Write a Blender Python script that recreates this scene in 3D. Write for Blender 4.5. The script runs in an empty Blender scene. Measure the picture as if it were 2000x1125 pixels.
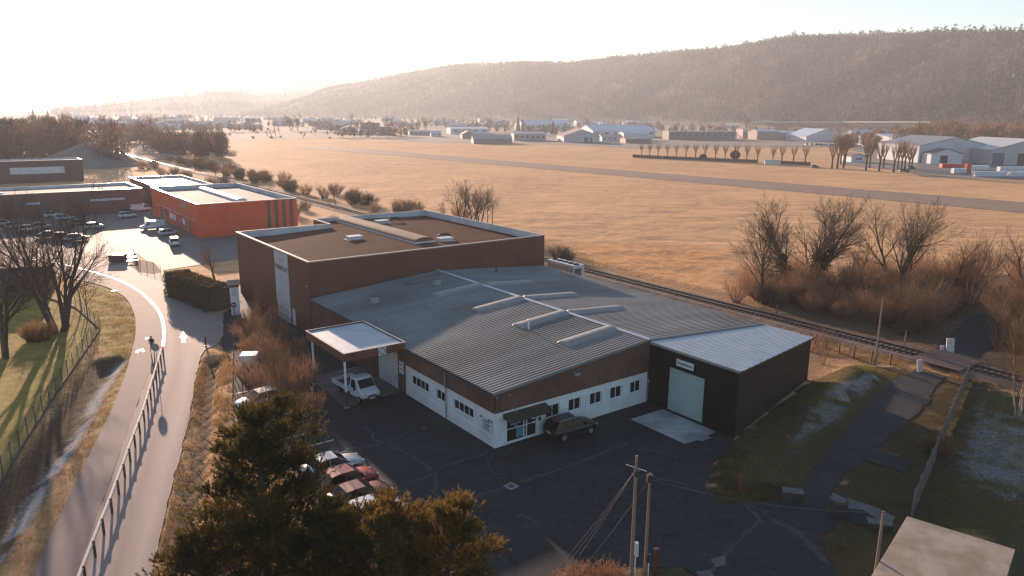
import bpy, bmesh, math, random
import numpy as np
from mathutils import Vector, Matrix
sc = bpy.context.scene
COL = sc.collection
random.seed(7)
rng = np.random.default_rng(11)
R = math.radians
# ---------------------------------------------------------------- camera
CAM_H = 26.0
FPX = 1465.34                      # focal length for a 2000 px wide picture
PITCH, ROLL = R(13.179), R(-0.3527)
cam_d = bpy.data.cameras.new('camera')
cam_d.sensor_width = 36.0
cam_d.lens = 36.0 * FPX / 2000.0
cam_d.clip_start = 0.5
cam_d.clip_end = 40000.0
cam = bpy.data.objects.new('camera', cam_d)
COL.objects.link(cam)
_f = Vector((0, math.cos(PITCH), -math.sin(PITCH)))
_r = Vector((1, 0, 0)); _d = _f.cross(_r)
RR = Vector((_r * math.cos(ROLL) + _d * math.sin(ROLL)))
DD = Vector((_d * math.cos(ROLL) - _r * math.sin(ROLL)))
cam.matrix_world = Matrix(((RR.x, -DD.x, -_f.x, 0), (RR.y, -DD.y, -_f.y, 0), (RR.z, -DD.z, -_f.z, CAM_H), (0, 0, 0, 1)))
sc.camera = cam
# ---------------------------------------------------------------- light
SUN_AZ, SUN_EL = R(-26.2), R(10.0)  # azimuth clockwise from +Y
SUN_DIR = Vector((math.sin(SUN_AZ) * math.cos(SUN_EL), math.cos(SUN_AZ) * math.cos(SUN_EL), math.sin(SUN_EL)))
world = bpy.data.worlds.new('World'); sc.world = world; world.use_nodes = True
nt = world.node_tree
bg = nt.nodes['Background']
sky = nt.nodes.new('ShaderNodeTexSky'); sky.sky_type = 'NISHITA'; sky.sun_disc = False
sky.sun_elevation = SUN_EL; sky.sun_rotation = SUN_AZ
sky.air_density = 1.0; sky.dust_density = 0.45; sky.ozone_density = 2.1; sky.altitude = 300
nt.links.new(sky.outputs[0], bg.inputs[0]); bg.inputs[1].default_value = 0.085
sun_d = bpy.data.lights.new('sun', 'SUN'); sun_d.energy = 5.0; sun_d.angle = R(0.55); sun_d.color = (1.0, 0.70, 0.52)
sun = bpy.data.objects.new('sun', sun_d); COL.objects.link(sun)
sun.rotation_euler = SUN_DIR.to_track_quat('Z', 'Y').to_euler(); sun.location = (0, 0, 300)
sc.view_settings.view_transform = 'Standard'; sc.view_settings.look = 'None'
sc.view_settings.gamma = 1.0; sc.view_settings.exposure = 1.45
sc.view_settings.use_curve_mapping = False
sc.render.engine = 'CYCLES'
cy = sc.cycles
cy.use_denoising = True
try: cy.denoiser = 'OPENIMAGEDENOISE'
except Exception: pass
cy.max_bounces = 6; cy.volume_bounces = 0; cy.transparent_max_bounces = 12
cy.diffuse_bounces = 3; cy.glossy_bounces = 3; cy.caustics_reflective = False; cy.caustics_refractive = False
cy.pixel_filter_type = 'BLACKMAN_HARRIS'; cy.filter_width = 1.35

# ---------------------------------------------------------------- surveying: where a sight line of the photograph meets the ground
def ray(px, py):
    return RR * ((px - 1000) / FPX) + DD * ((py - 562.5) / FPX) + _f
def G(px, py, z=0.0):
    r = ray(px, py); t = (z - CAM_H) / r.z
    return (r.x * t, r.y * t)
def at_range(px, dist):
    r = ray(px, 221); k = dist / math.hypot(r.x, r.y)
    return (r.x * k, r.y * k)
def hgt(px, py, dist):
    r = ray(px, py); return CAM_H + r.z * dist / math.hypot(r.x, r.y)
BR = R(36.445)                     # heading of the factory's axes
_c, _s = math.cos(BR), math.sin(BR)
def XY(u, v): return (u * _c - v * _s, u * _s + v * _c)
def UV(x, y): return (x * _c + y * _s, -x * _s + y * _c)

# ---------------------------------------------------------------- naming
def tag(o, label=None, cat=None, group=None, kind=None):
    if label: o['label'] = label
    if cat: o['category'] = cat
    if group: o['group'] = group
    if kind: o['kind'] = kind
    return o
def empty(name, loc, rz=0.0, label=None, cat=None, group=None):
    o = bpy.data.objects.new(name, None); COL.objects.link(o)
    o.empty_display_size = 0.3
    o.location = (loc[0], loc[1], loc[2] if len(loc) > 2 else 0.0)
    o.rotation_euler = (0, 0, rz)
    return tag(o, label, cat, group)
KIDS = {}
def link(name, me, mat, parent=None, **kw):
    o = bpy.data.objects.new(name, me); COL.objects.link(o)
    if mat is not None:
        for m in (mat if isinstance(mat, (list, tuple)) else [mat]): me.materials.append(m)
    if parent is not None:
        o.parent = parent; KIDS.setdefault(parent.name, []).append(o)
    return tag(o, **kw)
def copy_tree(o, loc=None, rz=None, scale=None, parent=None, label=None, group=None, depth=0):
    c = o.copy(); COL.objects.link(c)
    if parent is not None: c.parent = parent
    for ch in KIDS.get(o.name, []):
        copy_tree(ch, parent=c)
    if parent is not None: KIDS.setdefault(parent.name, []).append(c)
    if loc is not None: c.location = (loc[0], loc[1], loc[2] if len(loc) > 2 else 0.0)
    if rz is not None: c.rotation_euler = (0, 0, rz)
    if scale is not None: c.scale = (scale, scale, scale) if not isinstance(scale, (tuple, list)) else scale
    if label: c['label'] = label
    if group: c['group'] = group
    return c

# ---------------------------------------------------------------- mesh builder
class MB:
    def __init__(s): s.v = []; s.f = []; s.m = []; s.cur = 0
    def add(s, vs, fs, m=None):
        n = len(s.v); s.v.extend([tuple(p) for p in vs])
        for f in fs: s.f.append(tuple(i + n for i in f)); s.m.append(s.cur if m is None else m)
        return s
    def box(s, x0, x1, y0, y1, z0, z1, rz=0, c=None):
        P = [(x0, y0, z0), (x1, y0, z0), (x1, y1, z0), (x0, y1, z0), (x0, y0, z1), (x1, y0, z1), (x1, y1, z1), (x0, y1, z1)]
        if rz:
            cx, cyy = c if c else ((x0 + x1) / 2, (y0 + y1) / 2)
            a, b = math.cos(rz), math.sin(rz)
            P = [(cx + (x - cx) * a - (y - cyy) * b, cyy + (x - cx) * b + (y - cyy) * a, z) for x, y, z in P]
        return s.add(P, [(0, 3, 2, 1), (4, 5, 6, 7), (0, 1, 5, 4), (1, 2, 6, 5), (2, 3, 7, 6), (3, 0, 4, 7)])
    def quad(s, a, b, c, d): return s.add([a, b, c, d], [(0, 1, 2, 3)])
    def poly(s, pts): return s.add(pts, [tuple(range(len(pts)))])
    def prism(s, pts, z0, z1):
        n = len(pts)
        ar = sum(pts[i][0] * pts[(i + 1) % n][1] - pts[(i + 1) % n][0] * pts[i][1] for i in range(n))
        if ar < 0: pts = pts[::-1]
        zt = z1 if isinstance(z1, (list, tuple)) else [z1] * n
        if ar < 0 and isinstance(z1, (list, tuple)): zt = zt[::-1]
        P = [(p[0], p[1], z0) for p in pts] + [(p[0], p[1], zt[i]) for i, p in enumerate(pts)]
        return s.add(P, [tuple(range(n))[::-1], tuple(range(n, 2 * n))] + [(i, (i + 1) % n, n + (i + 1) % n, n + i) for i in range(n)])
    def tube(s, pts, r, n=6, caps=True):
        if not isinstance(r, (list, tuple)): r = [r] * len(pts)
        pts = [Vector(p) for p in pts]; base = len(s.v); prev = None
        for i, p in enumerate(pts):
            t = (pts[min(i + 1, len(pts) - 1)] - pts[max(i - 1, 0)])
            if t.length < 1e-9: t = Vector((0, 0, 1))
            t.normalize()
            if prev is None:
                ref = Vector((0, 0, 1)) if abs(t.z) < 0.9 else Vector((1, 0, 0))
                a = t.cross(ref).normalized()
            else: a = (prev - t * prev.dot(t)).normalized()
            prev = a; b = t.cross(a)
            for k in range(n):
                an = 2 * math.pi * k / n
                s.v.append(tuple(p + a * (r[i] * math.cos(an)) + b * (r[i] * math.sin(an))))
        for i in range(len(pts) - 1):
            for k in range(n):
                k2 = (k + 1) % n
                s.f.append((base + i * n + k, base + i * n + k2, base + (i + 1) * n + k2, base + (i + 1) * n + k)); s.m.append(s.cur)
        if caps and n > 2:
            s.f.append(tuple(base + k for k in range(n))[::-1]); s.m.append(s.cur)
            s.f.append(tuple(base + (len(pts) - 1) * n + k for k in range(n))); s.m.append(s.cur)
        return s
    def lathe(s, prof, c=(0, 0, 0), n=16, axis='z'):
        base = len(s.v)
        for r_, z in prof:
            for k in range(n):
                a = 2 * math.pi * k / n; x, y = r_ * math.cos(a), r_ * math.sin(a)
                s.v.append((c[0] + x, c[1] + y, c[2] + z) if axis == 'z' else ((c[0] + x, c[1] + z, c[2] + y) if axis == 'y' else (c[0] + z, c[1] + x, c[2] + y)))
        fl = axis == 'y'
        for i in range(len(prof) - 1):
            for k in range(n):
                k2 = (k + 1) % n
                q = (base + i * n + k, base + i * n + k2, base + (i + 1) * n + k2, base + (i + 1) * n + k)
                s.f.append(q[::-1] if fl else q); s.m.append(s.cur)
        a0 = tuple(base + k for k in range(n)); a1 = tuple(base + (len(prof) - 1) * n + k for k in range(n))
        s.f += [a0 if fl else a0[::-1], a1[::-1] if fl else a1]; s.m += [s.cur, s.cur]
        return s
    def mesh(s, name, smooth=False):
        me = bpy.data.meshes.new(name); me.from_pydata(s.v, [], s.f); me.update()
        if any(s.m): me.polygons.foreach_set('material_index', s.m)
        if smooth: me.polygons.foreach_set('use_smooth', [True] * len(me.polygons))
        return me
    def build(s, name, mat, parent=None, smooth=False, bevel=0, **kw):
        o = link(name, s.mesh(name, smooth), mat, parent, **kw)
        if bevel:
            b = o.modifiers.new('bevel', 'BEVEL'); b.width = bevel; b.segments = 2; b.limit_method = 'ANGLE'; b.angle_limit = R(40)
        return o
def np_mesh(name, V, F, smooth=False, mi=None, col=None, cname='tint'):
    """V (n,3), F (m,k) all the same size; fast path for large meshes"""
    me = bpy.data.meshes.new(name); V = np.asarray(V, np.float32); F = np.asarray(F, np.int32)
    k = F.shape[1]; me.vertices.add(len(V)); me.vertices.foreach_set('co', V.ravel())
    me.loops.add(F.size); me.loops.foreach_set('vertex_index', F.ravel())
    me.polygons.add(len(F)); me.polygons.foreach_set('loop_start', np.arange(0, F.size, k, dtype=np.int32))
    try: me.polygons.foreach_set('loop_total', np.full(len(F), k, np.int32))
    except Exception: pass
    if mi is not None: me.polygons.foreach_set('material_index', np.asarray(mi, np.int32))
    if smooth: me.polygons.foreach_set('use_smooth', np.ones(len(F), bool))
    me.update(calc_edges=True)
    if col is not None:
        a = me.color_attributes.new(cname, 'FLOAT_COLOR', 'POINT')
        c = np.ones((len(V), 4), np.float32); c[:, :col.shape[1]] = col; a.data.foreach_set('color', c.ravel())
    return me

# ---------------------------------------------------------------- materials
MATS = {}
def _n(nt, t, **kw):
    n = nt.nodes.new('ShaderNode' + t)
    for k, v in kw.items():
        if k[0] == '_': setattr(n, k[1:], v)
        else: n.inputs[k].default_value = v
    return n
def mix_rgb(nt, fac, a, b, blend='MIX'):
    m = nt.nodes.new('ShaderNodeMix'); m.data_type = 'RGBA'; m.blend_type = blend
    for sock, val in ((m.inputs[0], fac), (m.inputs[6], a), (m.inputs[7], b)):
        if hasattr(val, 'is_output'): nt.links.new(val, sock)
        elif isinstance(val, (int, float)): sock.default_value = val
        else: sock.default_value = (*val, 1) if len(val) == 3 else val
    return m.outputs[2]
def noise(nt, vec, scale, detail=4, rough=0.55, dist=0.0):
    n = _n(nt, 'TexNoise', Scale=scale, Detail=detail, Roughness=rough, Distortion=dist)
    nt.links.new(vec, n.inputs['Vector']); return n.outputs[0]
def ramp(nt, val, stops):
    r = nt.nodes.new('ShaderNodeValToRGB'); e = r.color_ramp.elements
    while len(e) < len(stops): e.new(0.5)
    for i, (p, c) in enumerate(stops):
        e[i].position = p
        e[i].color = (c, c, c, 1) if isinstance(c, (int, float)) else (*c, 1)
    nt.links.new(val, r.inputs[0]); return r.outputs[0]
def mapv(nt, vec, scale=(1, 1, 1), rot=(0, 0, 0)):
    m = nt.nodes.new('ShaderNodeMapping'); m.inputs['Scale'].default_value = scale; m.inputs['Rotation'].default_value = rot
    nt.links.new(vec, m.inputs['Vector']); return m.outputs[0]
def bumpn(nt, h, strength, dist, bs):
    b = _n(nt, 'Bump', Strength=strength, Distance=dist); nt.links.new(h, b.inputs['Height']); nt.links.new(b.outputs[0], bs.inputs['Normal'])
def new_mat(name):
    m = bpy.data.materials.new(name); m.use_nodes = True
    nt = m.node_tree; bs = nt.nodes['Principled BSDF']
    return m, nt, bs
def M(name, c1, c2=None, scale=1.0, rough=0.7, metal=0.0, bump=0.0, bscale=None, bdist=0.02, space='Object', detail=5, lo=0.35, hi=0.65,
      c3=None, s3=0.1, stretch=(1, 1, 1), trans=0.0, spec=0.5, rvar=0.0):
    """c1/c2 mixed by noise, c3 large blotches (weathering)"""
    if name in MATS: return MATS[name]
    m, nt, bs = new_mat(name); MATS[name] = m
    tc = nt.nodes.new('ShaderNodeTexCoord')
    if space == 'World': vec = nt.nodes.new('ShaderNodeNewGeometry').outputs['Position']
    else: vec = tc.outputs[space]
    vec = mapv(nt, vec, stretch)
    if c2 is None: c2 = tuple(min(1, c * 0.8) for c in c1)
    nz = noise(nt, vec, scale, detail)
    col = mix_rgb(nt, ramp(nt, nz, [(lo, 0.0), (hi, 1.0)]), c1, c2)
    if c3 is not None:
        nz3 = noise(nt, vec, s3, 3, 0.6)
        col = mix_rgb(nt, ramp(nt, nz3, [(0.45, 0.0), (0.7, 1.0)]), col, c3)
    nt.links.new(col, bs.inputs['Base Color'])
    bs.inputs['Roughness'].default_value = rough; bs.inputs['Metallic'].default_value = metal
    bs.inputs['Specular IOR Level'].default_value = spec
    if rvar:
        nt.links.new(ramp(nt, noise(nt, vec, scale * 0.7, 3), [(0.3, max(0.02, rough - rvar)), (0.7, min(1, rough + rvar))]), bs.inputs['Roughness'])
    if bump: bumpn(nt, noise(nt, vec, bscale or scale * 3, 6, 0.6), bump, bdist, bs)
    return m
def leaf_mat(name, c1, c2, scale=0.6, trans=0.35, attr=None):
    """foliage / twigs: some light comes through"""
    if name in MATS: return MATS[name]
    m, nt, bs = new_mat(name); MATS[name] = m
    vec = nt.nodes.new('ShaderNodeNewGeometry').outputs['Position']
    col = mix_rgb(nt, ramp(nt, noise(nt, vec, scale, 5), [(0.35, 0.0), (0.65, 1.0)]), c1, c2)
    if attr:
        a = nt.nodes.new('ShaderNodeAttribute'); a.attribute_name = attr
        col = mix_rgb(nt, 1.0, col, a.outputs['Color'], 'MULTIPLY')
    nt.links.new(col, bs.inputs['Base Color']); bs.inputs['Roughness'].default_value = 0.75
    bs.inputs['Specular IOR Level'].default_value = 0.25
    if trans:
        tr = nt.nodes.new('ShaderNodeBsdfTranslucent'); nt.links.new(col, tr.inputs[0])
        mx = nt.nodes.new('ShaderNodeMixShader'); mx.inputs[0].default_value = trans
        nt.links.new(bs.outputs[0], mx.inputs[1]); nt.links.new(tr.outputs[0], mx.inputs[2])
        nt.links.new(mx.outputs[0], nt.nodes['Material Output'].inputs[0])
    return m
# ---------------------------------------------------------------- ground and terrain
def vnoise(x, y, seed=0):
    """value noise in numpy, 0..1"""
    xi = np.floor(x).astype(np.int64); yi = np.floor(y).astype(np.int64); xf = x - xi; yf = y - yi
    def h(a, b):
        n = (a * 374761393 + b * 668265263 + seed * 1442695041) & 0x7fffffff
        n = ((n ^ (n >> 13)) * 1274126177) & 0x7fffffff
        return ((n ^ (n >> 16)) & 0xffff) / 65535.0
    u = xf * xf * (3 - 2 * xf); v = yf * yf * (3 - 2 * yf)
    return (h(xi, yi) * (1 - u) + h(xi + 1, yi) * u) * (1 - v) + (h(xi, yi + 1) * (1 - u) + h(xi + 1, yi + 1) * u) * v
def fbm(x, y, o=4, seed=0):
    s = 0; a = 0.5; t = 0
    for i in range(o):
        s = s + a * vnoise(x * 2 ** i, y * 2 ** i, seed + i); t += a; a *= 0.5
    return s / t
def seg_dist(x, y, pts):
    d = np.full(x.shape, 1e9)
    for (ax, ay), (bx, by) in zip(pts[:-1], pts[1:]):
        dx, dy = bx - ax, by - ay; t = np.clip(((x - ax) * dx + (y - ay) * dy) / (dx * dx + dy * dy), 0, 1)
        d = np.minimum(d, np.hypot(x - ax - t * dx, y - ay - t * dy))
    return d
def inside(x, y, poly):
    c = np.zeros(x.shape, bool); n = len(poly)
    for i in range(n):
        (ax, ay), (bx, by) = poly[i], poly[(i + 1) % n]
        if ay == by: continue
        c ^= ((ay > y) != (by > y)) & (x < (bx - ax) * (y - ay) / (by - ay) + ax)
    return c
def sstep(a, b, x):
    t = np.clip((x - a) / (b - a), 0, 1); return t * t * (3 - 2 * t)
def gp(*pts): return [G(*p) for p in pts]
# outlines surveyed on the ground
PATH_L = gp((40, 1190), (63, 1125), (92, 1059), (135, 970), (172, 893), (199, 838), (225, 786), (242, 742), (257, 690), (266, 651), (264, 616), (250, 585), (227, 568), (199, 557), (165, 549), (120, 541), (60, 533), (0, 528), (-80, 523))
LINE = gp((128, 1190), (148, 1125), (176, 1047), (205, 968), (236, 880), (262, 805), (285, 745), (303, 712), (318, 682), (322, 651), (316, 616), (300, 594), (272, 568), (236, 548), (196, 535), (159, 525), (120, 515), (60, 506), (0, 500), (-80, 496))
ROAD_R = gp((275, 1190), (296, 1125), (310, 1056), (325, 995), (340, 927), (353, 887), (367, 826), (374, 789), (382, 736), (392, 697), (404, 680))
HEDGE_KERB = gp((436, 612), (412, 606), (385, 592), (360, 578), (338, 565), (326, 557))
DITCH_L = gp((212, 706), (170, 765), (120, 850), (60, 930), (10, 1010), (-60, 1100))
DITCH_R = gp((418, 700), (408, 760), (400, 830), (388, 900), (376, 960), (358, 1060), (345, 1150))
FENCE_L = gp((-70, 1040), (0, 945), (45, 868), (91, 798), (140, 725), (196, 643))
BERM = gp((1500, 860), (1560, 800), (1640, 752), (1700, 735), (1700, 745), (1640, 800), (1560, 875))
def ground_h(x, y):
    near = (x > -95) & (x < 95) & (y > 20) & (y < 190)
    u = x * _c + y * _s; v = -x * _s + y * _c
    h = np.where(near, -0.05 * fbm(x * 0.9, y * 0.9, 3, 3) - 0.01, -0.03)
    # the open field: low hummocks that rake the light
    fm = sstep(88, 96, u) * (1 - sstep(205, 225, u + 0.055 * v))
    h = h + fm * 0.62 * (fbm(x * 0.16, y * 0.16, 4, 9) - 0.5) * sstep(60, 100, y)
    dl = seg_dist(x, y, DITCH_L); h = h - 1.0 * np.exp(-(dl / 1.25) ** 2)
    dr = seg_dist(x, y, DITCH_R); h = h - 0.75 * np.exp(-(dr / 0.8) ** 2) + 0.10 * np.exp(-((dr - 1.5) / 0.3) ** 2)
    rd = seg_dist(x, y, ROAD_R); h = np.where(near & (rd < 0.9), np.minimum(h, -0.03), h)
    # earth bank beside the dark shed
    ub, vb = u, v
    bank = np.exp(-((v - (33.6 + (u - 56) * 0.26)) / 2.0) ** 2) * sstep(48, 58, u) * (1 - sstep(71, 76, u))
    h = h + 0.9 * bank
    # railway bed
    h = h + 0.35 * np.exp(-((u - 83) / 2.6) ** 4) * (1 - near * 0) * sstep(-400, -300, v)
    nr = near & (x < -36) & (y < 100)
    h = h + np.where(nr, 0.06 * (fbm(x * 2.2, y * 2.2, 2, 5) - 0.5), 0) * sstep(0, 1, seg_dist(x, y, PATH_L))
    return h
def build_ground():
    def axis(lo, hi, step, mn, mx, g=1.085):
        a = list(np.arange(lo, hi + step, step)); s = step
        b = []; p = lo
        while p > mn: s *= g; p -= s; b.append(p)
        s = step; p = a[-1]
        while p < mx: s *= g; p += s; a.append(p)
        return np.array(b[::-1] + a)
    X = axis(-90, 92, 0.7, -9500, 9500); Y = axis(24, 185, 0.7, -700, 14000)
    xx, yy = np.meshgrid(X, Y)
    x, y = xx.ravel(), yy.ravel(); z = ground_h(x, y)
    u = x * _c + y * _s; v = -x * _s + y * _c
    col = np.zeros((len(x), 4), np.float32)
    # R green lawn, G rime frost, B bare earth and leaf litter, A moss, partly added out of view to darken bounced light
    lawn = inside(x, y, [(-200, 20)] + list(FENCE_L) + gp((150, 600), (70, 570), (-100, 560)) + [(-200, 110)])
    vergel = inside(x, y, list(PATH_L[4:14]) + gp((150, 556), (140, 600), (200, 690), (222, 700), (228, 720)))
    col[:, 0] = np.maximum(lawn * 0.75, vergel * 0.8)
    rb = inside(x, y, gp((1440, 850), (1580, 748), (1690, 715), (1880, 728), (2100, 770), (2100, 1250), (1200, 1250), (1300, 1000)))
    mo = rb * (0.35 + 0.6 * sstep(0.3, 0.55, fbm(x * 0.35, y * 0.35, 3, 21))); col[:, 3] = np.maximum(mo, np.maximum((1 - sstep(24, 33, y)) * 1.0, sstep(26, 34, x) * (1 - sstep(70, 78, y - (x - 45) * 0.3)) * (UV(x, y)[0] < 78) * 0.9))  # moss behind and below the camera is added to cut warm bounce and reflections
    frR = inside(x, y, gp((1885, 790), (2100, 850), (2100, 1010), (1850, 930), (1838, 880)))
    frB = inside(x, y, gp((1600, 775), (1700, 728), (1735, 745), (1640, 835), (1560, 880), (1520, 880)))
    frC = inside(x, y, gp((1830, 640), (1900, 610), (1960, 600), (1900, 650), (1850, 665)))
    dl = seg_dist(x, y, [(a + 0.9, b + 0.2) for a, b in DITCH_L])
    soft_in = lambda m, pl, d: m * sstep(0, d, seg_dist(x, y, pl + pl[:1]))
    frR = soft_in(frR, gp((1885, 790), (2100, 850), (2100, 1010), (1850, 930), (1838, 880)), 2.2); frB = soft_in(frB, gp((1600, 775), (1700, 728), (1735, 745), (1640, 835), (1560, 880), (1520, 880)), 0.9)
    fr = np.maximum.reduce([frR * 0.62, frB * 0.7, frC * 0.45, np.exp(-(dl / 1.1) ** 2) * 0.95 * (y < 78)])
    col[:, 1] = fr * sstep(0.3, 0.5, fbm(x * 0.5, y * 0.5, 3, 33) + 0.10)
    dl2 = seg_dist(x, y, DITCH_L)
    bank = np.exp(-(dl2 / 2.0) ** 4) * 0.95; pit = inside(x, y, gp((1640, 962), (1700, 885), (1815, 908), (1790, 1005), (1740, 1030))) | inside(x, y, gp((1600, 1050), (1640, 1010), (1760, 1020), (1720, 1160), (1620, 1160)))
    strip = inside(x, y, gp((1380, 660), (1480, 600), (1560, 610), (1760, 660), (1850, 660), (2000, 700), (2000, 765), (1860, 725), (1640, 690)))
    dr = seg_dist(x, y, DITCH_R)
    rail = np.exp(-((u - 83) / 3.4) ** 6)
    col[:, 2] = np.maximum.reduce([bank, strip * 0.35, pit * 0.75, np.exp(-(dr / 0.7) ** 2) * 0.85, rail * 0.7,
        np.exp(-((u - 88.5) / 3) ** 4) * 0.5, ((u > 66) & (u < 80) & (v > 38) & (v < 120)) * 0.5])
    scrub = inside(x, y, [XY(87, 60), XY(97, 68), XY(108, 70), XY(124, 58), XY(140, 50), XY(140, 20), XY(100, 20), XY(87, 42)])
    col[:, 2] = np.maximum(col[:, 2], scrub * 0.9)
    nx, ny = len(X), len(Y)
    i = np.arange((ny - 1) * (nx - 1)); r = i // (nx - 1); c = i % (nx - 1); a = r * nx + c
    F = np.stack([a, a + 1, a + nx + 1, a + nx], 1)
    me = np_mesh('ground', np.stack([x, y, z], 1), F, True, col=col, cname='cover')
    m, nt, bs = new_mat('ground_grass')
    pos = nt.nodes.new('ShaderNodeNewGeometry').outputs['Position']
    at = nt.nodes.new('ShaderNodeAttribute'); at.attribute_name = 'cover'
    sep = nt.nodes.new('ShaderNodeSeparateColor'); nt.links.new(at.outputs['Color'], sep.inputs[0])
    n1 = noise(nt, pos, 0.35, 6, 0.6); n2 = noise(nt, pos, 2.6, 6, 0.7); n3 = noise(nt, pos, 0.02, 4, 0.6, 1.5)
    str_ = noise(nt, mapv(nt, pos, (0.09, 0.9, 1), (0, 0, -BR)), 0.5, 5, 0.65)
    base = mix_rgb(nt, ramp(nt, n1, [(0.40, 0), (0.60, 1)]), (0.74, 0.435, 0.215), (0.54, 0.305, 0.145))
    base = mix_rgb(nt, ramp(nt, n3, [(0.42, 0), (0.62, 1)]), base, (0.78, 0.46, 0.22))
    base = mix_rgb(nt, ramp(nt, str_, [(0.48, 0), (0.62, 0.6)]), base, (0.42, 0.235, 0.115))
    base = mix_rgb(nt, ramp(nt, n2, [(0.45, 0), (0.75, 0.65)]), base, (0.30, 0.18, 0.075))
    def soft(sock, nz, k=0.35):
        a = nt.nodes.new('ShaderNodeMath'); a.operation = 'MULTIPLY_ADD'; a.inputs[1].default_value = 1.0
        nt.links.new(sock, a.inputs[0]); s = nt.nodes.new('ShaderNodeMath'); s.operation = 'MULTIPLY_ADD'
        s.inputs[1].default_value = 1.6 * k; s.inputs[2].default_value = -0.8 * k; nt.links.new(nz, s.inputs[0])
        nt.links.new(s.outputs[0], a.inputs[2]); return a.outputs[0]
    green = mix_rgb(nt, ramp(nt, n2, [(0.3, 0), (0.7, 1)]), (0.36, 0.28, 0.060), (0.20, 0.17, 0.042))
    green = mix_rgb(nt, ramp(nt, n1, [(0.4, 0), (0.7, 1)]), green, (0.48, 0.34, 0.09))
    base = mix_rgb(nt, ramp(nt, soft(sep.outputs[0], n1, 0.5), [(0.25, 0), (0.6, 1)]), base, green)
    dirt = mix_rgb(nt, ramp(nt, n2, [(0.35, 0), (0.65, 1)]), (0.085, 0.052, 0.032), (0.19, 0.115, 0.06))
    base = mix_rgb(nt, ramp(nt, soft(sep.outputs[2], n2, 0.6), [(0.25, 0), (0.65, 1)]), base, dirt)
    moss = mix_rgb(nt, ramp(nt, n2, [(0.3, 0), (0.7, 1)]), (0.045, 0.042, 0.018), (0.098, 0.070, 0.034))
    moss = mix_rgb(nt, ramp(nt, noise(nt, pos, 7.0, 6, 0.8), [(0.4, 0), (0.7, 0.7)]), moss, (0.16, 0.12, 0.055))
    base = mix_rgb(nt, ramp(nt, soft(at.outputs['Alpha'], n1, 0.5), [(0.2, 0), (0.55, 1)]), base, moss)
    fz = noise(nt, mapv(nt, pos, (1, 1.8, 1), (0, 0, 0.6)), 3.2, 10, 0.85)
    base = mix_rgb(nt, ramp(nt, soft(sep.outputs[1], fz, 1.6), [(0.46, 0), (0.95, 0.8)]), base, (0.52, 0.55, 0.58))
    nt.links.new(base, bs.inputs['Base Color']); bs.inputs['Roughness'].default_value = 0.9
    bs.inputs['Specular IOR Level'].default_value = 0.15
    hb = noise(nt, pos, 1.6, 10, 0.8)
    bumpn(nt, hb, 0.9, 0.35, bs)
    link('ground', me, m, kind='structure')
build_ground()

# ---- asphalt
def asphalt(name, c1, c2, c3, rough=0.85, crack=0.0, tint=None, bump=0.25):
    m, nt, bs = new_mat(name)
    pos = nt.nodes.new('ShaderNodeNewGeometry').outputs['Position']
    g = noise(nt, pos, 9.0, 8, 0.75); b = noise(nt, pos, 0.22, 5, 0.6, 0.6); f = noise(nt, pos, 1.3, 5, 0.6, 0.8)
    col = mix_rgb(nt, ramp(nt, b, [(0.35, 0), (0.65, 1)]), c1, c2)
    col = mix_rgb(nt, ramp(nt, f, [(0.5, 0), (0.72, 0.65)]), col, c3)
    col = mix_rgb(nt, ramp(nt, g, [(0.35, 0.35), (0.7, 0)]), col, tuple(x * 0.55 for x in c1))
    if crack:
        w = nt.nodes.new('ShaderNodeTexVoronoi'); w.feature = 'DISTANCE_TO_EDGE'; w.inputs['Scale'].default_value = crack
        wp = nt.nodes.new('ShaderNodeVectorMath'); wp.operation = 'ADD'
        nn = _n(nt, 'TexNoise', Scale=0.5, Detail=4.0); nt.links.new(pos, nn.inputs['Vector'])
        sc_ = nt.nodes.new('ShaderNodeVectorMath'); sc_.operation = 'SCALE'; sc_.inputs['Scale'].default_value = 2.5
        nt.links.new(nn.outputs['Color'], sc_.inputs[0]); nt.links.new(pos, wp.inputs[0]); nt.links.new(sc_.outputs[0], wp.inputs[1])
        nt.links.new(wp.outputs[0], w.inputs['Vector'])
        msk = noise(nt, pos, 0.12, 3, 0.5)
        ck = ramp(nt, w.outputs[0], [(0.004, 1), (0.016, 0)])
        mk = ramp(nt, msk, [(0.45, 0), (0.6, 0.75)])
        mm = nt.nodes.new('ShaderNodeMath'); mm.operation = 'MULTIPLY'; nt.links.new(ck, mm.inputs[0]); nt.links.new(mk, mm.inputs[1])
        col = mix_rgb(nt, mm.outputs[0], col, tuple(x * 0.4 for x in c1))
    nt.links.new(col, bs.inputs['Base Color']); bs.inputs['Roughness'].default_value = rough
    bs.inputs['Specular IOR Level'].default_value = 0.2
    bumpn(nt, noise(nt, pos, 14, 6, 0.8), bump, 0.012, bs)
    return m
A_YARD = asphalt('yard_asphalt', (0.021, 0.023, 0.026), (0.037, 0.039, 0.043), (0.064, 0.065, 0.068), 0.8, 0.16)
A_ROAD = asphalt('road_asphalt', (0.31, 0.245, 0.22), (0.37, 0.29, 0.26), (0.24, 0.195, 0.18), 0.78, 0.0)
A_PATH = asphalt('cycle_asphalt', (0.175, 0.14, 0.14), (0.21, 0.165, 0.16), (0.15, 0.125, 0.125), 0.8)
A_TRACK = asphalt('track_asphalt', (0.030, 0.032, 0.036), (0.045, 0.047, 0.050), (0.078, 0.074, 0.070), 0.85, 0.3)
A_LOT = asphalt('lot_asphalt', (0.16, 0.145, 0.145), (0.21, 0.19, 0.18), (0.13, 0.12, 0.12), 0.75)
CONC = M('pale_concrete', (0.46, 0.46, 0.45), (0.34, 0.34, 0.34), 1.2, 0.85, bump=0.3, c3=(0.17, 0.17, 0.175), s3=0.32, space='World')
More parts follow.
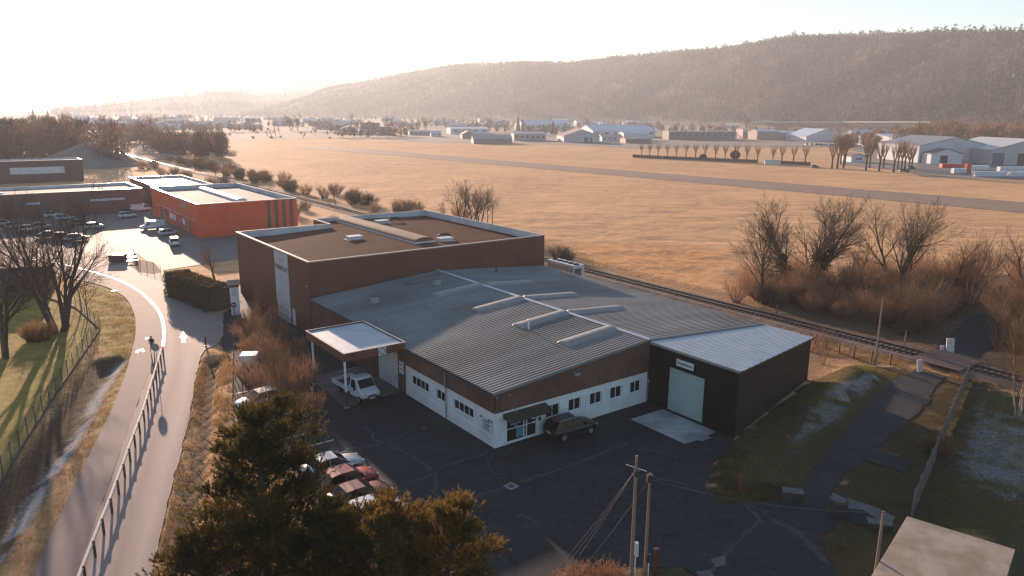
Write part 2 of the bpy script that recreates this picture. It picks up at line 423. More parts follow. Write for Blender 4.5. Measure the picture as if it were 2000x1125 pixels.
PAINT = M('road_paint', (0.72, 0.71, 0.68), (0.55, 0.54, 0.52), 3.0, 0.45, space='World', spec=0.6)
def jag(pts, amp, step=0.8, seed=1):
    r_ = random.Random(seed); out = []
    for i, a in enumerate(pts):
        b = pts[(i + 1) % len(pts)]; L = math.dist(a, b); n = min(60, max(1, int(L / step)))
        for k in range(n): t = k / n; out.append((a[0] + (b[0] - a[0]) * t + r_.gauss(0, amp), a[1] + (b[1] - a[1]) * t + r_.gauss(0, amp)))
    return out
def sheet(name, pts, z, mat, **kw):
    if name in ('yard', 'access_road', 'far_lane', 'road', 'concrete_strip', 'patch'): pts = jag(pts, 0.13 if name != 'road' else 0.05)
    mb = MB(); mb.poly([(p[0], p[1], z) for p in pts])
    return mb.build(name, mat, kind='structure', **kw)
def strip(name, L, Rr_, z, mat, **kw):
    mb = MB()
    for i in range(len(L) - 1): mb.quad((*L[i], z), (*Rr_[i], z), (*Rr_[i + 1], z), (*L[i + 1], z))
    return mb.build(name, mat, kind='structure', **kw)
def offset(pts, d):
    out = []
    for i, p in enumerate(pts):
        a = Vector(pts[max(0, i - 1)]); b = Vector(pts[min(len(pts) - 1, i + 1)]); t = (b - a).normalized()
        out.append((p[0] + t.y * d, p[1] - t.x * d))
    return out
def resample(pts, n):
    P = np.array(pts); s = np.concatenate([[0], np.cumsum(np.hypot(*np.diff(P, axis=0).T))]); t = np.linspace(0, s[-1], n)
    return list(zip(np.interp(t, s, P[:, 0]).tolist(), np.interp(t, s, P[:, 1]).tolist()))
def smooth_line(pts, n, k=2):
    P = np.array(resample(pts, n))
    for _ in range(k): P[1:-1] = (P[:-2] + 2 * P[1:-1] + P[2:]) / 4
    return [tuple(q) for q in P.tolist()]
PL, LN = smooth_line(PATH_L, 90, 6), smooth_line(LINE, 90, 6)
strip('cycle_path', PL, LN, 0.034, A_PATH)
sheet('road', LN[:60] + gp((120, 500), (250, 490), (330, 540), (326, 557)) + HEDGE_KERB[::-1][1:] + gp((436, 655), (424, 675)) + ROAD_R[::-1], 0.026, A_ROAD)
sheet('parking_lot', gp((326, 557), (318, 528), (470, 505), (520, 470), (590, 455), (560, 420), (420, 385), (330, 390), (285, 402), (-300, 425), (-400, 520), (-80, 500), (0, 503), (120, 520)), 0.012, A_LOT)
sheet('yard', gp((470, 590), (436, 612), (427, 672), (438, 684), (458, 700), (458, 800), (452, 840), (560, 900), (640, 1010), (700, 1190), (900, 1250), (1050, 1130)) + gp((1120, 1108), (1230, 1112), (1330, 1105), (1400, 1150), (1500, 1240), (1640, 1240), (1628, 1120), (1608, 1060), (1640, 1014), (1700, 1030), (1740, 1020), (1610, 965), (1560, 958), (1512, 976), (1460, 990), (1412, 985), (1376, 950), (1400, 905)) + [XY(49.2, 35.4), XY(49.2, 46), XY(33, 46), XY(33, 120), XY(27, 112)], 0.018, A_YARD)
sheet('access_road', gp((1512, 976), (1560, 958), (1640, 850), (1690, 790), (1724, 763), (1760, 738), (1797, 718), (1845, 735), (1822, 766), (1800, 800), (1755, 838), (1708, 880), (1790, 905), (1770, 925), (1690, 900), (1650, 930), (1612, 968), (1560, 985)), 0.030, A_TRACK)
sheet('far_lane', gp((1797, 712), (1822, 690), (1850, 655), (1890, 620), (1935, 600), (1960, 560), (2010, 560), (2000, 600), (1975, 645), (1915, 695), (1860, 722)), 0.02, A_TRACK)
def road_wear():
    n = 70; L = resample([p for p in LN if p[1] < LN[45][1]], n); Rg = resample(ROAD_R[:-1], n); K = 24; V = []; c = []
    for i in range(n):
        for k in range(K + 1):
            t = k / K; t2 = 0.02 + 0.96 * t; V.append((L[i][0] + (Rg[i][0] - L[i][0]) * t2, L[i][1] + (Rg[i][1] - L[i][1]) * t2, 0.031)); c.append((t, i / n, 0))
    i = np.arange((n - 1) * K); a = (i // K) * (K + 1) + i % K; F_ = np.stack([a, a + 1, a + K + 2, a + K + 1], 1)
    m, nt, bs = new_mat('worn_lane'); pos = nt.nodes.new('ShaderNodeNewGeometry').outputs['Position']; at = nt.nodes.new('ShaderNodeAttribute'); at.attribute_name = 'across'
    sp = nt.nodes.new('ShaderNodeSeparateColor'); nt.links.new(at.outputs['Color'], sp.inputs[0]); nz = noise(nt, pos, 0.7, 6, 0.7)
    ad = nt.nodes.new('ShaderNodeMath'); ad.operation = 'MULTIPLY_ADD'; ad.inputs[1].default_value = 0.16; nt.links.new(nz, ad.inputs[0]); s_ = nt.nodes.new('ShaderNodeMath'); s_.operation = 'ADD'; s_.inputs[1].default_value = -0.08; nt.links.new(sp.outputs[0], s_.inputs[0]); nt.links.new(s_.outputs[0], ad.inputs[2])
    col = ramp(nt, ad.outputs[0], [(0.0, (0.27, 0.215, 0.195)), (0.22, (0.43, 0.335, 0.295)), (0.36, (0.36, 0.28, 0.25)), (0.52, (0.25, 0.195, 0.18)), (0.66, (0.36, 0.28, 0.25)), (0.82, (0.46, 0.36, 0.315)), (1.0, (0.30, 0.24, 0.215))])
    col = mix_rgb(nt, ramp(nt, noise(nt, pos, 8, 8, 0.8), [(0.4, 0.5), (0.65, 0)]), col, (0.20, 0.16, 0.145)); nt.links.new(col, bs.inputs['Base Color']); bs.inputs['Roughness'].default_value = 0.8; bs.inputs['Specular IOR Level'].default_value = 0.2; bumpn(nt, noise(nt, pos, 14, 6, 0.8), 0.3, 0.012, bs)
    link('road_lane', np_mesh('road_lane', np.array(V), F_, True, col=np.array(c), cname='across'), m, kind='structure')
road_wear()
def mark(poly_px, z=0.046): sheet('road_marking', gp(*poly_px), z, PAINT)
mark([(355, 670), (362, 670), (362, 660), (366, 660), (358, 648), (350, 660), (355, 660)])
for cx, cy_ in ((268, 688), (279, 686)): mark([(cx + 3.6 * math.cos(a), cy_ + 2.0 * math.sin(a)) for a in [k * math.pi / 5 for k in range(10)]])
mark([(268, 684), (280, 682), (281, 683.4), (269, 685.6)]) ; mark([(284, 661), (290, 660), (290, 662), (284, 663)]); mark([(217, 568), (228, 566), (229, 568), (218, 570)])
strip('centre_line', offset(LN, -0.16)[32:], offset(LN, 0.16)[32:], 0.040, PAINT)
# runway of the airfield and its far grass
RW = asphalt('runway_asphalt', (0.28, 0.185, 0.135), (0.33, 0.225, 0.165), (0.21, 0.15, 0.115), 0.85)
strip('runway', [XY(239, -60), XY(232, 150), XY(222, 320), XY(211, 480), XY(205, 560)], [XY(276, -60), XY(259, 150), XY(245, 320), XY(238, 480), XY(234, 560)], 0.05, RW)
TOWN = M('town_ground', (0.20, 0.15, 0.10), (0.12, 0.10, 0.075), 0.02, 0.95, space='World', c3=(0.16, 0.16, 0.16), s3=0.008)
sheet('town_ground', gp((400, 277), (560, 272), (700, 270), (860, 279), (1000, 281), (1110, 283), (1240, 291), (1420, 288), (1620, 288), (1700, 300), (1640, 322), (1780, 336), (1800, 345), (2000, 352), (2500, 372)) + [(6000, 1200), (7000, 9000), (0, 12000), (-6000, 9000), (-6000, 600)] + gp((-100, 330), (200, 330), (300, 322), (380, 300)), 0.03, TOWN)
sheet('apron', gp((1700, 310), (1790, 318), (1800, 338), (2000, 348), (2300, 362), (2600, 330), (2000, 315), (1840, 308)), 0.06, A_LOT)

# ---- hills
def hill(name, sky_px, base_px, d_base, d_ridge, mat, seed, nc=260, nr_=70, rough=1.0, px0=None, px1=None, back=1.5):
    xs = np.linspace(sky_px[0][0], sky_px[-1][0], nc)
    sk = np.interp(xs, [p[0] for p in sky_px], [p[1] for p in sky_px])
    db = np.interp(xs, [p[0] for p in d_base], [p[1] for p in d_base]); dr = np.interp(xs, [p[0] for p in d_ridge], [p[1] for p in d_ridge])
    V = []; info = []
    for i, px in enumerate(xs):
        r0 = ray(px, 221); k = math.hypot(r0.x, r0.y); ex, ey = r0.x / k, r0.y / k
        H = hgt(px, sk[i], dr[i])
        for j in range(nr_):
            t = j / (nr_ - 1) * back
            d = db[i] + (dr[i] - db[i]) * t
            if t <= 1: p = math.sin(t * math.pi / 2) ** 1.15
            else: p = math.cos((t - 1) / (back - 1) * math.pi / 2 * 0.95)
            V.append((ex * d, ey * d, H * p))
    V = np.array(V)
    n = fbm(V[:, 0] / 260, V[:, 1] / 260, 5, seed) - 0.5
    tt = np.tile(np.linspace(0, back, nr_), nc)
    V[:, 2] += n * 64 * rough * sstep(0.0, 0.35, tt) * (1 - np.exp(-((tt - 1) / 0.25) ** 2) * 0.85)
    V[:, 2] = np.where(tt <= 0.0, -1.0, V[:, 2])
    i = np.arange((nc - 1) * (nr_ - 1)); a = (i // (nr_ - 1)) * nr_ + i % (nr_ - 1)
    F = np.stack([a, a + nr_, a + nr_ + 1, a + 1], 1)
    link(name, np_mesh(name, V, F, True), mat, kind='structure')
    return V.reshape(nc, nr_, 3)
HILLM = M('hill_ground', (0.13, 0.088, 0.058), (0.075, 0.058, 0.038), 0.012, 0.95, space='World', c3=(0.17, 0.12, 0.075), s3=0.006, bump=0.6, bscale=0.05, bdist=6)
SKY1 = [(470, 222), (540, 208), (600, 192), (640, 176), (700, 166), (760, 154), (820, 143), (870, 136), (920, 131), (1000, 128), (1050, 127), (1100, 129), (1150, 123), (1200, 117), (1260, 116), (1330, 111), (1400, 109), (1440, 101), (1480, 92), (1530, 86), (1600, 84), (1700, 80), (1800, 79), (1900, 82), (2000, 80), (2150, 78), (2400, 90), (2800, 110)]
HV = hill('forest_hill', SKY1, None, [(470, 3600), (1000, 2100), (1500, 1350), (2000, 1000), (2800, 900)], [(470, 5600), (1000, 3300), (1500, 2100), (2000, 1700), (2800, 1500)], HILLM, 5)
HFAR = hill('far_hill', [(100, 216), (200, 206), (260, 200), (320, 192), (380, 187), (415, 179), (440, 178), (470, 181), (500, 190), (560, 185), (620, 178), (700, 175), (760, 180)], None, [(100, 4200), (760, 4200)], [(100, 5600), (760, 6400)], HILLM, 15, 140, 30, 0.5)
hill('distant_hill', [(380, 196), (480, 172), (540, 162), (590, 151), (640, 155), (700, 163), (760, 168), (900, 200)], None, [(380, 8200), (900, 8200)], [(380, 10500), (900, 10500)], HILLM, 25, 80, 24, 0.4)
# ---------------------------------------------------------------- factory
V3 = lambda *a: Vector(a)
def corr(mb, O, A, B, N, la, b0, b1, pitch=0.33, depth=0.035, hi=0.35, sl=0.12):
    """ribbed sheet: ribs run along B, spaced along A, raised along N; b0/b1 numbers or functions of a"""
    f0 = b0 if callable(b0) else (lambda a: b0); f1 = b1 if callable(b1) else (lambda a: b1)
    prof = []; a = 0.0
    while a < la - 1e-6:
        for da, h in ((0, 0), (pitch * (1 - hi - 2 * sl), 0), (pitch * (1 - hi - sl), depth), (pitch * (1 - sl), depth)):
            if a + da < la: prof.append((a + da, h))
        a += pitch
    prof.append((la, 0)); vs = []; fs = []
    for i, (a, h) in enumerate(prof):
        vs.append(O + A * a + B * f0(a) + N * h); vs.append(O + A * a + B * f1(a) + N * h)
    fl = A.cross(B).dot(N) < 0
    for i in range(len(prof) - 1):
        q = (2 * i, 2 * i + 2, 2 * i + 3, 2 * i + 1); fs.append(q[::-1] if fl else q)
    return mb.add(vs, fs)
def wall_holes(mb, O, A, N, la, z0, z1, holes, depth=0.2):
    """wall face along A with openings (a0,a1,z0,z1) and their reveals; N outward"""
    xs = sorted({0, la, *[h[0] for h in holes], *[h[1] for h in holes]}); zs = sorted({z0, z1, *[h[2] for h in holes], *[h[3] for h in holes]})
    Z = V3(0, 0, 1); fl = A.cross(Z).dot(N) < 0
    def q(*p): mb.add(p[::-1] if fl else p, [(0, 1, 2, 3)])
    for i in range(len(xs) - 1):
        for j in range(len(zs) - 1):
            cx, cz = (xs[i] + xs[i + 1]) / 2, (zs[j] + zs[j + 1]) / 2
            if any(h[0] < cx < h[1] and h[2] < cz < h[3] for h in holes): continue
            q(O + A * xs[i] + Z * zs[j], O + A * xs[i + 1] + Z * zs[j], O + A * xs[i + 1] + Z * zs[j + 1], O + A * xs[i] + Z * zs[j + 1])
    for a0, a1, h0, h1 in holes:
        D = -N * depth; c = [O + A * a0 + Z * h0, O + A * a1 + Z * h0, O + A * a1 + Z * h1, O + A * a0 + Z * h1]
        for k in range(4): q(c[k], c[(k + 1) % 4] , c[(k + 1) % 4] + D, c[k] + D) if False else mb.add([c[k], c[(k + 1) % 4], c[(k + 1) % 4] + D, c[k] + D], [(0, 1, 2, 3)])
def obox(mb, O, A, B, C):
    """box from corner O with edge vectors"""
    P = [O, O + A, O + A + B, O + B, O + C, O + A + C, O + A + B + C, O + B + C]
    f = [(0, 3, 2, 1), (4, 5, 6, 7), (0, 1, 5, 4), (1, 2, 6, 5), (2, 3, 7, 6), (3, 0, 4, 7)]
    if A.cross(B).dot(C) < 0: f = [q[::-1] for q in f]
    return mb.add(P, f)
def window(parent, O, A, N, w, h, panes, glass, frame, recess=0.14, sill=True, fr=0.06, name='window', sm=None):
    Z = V3(0, 0, 1); P = O - N * recess
    mb = MB()
    obox(mb, P, A * fr, Z * h, N * 0.05); obox(mb, P + A * (w - fr), A * fr, Z * h, N * 0.05)
    obox(mb, P + A * fr, A * (w - 2 * fr), Z * fr, N * 0.05); obox(mb, P + A * fr + Z * (h - fr), A * (w - 2 * fr), Z * fr, N * 0.05)
    for k in range(1, panes): obox(mb, P + A * (w * k / panes - fr * 0.6) + Z * fr, A * fr * 1.2, Z * (h - 2 * fr), N * 0.045)
    o = mb.build(name, frame, parent)
    MB().add([P + A * fr + Z * fr + N * 0.012, P + A * (w - fr) + Z * fr + N * 0.012, P + A * (w - fr) + Z * (h - fr) + N * 0.012, P + A * fr + Z * (h - fr) + N * 0.012], [(0, 1, 2, 3)]).build('pane', glass, o)
    if sill:
        s = MB(); obox(s, O - A * 0.06 - N * 0.1 - Z * 0.06, A * (w + 0.12), N * 0.18, Z * 0.05); s.build('sill', sm or frame, o)
    return o
def text_mesh(s, size, extrude=0.01, align='CENTER', bold=0.0):
    c = bpy.data.curves.new('lettering', 'FONT'); c.body = s; c.size = size; c.extrude = extrude; c.align_x = align; c.align_y = 'CENTER'; c.offset = bold
    o = bpy.data.objects.new('lettering', c); COL.objects.link(o); bpy.context.view_layer.update()
    me = bpy.data.meshes.new_from_object(o.evaluated_get(bpy.context.evaluated_depsgraph_get()))
    COL.objects.unlink(o); bpy.data.objects.remove(o); return me
def lettering(parent, s, P, A, N, size, mat, align='CENTER', bold=0.0, sx=1.0, name='lettering'):
    me = text_mesh(s, size, 0.006, align, bold); o = link(name, me, mat, parent)
    Z = V3(0, 0, 1); m = Matrix(((A.x * sx, Z.x, N.x, P.x), (A.y * sx, Z.y, N.y, P.y), (A.z, Z.z, N.z, P.z), (0, 0, 0, 1))); o.matrix_local = m
    return o
BROWN = M('brown_cladding', (0.145, 0.070, 0.048), (0.110, 0.053, 0.037), 0.9, 0.55, c3=(0.18, 0.098, 0.070), s3=0.35, bump=0.05, spec=0.4)
BROWN2 = M('tall_hall_cladding', (0.160, 0.064, 0.040), (0.138, 0.055, 0.035), 0.5, 0.5, c3=(0.185, 0.078, 0.05), s3=0.12, spec=0.4)
BROOF = M('brown_roof_sheet', (0.19, 0.080, 0.046), (0.15, 0.064, 0.037), 0.4, 0.85, spec=0.1, c3=(0.18, 0.088, 0.06), s3=0.15, stretch=(0.25, 1, 1))
TRIM = M('brown_trim', (0.115, 0.058, 0.042), (0.095, 0.05, 0.036), 2.0, 0.4, spec=0.6)
COPE = M('parapet_coping', (0.50, 0.36, 0.30), (0.42, 0.30, 0.25), 2.0, 0.28, metal=0.6)
GROOF = M('grey_fibre_roof', (0.27, 0.27, 0.262), (0.205, 0.207, 0.203), 0.5, 0.75, bump=0.15, c3=(0.145, 0.148, 0.14), s3=0.16, stretch=(0.35, 1, 1), rvar=0.1)
WHITE = M('white_render', (0.76, 0.77, 0.78), (0.70, 0.71, 0.72), 0.8, 0.8, bump=0.08, c3=(0.63, 0.63, 0.62), s3=0.9)
WHITE2 = M('white_sheet_metal', (0.62, 0.63, 0.65), (0.56, 0.57, 0.60), 0.7, 0.45)
PVC = M('white_frame', (0.74, 0.75, 0.76), (0.70, 0.71, 0.72), 4, 0.35)
GLASS = M('dark_window_glass', (0.012, 0.014, 0.016), (0.02, 0.022, 0.024), 0.8, 0.06, spec=0.25)
PALEG = M('pale_inner_sheet', (0.58, 0.60, 0.63), (0.50, 0.52, 0.55), 0.5, 0.5, c3=(0.42, 0.43, 0.45), s3=0.3)
SKYL = M('ribbed_skylight_sheet', (0.30, 0.285, 0.26), (0.23, 0.22, 0.205), 1.5, 0.6, bump=0.1, c3=(0.28, 0.27, 0.26), s3=0.3)
GALV = M('galvanised_sheet', (0.40, 0.41, 0.42), (0.33, 0.34, 0.35), 3, 0.45, metal=0.3)
DARK = M('dark_metal', (0.03, 0.03, 0.032), (0.045, 0.043, 0.042), 3, 0.5)
INK = M('dark_lettering', (0.035, 0.04, 0.05), None, 3, 0.5)
BLUEINK = M('blue_lettering', (0.02, 0.16, 0.22), None, 3, 0.5)
X_, Y_, Z_ = V3(1, 0, 0), V3(0, 1, 0), V3(0, 0, 1)
def F(u, v, z=0.0): return V3(u - 31.7, v - 45.1, z)    # local frame of the factory
FACT = XY(31.7, 45.1)

def build_low_hall():
    t = empty('factory_hall', (*FACT, 0.018), BR, 'long low factory hall with ribbed grey roof, brown band and white lower walls', 'factory')
    L, W, HW = 37.4, 34.3, 17.15; ze, zr = 4.5, 5.86; sl = (zr - ze) / HW
    # white lower walls with their window openings
    fh = [(32.88, 35.95, 0.1, 2.3), (36.88, 38.35, 1.22, 2.3), (39.35, 40.72, 1.22, 2.3), (41.78, 43.16, 1.22, 2.3), (44.2, 45.6, 1.22, 2.3), (46.66, 48.0, 1.22, 2.3)]
    fh = [(a - 31.7, b - 31.7, c, d) for a, b, c, d in fh]
    lh = [(55.42, 58.56, 1.35, 2.25), (52.63, 54.11, 1.35, 2.25), (48.16, 51.23, 1.38, 2.25)]
    lh = [(a - 45.1, b - 45.1, c, d) for a, b, c, d in lh]
    wl = MB()
    wall_holes(wl, V3(0, 0, 0), X_, -Y_, 17.1, 0, 2.96, fh)
    wall_holes(wl, V3(0, 0, 0), Y_, -X_, 14.6, 0, 2.96, lh)
    wl.add([V3(0, 0, 2.96), V3(17.1, 0, 2.96), V3(17.1, 0.3, 2.96), V3(0, 0.3, 2.96)], [(0, 1, 2, 3)])
    wall = wl.build('wall', WHITE, t)
    pl = MB()   # the thin plinth step and lintel band that show as lines
    obox(pl, V3(-0.03, -0.03, 0), X_ * (32.86 - 31.7), Y_ * 0.03, Z_ * 0.78)
    obox(pl, V3(4.28, -0.03, 0), X_ * 12.8, Y_ * 0.03, Z_ * 0.95); obox(pl, V3(-0.03, 0, 0), X_ * 0.03, Y_ * 14.5, Z_ * 0.92)
    obox(pl, V3(-0.025, -0.025, 2.38), X_ * 17.1, Y_ * 0.025, Z_ * 0.05); obox(pl, V3(-0.025, 0.0, 2.34), X_ * 0.025, Y_ * 14.5, Z_ * 0.05)
    for u in (36.2, 38.8, 41.25, 43.65, 46.1): obox(pl, V3(u - 31.7 + 0.0, -0.035, 0.95), X_ * 0.34, Y_ * 0.035, Z_ * 1.4)
    pl.build('plinth', WHITE, t)
    # brown cladding
    cl = MB()
    corr(cl, V3(0, -0.06, 2.93), X_, Z_, -Y_, 17.1, 0, lambda a: ze - 2.93 + sl * a - 0.05, 0.42, 0.035, 0.6, 0.06)
    corr(cl, V3(-0.06, 0, 2.93), Y_, Z_, -X_, 16.0, 0, ze - 2.97, 0.42, 0.035, 0.6, 0.06)
    corr(cl, V3(-0.03, 14.5, 0), Y_, Z_, -X_, 1.45, 0, ze - 0.05, 0.3, 0.035, 0.6, 0.06)
    corr(cl, V3(-0.03, 19.85, 0), Y_, Z_, -X_, L - 19.85, 0, ze - 0.05, 0.3, 0.035, 0.6, 0.06)
    obox(cl, V3(-0.05, 15.95, 3.7), X_ * 0.04, Y_ * 3.9, Z_ * 0.75)
    corr(cl, V3(HW, -0.02, 0.0), X_, Z_, -Y_, W - HW, 0, lambda a: zr - 0.06 - sl * a, 0.42, 0.03, 0.6, 0.06)
    corr(cl, V3(W + 0.03, 0, 0), Y_, Z_, X_, L, 0, ze - 0.05, 0.42, 0.03, 0.6, 0.06)
    obox(cl, V3(W - 0.2, L - 0.3, 0), X_ * 0.2, Y_ * 0.3, Z_ * 4.4)
    cl.build('cladding', BROWN, t)
    # sliding door of white ribbed sheet under the canopy
    d = MB(); corr(d, V3(-0.07, 15.98, 0.05), Y_, Z_, -X_, 3.75, 0, 3.6, 0.5, 0.04, 0.75, 0.05); do = d.build('sliding_door', WHITE2, t)
    h = MB(); obox(h, V3(-0.16, 16.1, 1.1), X_ * 0.04, Y_ * 0.05, Z_ * 0.4); h.build('handle', DARK, do)
    h = MB(); obox(h, V3(-0.12, 19.76, 0), X_ * 0.08, Y_ * 0.14, Z_ * 3.7); h.build('door_post', PVC, t)
    # roof
    rf = MB()
    n1 = V3(-sl, 0, 1).normalized(); a1 = V3(1, 0, sl); n2 = V3(sl, 0, 1).normalized(); a2 = V3(1, 0, -sl)
    corr(rf, V3(-0.16, -0.12, ze - sl * 0.16), Y_, a1, n1, L + 0.1, 0, HW + 0.12, 0.42, 0.15, 0.36, 0.10)
    corr(rf, V3(HW, -0.12, zr), Y_, a2, n2, L + 0.1, 0, W - HW + 0.2, 0.42, 0.15, 0.36, 0.10)
    roof = rf.build('roof', GROOF, t)
    rc = MB(); obox(rc, V3(HW - 0.28, -0.16, zr + 0.14), V3(0.28, 0, 0.095), Y_ * (L + 0.1), V3(0, 0, 0.04)); obox(rc, V3(HW, -0.16, zr + 0.235), V3(0.28, 0, -0.095), Y_ * (L + 0.1), V3(0, 0, 0.02))
    rc.build('ridge_cap', M('ridge_cap_sheet', (0.52, 0.54, 0.57), (0.44, 0.46, 0.49), 1.0, 0.45), roof)
    tr = MB(); obox(tr, V3(-0.2, -0.2, ze - 0.18), X_ * 0.001 + X_ * (HW + 0.1) + Z_ * (sl * (HW + 0.1)), Y_ * 0.09, Z_ * 0.2)
    tr.build('verge_trim', TRIM, roof)
    g = MB(); obox(g, V3(-0.29, -0.2, ze - 0.20), X_ * 0.13, Y_ * 16.0, Z_ * 0.12); g.build('gutter', TRIM, roof); g = MB(); obox(g, V3(-0.29, 24.4, ze - 0.20), X_ * 0.13, Y_ * (L - 24.4), Z_ * 0.12); g.build('gutter', TRIM, roof)
    # skylights of ribbed sheet over both slopes
    def skylight(v, side, x0, x1, mat=SKYL, w=1.75):
        m = MB(); n = 60; seg = 10
        for i in range(n + 1):
            s = i / n; x = x0 + (x1 - x0) * s; bz = (ze + sl * x if side < 0 else zr - sl * (x - HW)) + 0.02
            rr = 1 + (0.025 if i % 2 else 0); e = min(1, min(s, 1 - s) / 0.02 * 0.5 + 0.55)
            for k in range(seg + 1):
                a = math.pi * k / seg; m.v.append((x, v - 45.1 - 0.1 + math.cos(a) * w / 2 * rr, bz + math.sin(a) * 0.42 * rr * e))
        for i in range(n):
            for k in range(seg):
                a = i * (seg + 1) + k; m.f.append((a, a + 1, a + seg + 2, a + seg + 1)); m.m.append(0)
        m.f.append(tuple(range(seg + 1))); m.m.append(0); m.f.append(tuple(n * (seg + 1) + k for k in range(seg + 1))[::-1]); m.m.append(0)
        m.build('skylight', mat, roof, smooth=False)
    for v in (72.35, 64.2, 56.75, 49.75): skylight(v, -1, 10.7, 16.95)
    for v in (71.9, 63.9, 56.4): skylight(v, 1, 17.4, 24.6)
    skylight(79.3, -1, 11.0, 16.6, M('old_skylight_sheet', (0.14, 0.12, 0.11), (0.20, 0.17, 0.15), 1.0, 0.8))
    def ventbox(u, v, s=0.75):
        x, y = u - 31.7, v - 45.1; b = ze + sl * x
        m = MB().box(x - s / 2, x + s / 2, y - s / 2, y + s / 2, b - 0.1, b + 0.85)
        o = m.build('roof_vent', GALV, roof, bevel=0.02)
        MB().box(x - s / 2 - 0.06, x + s / 2 + 0.06, y - s / 2 - 0.06, y + s / 2 + 0.06, b + 0.86, b + 0.93).build('vent_cap', DARK, o)
    ventbox(36.3, 75.2); ventbox(45.1, 76.3)
    b = ze + sl * 11.1
    o = MB().lathe([(0.075, 0), (0.075, 1.05), (0.11, 1.06), (0.11, 1.14), (0.05, 1.2)], (11.1, 10.1, b), 10).build('flue_pipe', PVC, roof)
    MB().lathe([(0.09, -0.1), (0.09, 1.0), (0.13, 1.02), (0.13, 1.1)], (24.1, 34.0, zr - sl * 7), 10).build('flue_pipe', DARK, roof)
    # windows
    for i, (a0, a1, c, d_) in enumerate(fh[1:]): window(t, V3(a0, 0, c), X_, -Y_, a1 - a0, d_ - c, 2, GLASS, PVC)
    for (a0, a1, c, d_), n in zip(lh, (4, 2, 4)): window(t, V3(0, a1, c), -Y_, -X_, a1 - a0, d_ - c, n, GLASS, PVC)
    # entrance
    e = MB(); W_ = 3.07; P = V3(1.18, 0.12, 0.1)
    for x in (0, 1.72, 2.0, 3.0): obox(e, P + X_ * x, X_ * (0.09 if x else 0.06), Z_ * 2.2, -Y_ * 0.06)
    for z in (0.0, 1.08, 2.14): obox(e, P + Z_ * z + X_ * 0.06 - Y_ * 0.004, X_ * (W_ - 0.08), Z_ * 0.06, -Y_ * 0.05)
    ed = e.build('entrance_door', PVC, t)
    MB().add([P, P + X_ * W_, P + X_ * W_ + Z_ * 2.2, P + Z_ * 2.2], [(0, 1, 2, 3)]).build('pane', GLASS, ed)
    N_ = -Y_
    lettering(ed, 'THERMA PLAST', P + V3(0.9, -0.03, 1.72), X_, N_, 0.19, PVC, bold=0.004)
    lettering(ed, 'Plasturgie - Injection', P + V3(0.95, -0.03, 1.46), X_, N_, 0.13, PVC)
    lettering(ed, 'Moulage', P + V3(0.95, -0.03, 1.28), X_, N_, 0.11, PVC)
    q = MB(); obox(q, P + V3(1.02, -0.014, 0.2), X_ * 0.66, Z_ * 0.85, -Y_ * 0.01); q.build('poster', M('blue_poster', (0.05, 0.22, 0.29), (0.10, 0.32, 0.38), 3, 0.4), ed)
    q = MB(); obox(q, P + V3(2.6, -0.014, 1.4), X_ * 0.3, Z_ * 0.25, -Y_ * 0.01); q.build('notice', PVC, ed); q = MB(); obox(q, P + V3(2.72, -0.014, 1.0), X_ * 0.18, Z_ * 0.2, -Y_ * 0.01); q.build('notice', PVC, ed)
    lb = MB().box(3.95 + 0.42, 3.95 + 0.62, -0.14, -0.035, 1.3, 1.6); lb.build('letter_box', DARK, t)
    # porch over the entrance
    c = MB(); c.prism([(0.8, -1.0), (5.1, -1.0), (5.1, 0.0), (0.8, 0.0)], 2.32, [2.42, 2.42, 2.72, 2.72])
    p = c.build('porch_roof', M('mossy_porch', (0.035, 0.031, 0.024), (0.065, 0.055, 0.032), 3.0, 0.9, bump=0.5, bdist=0.05), t, bevel=0.02)
    MB().box(0.78, 5.12, -1.03, -1.003, 2.2, 2.44).build('fascia', DARK, p)
    # small fittings
    MB().tube([(5.1, -0.08, 4.5), (5.1, -0.45, 4.42)], 0.02, 5).box(4.9, 5.35, -0.62, -0.42, 4.34, 4.46).build('wall_lamp', GALV, t) if False else None
    l = MB(); l.tube([(8.0, -0.08, 4.78), (8.0, -0.5, 4.7)], 0.025, 5); l.box(7.75, 8.3, -0.72, -0.48, 4.62, 4.74); l.build('wall_lamp', GALV, t)
    for x, z in ((0.15, 4.2), (1.35, 4.12)): MB().lathe([(0.03, 0), (0.06, 0.05), (0.05, 0.14), (0.01, 0.17)], (x, -0.12, z), 8).build('camera_dome', PVC, t)
    dp = MB(); dp.tube([(-0.2, 7.2, 4.4), (-0.2, 7.2, 2.95), (-0.12, 7.2, 2.8), (-0.1, 7.2, 0.1)], 0.06, 8); dp.build('downpipe', GALV, t)
    dp = MB(); dp.box(-0.16, -0.05, 7.06, 7.34, 2.96, 4.4); dp.build('downpipe_cover', TRIM, t)
    dp = MB(); dp.tube([(1.95, -0.08, 2.95), (1.95, -0.08, 2.7), (2.1, -0.2, 2.62)], 0.035, 6); dp.build('overflow_pipe', GALV, t)
    # company notice lettered on the left wall near the corner
    pn = MB(); obox(pn, V3(-0.045, 0.28, 1.08), X_ * 0.02, Y_ * 1.75, Z_ * 1.12); pn = pn.build('notice_board', M('notice_white', (0.66, 0.70, 0.71), None, 2, 0.5), t)
    for i, (s, z, sz) in enumerate((('BUREAUX', 1.9, 0.2), ('ACCUEIL VISITEURS', 1.66, 0.12), ('LIVRAISONS', 1.5, 0.12), ('Du lundi au vendredi', 1.33, 0.11), ('8h - 12h  13h - 17h', 1.18, 0.11))):
        lettering(pn, s, V3(-0.06, 1.1, z), -Y_, -X_, sz, INK)
    for y in (1.85, 0.75, 0.42): MB().box(-0.07, -0.046, y - 0.1, y + 0.1, 2.03, 2.2).build('mark', BLUEINK, pn)
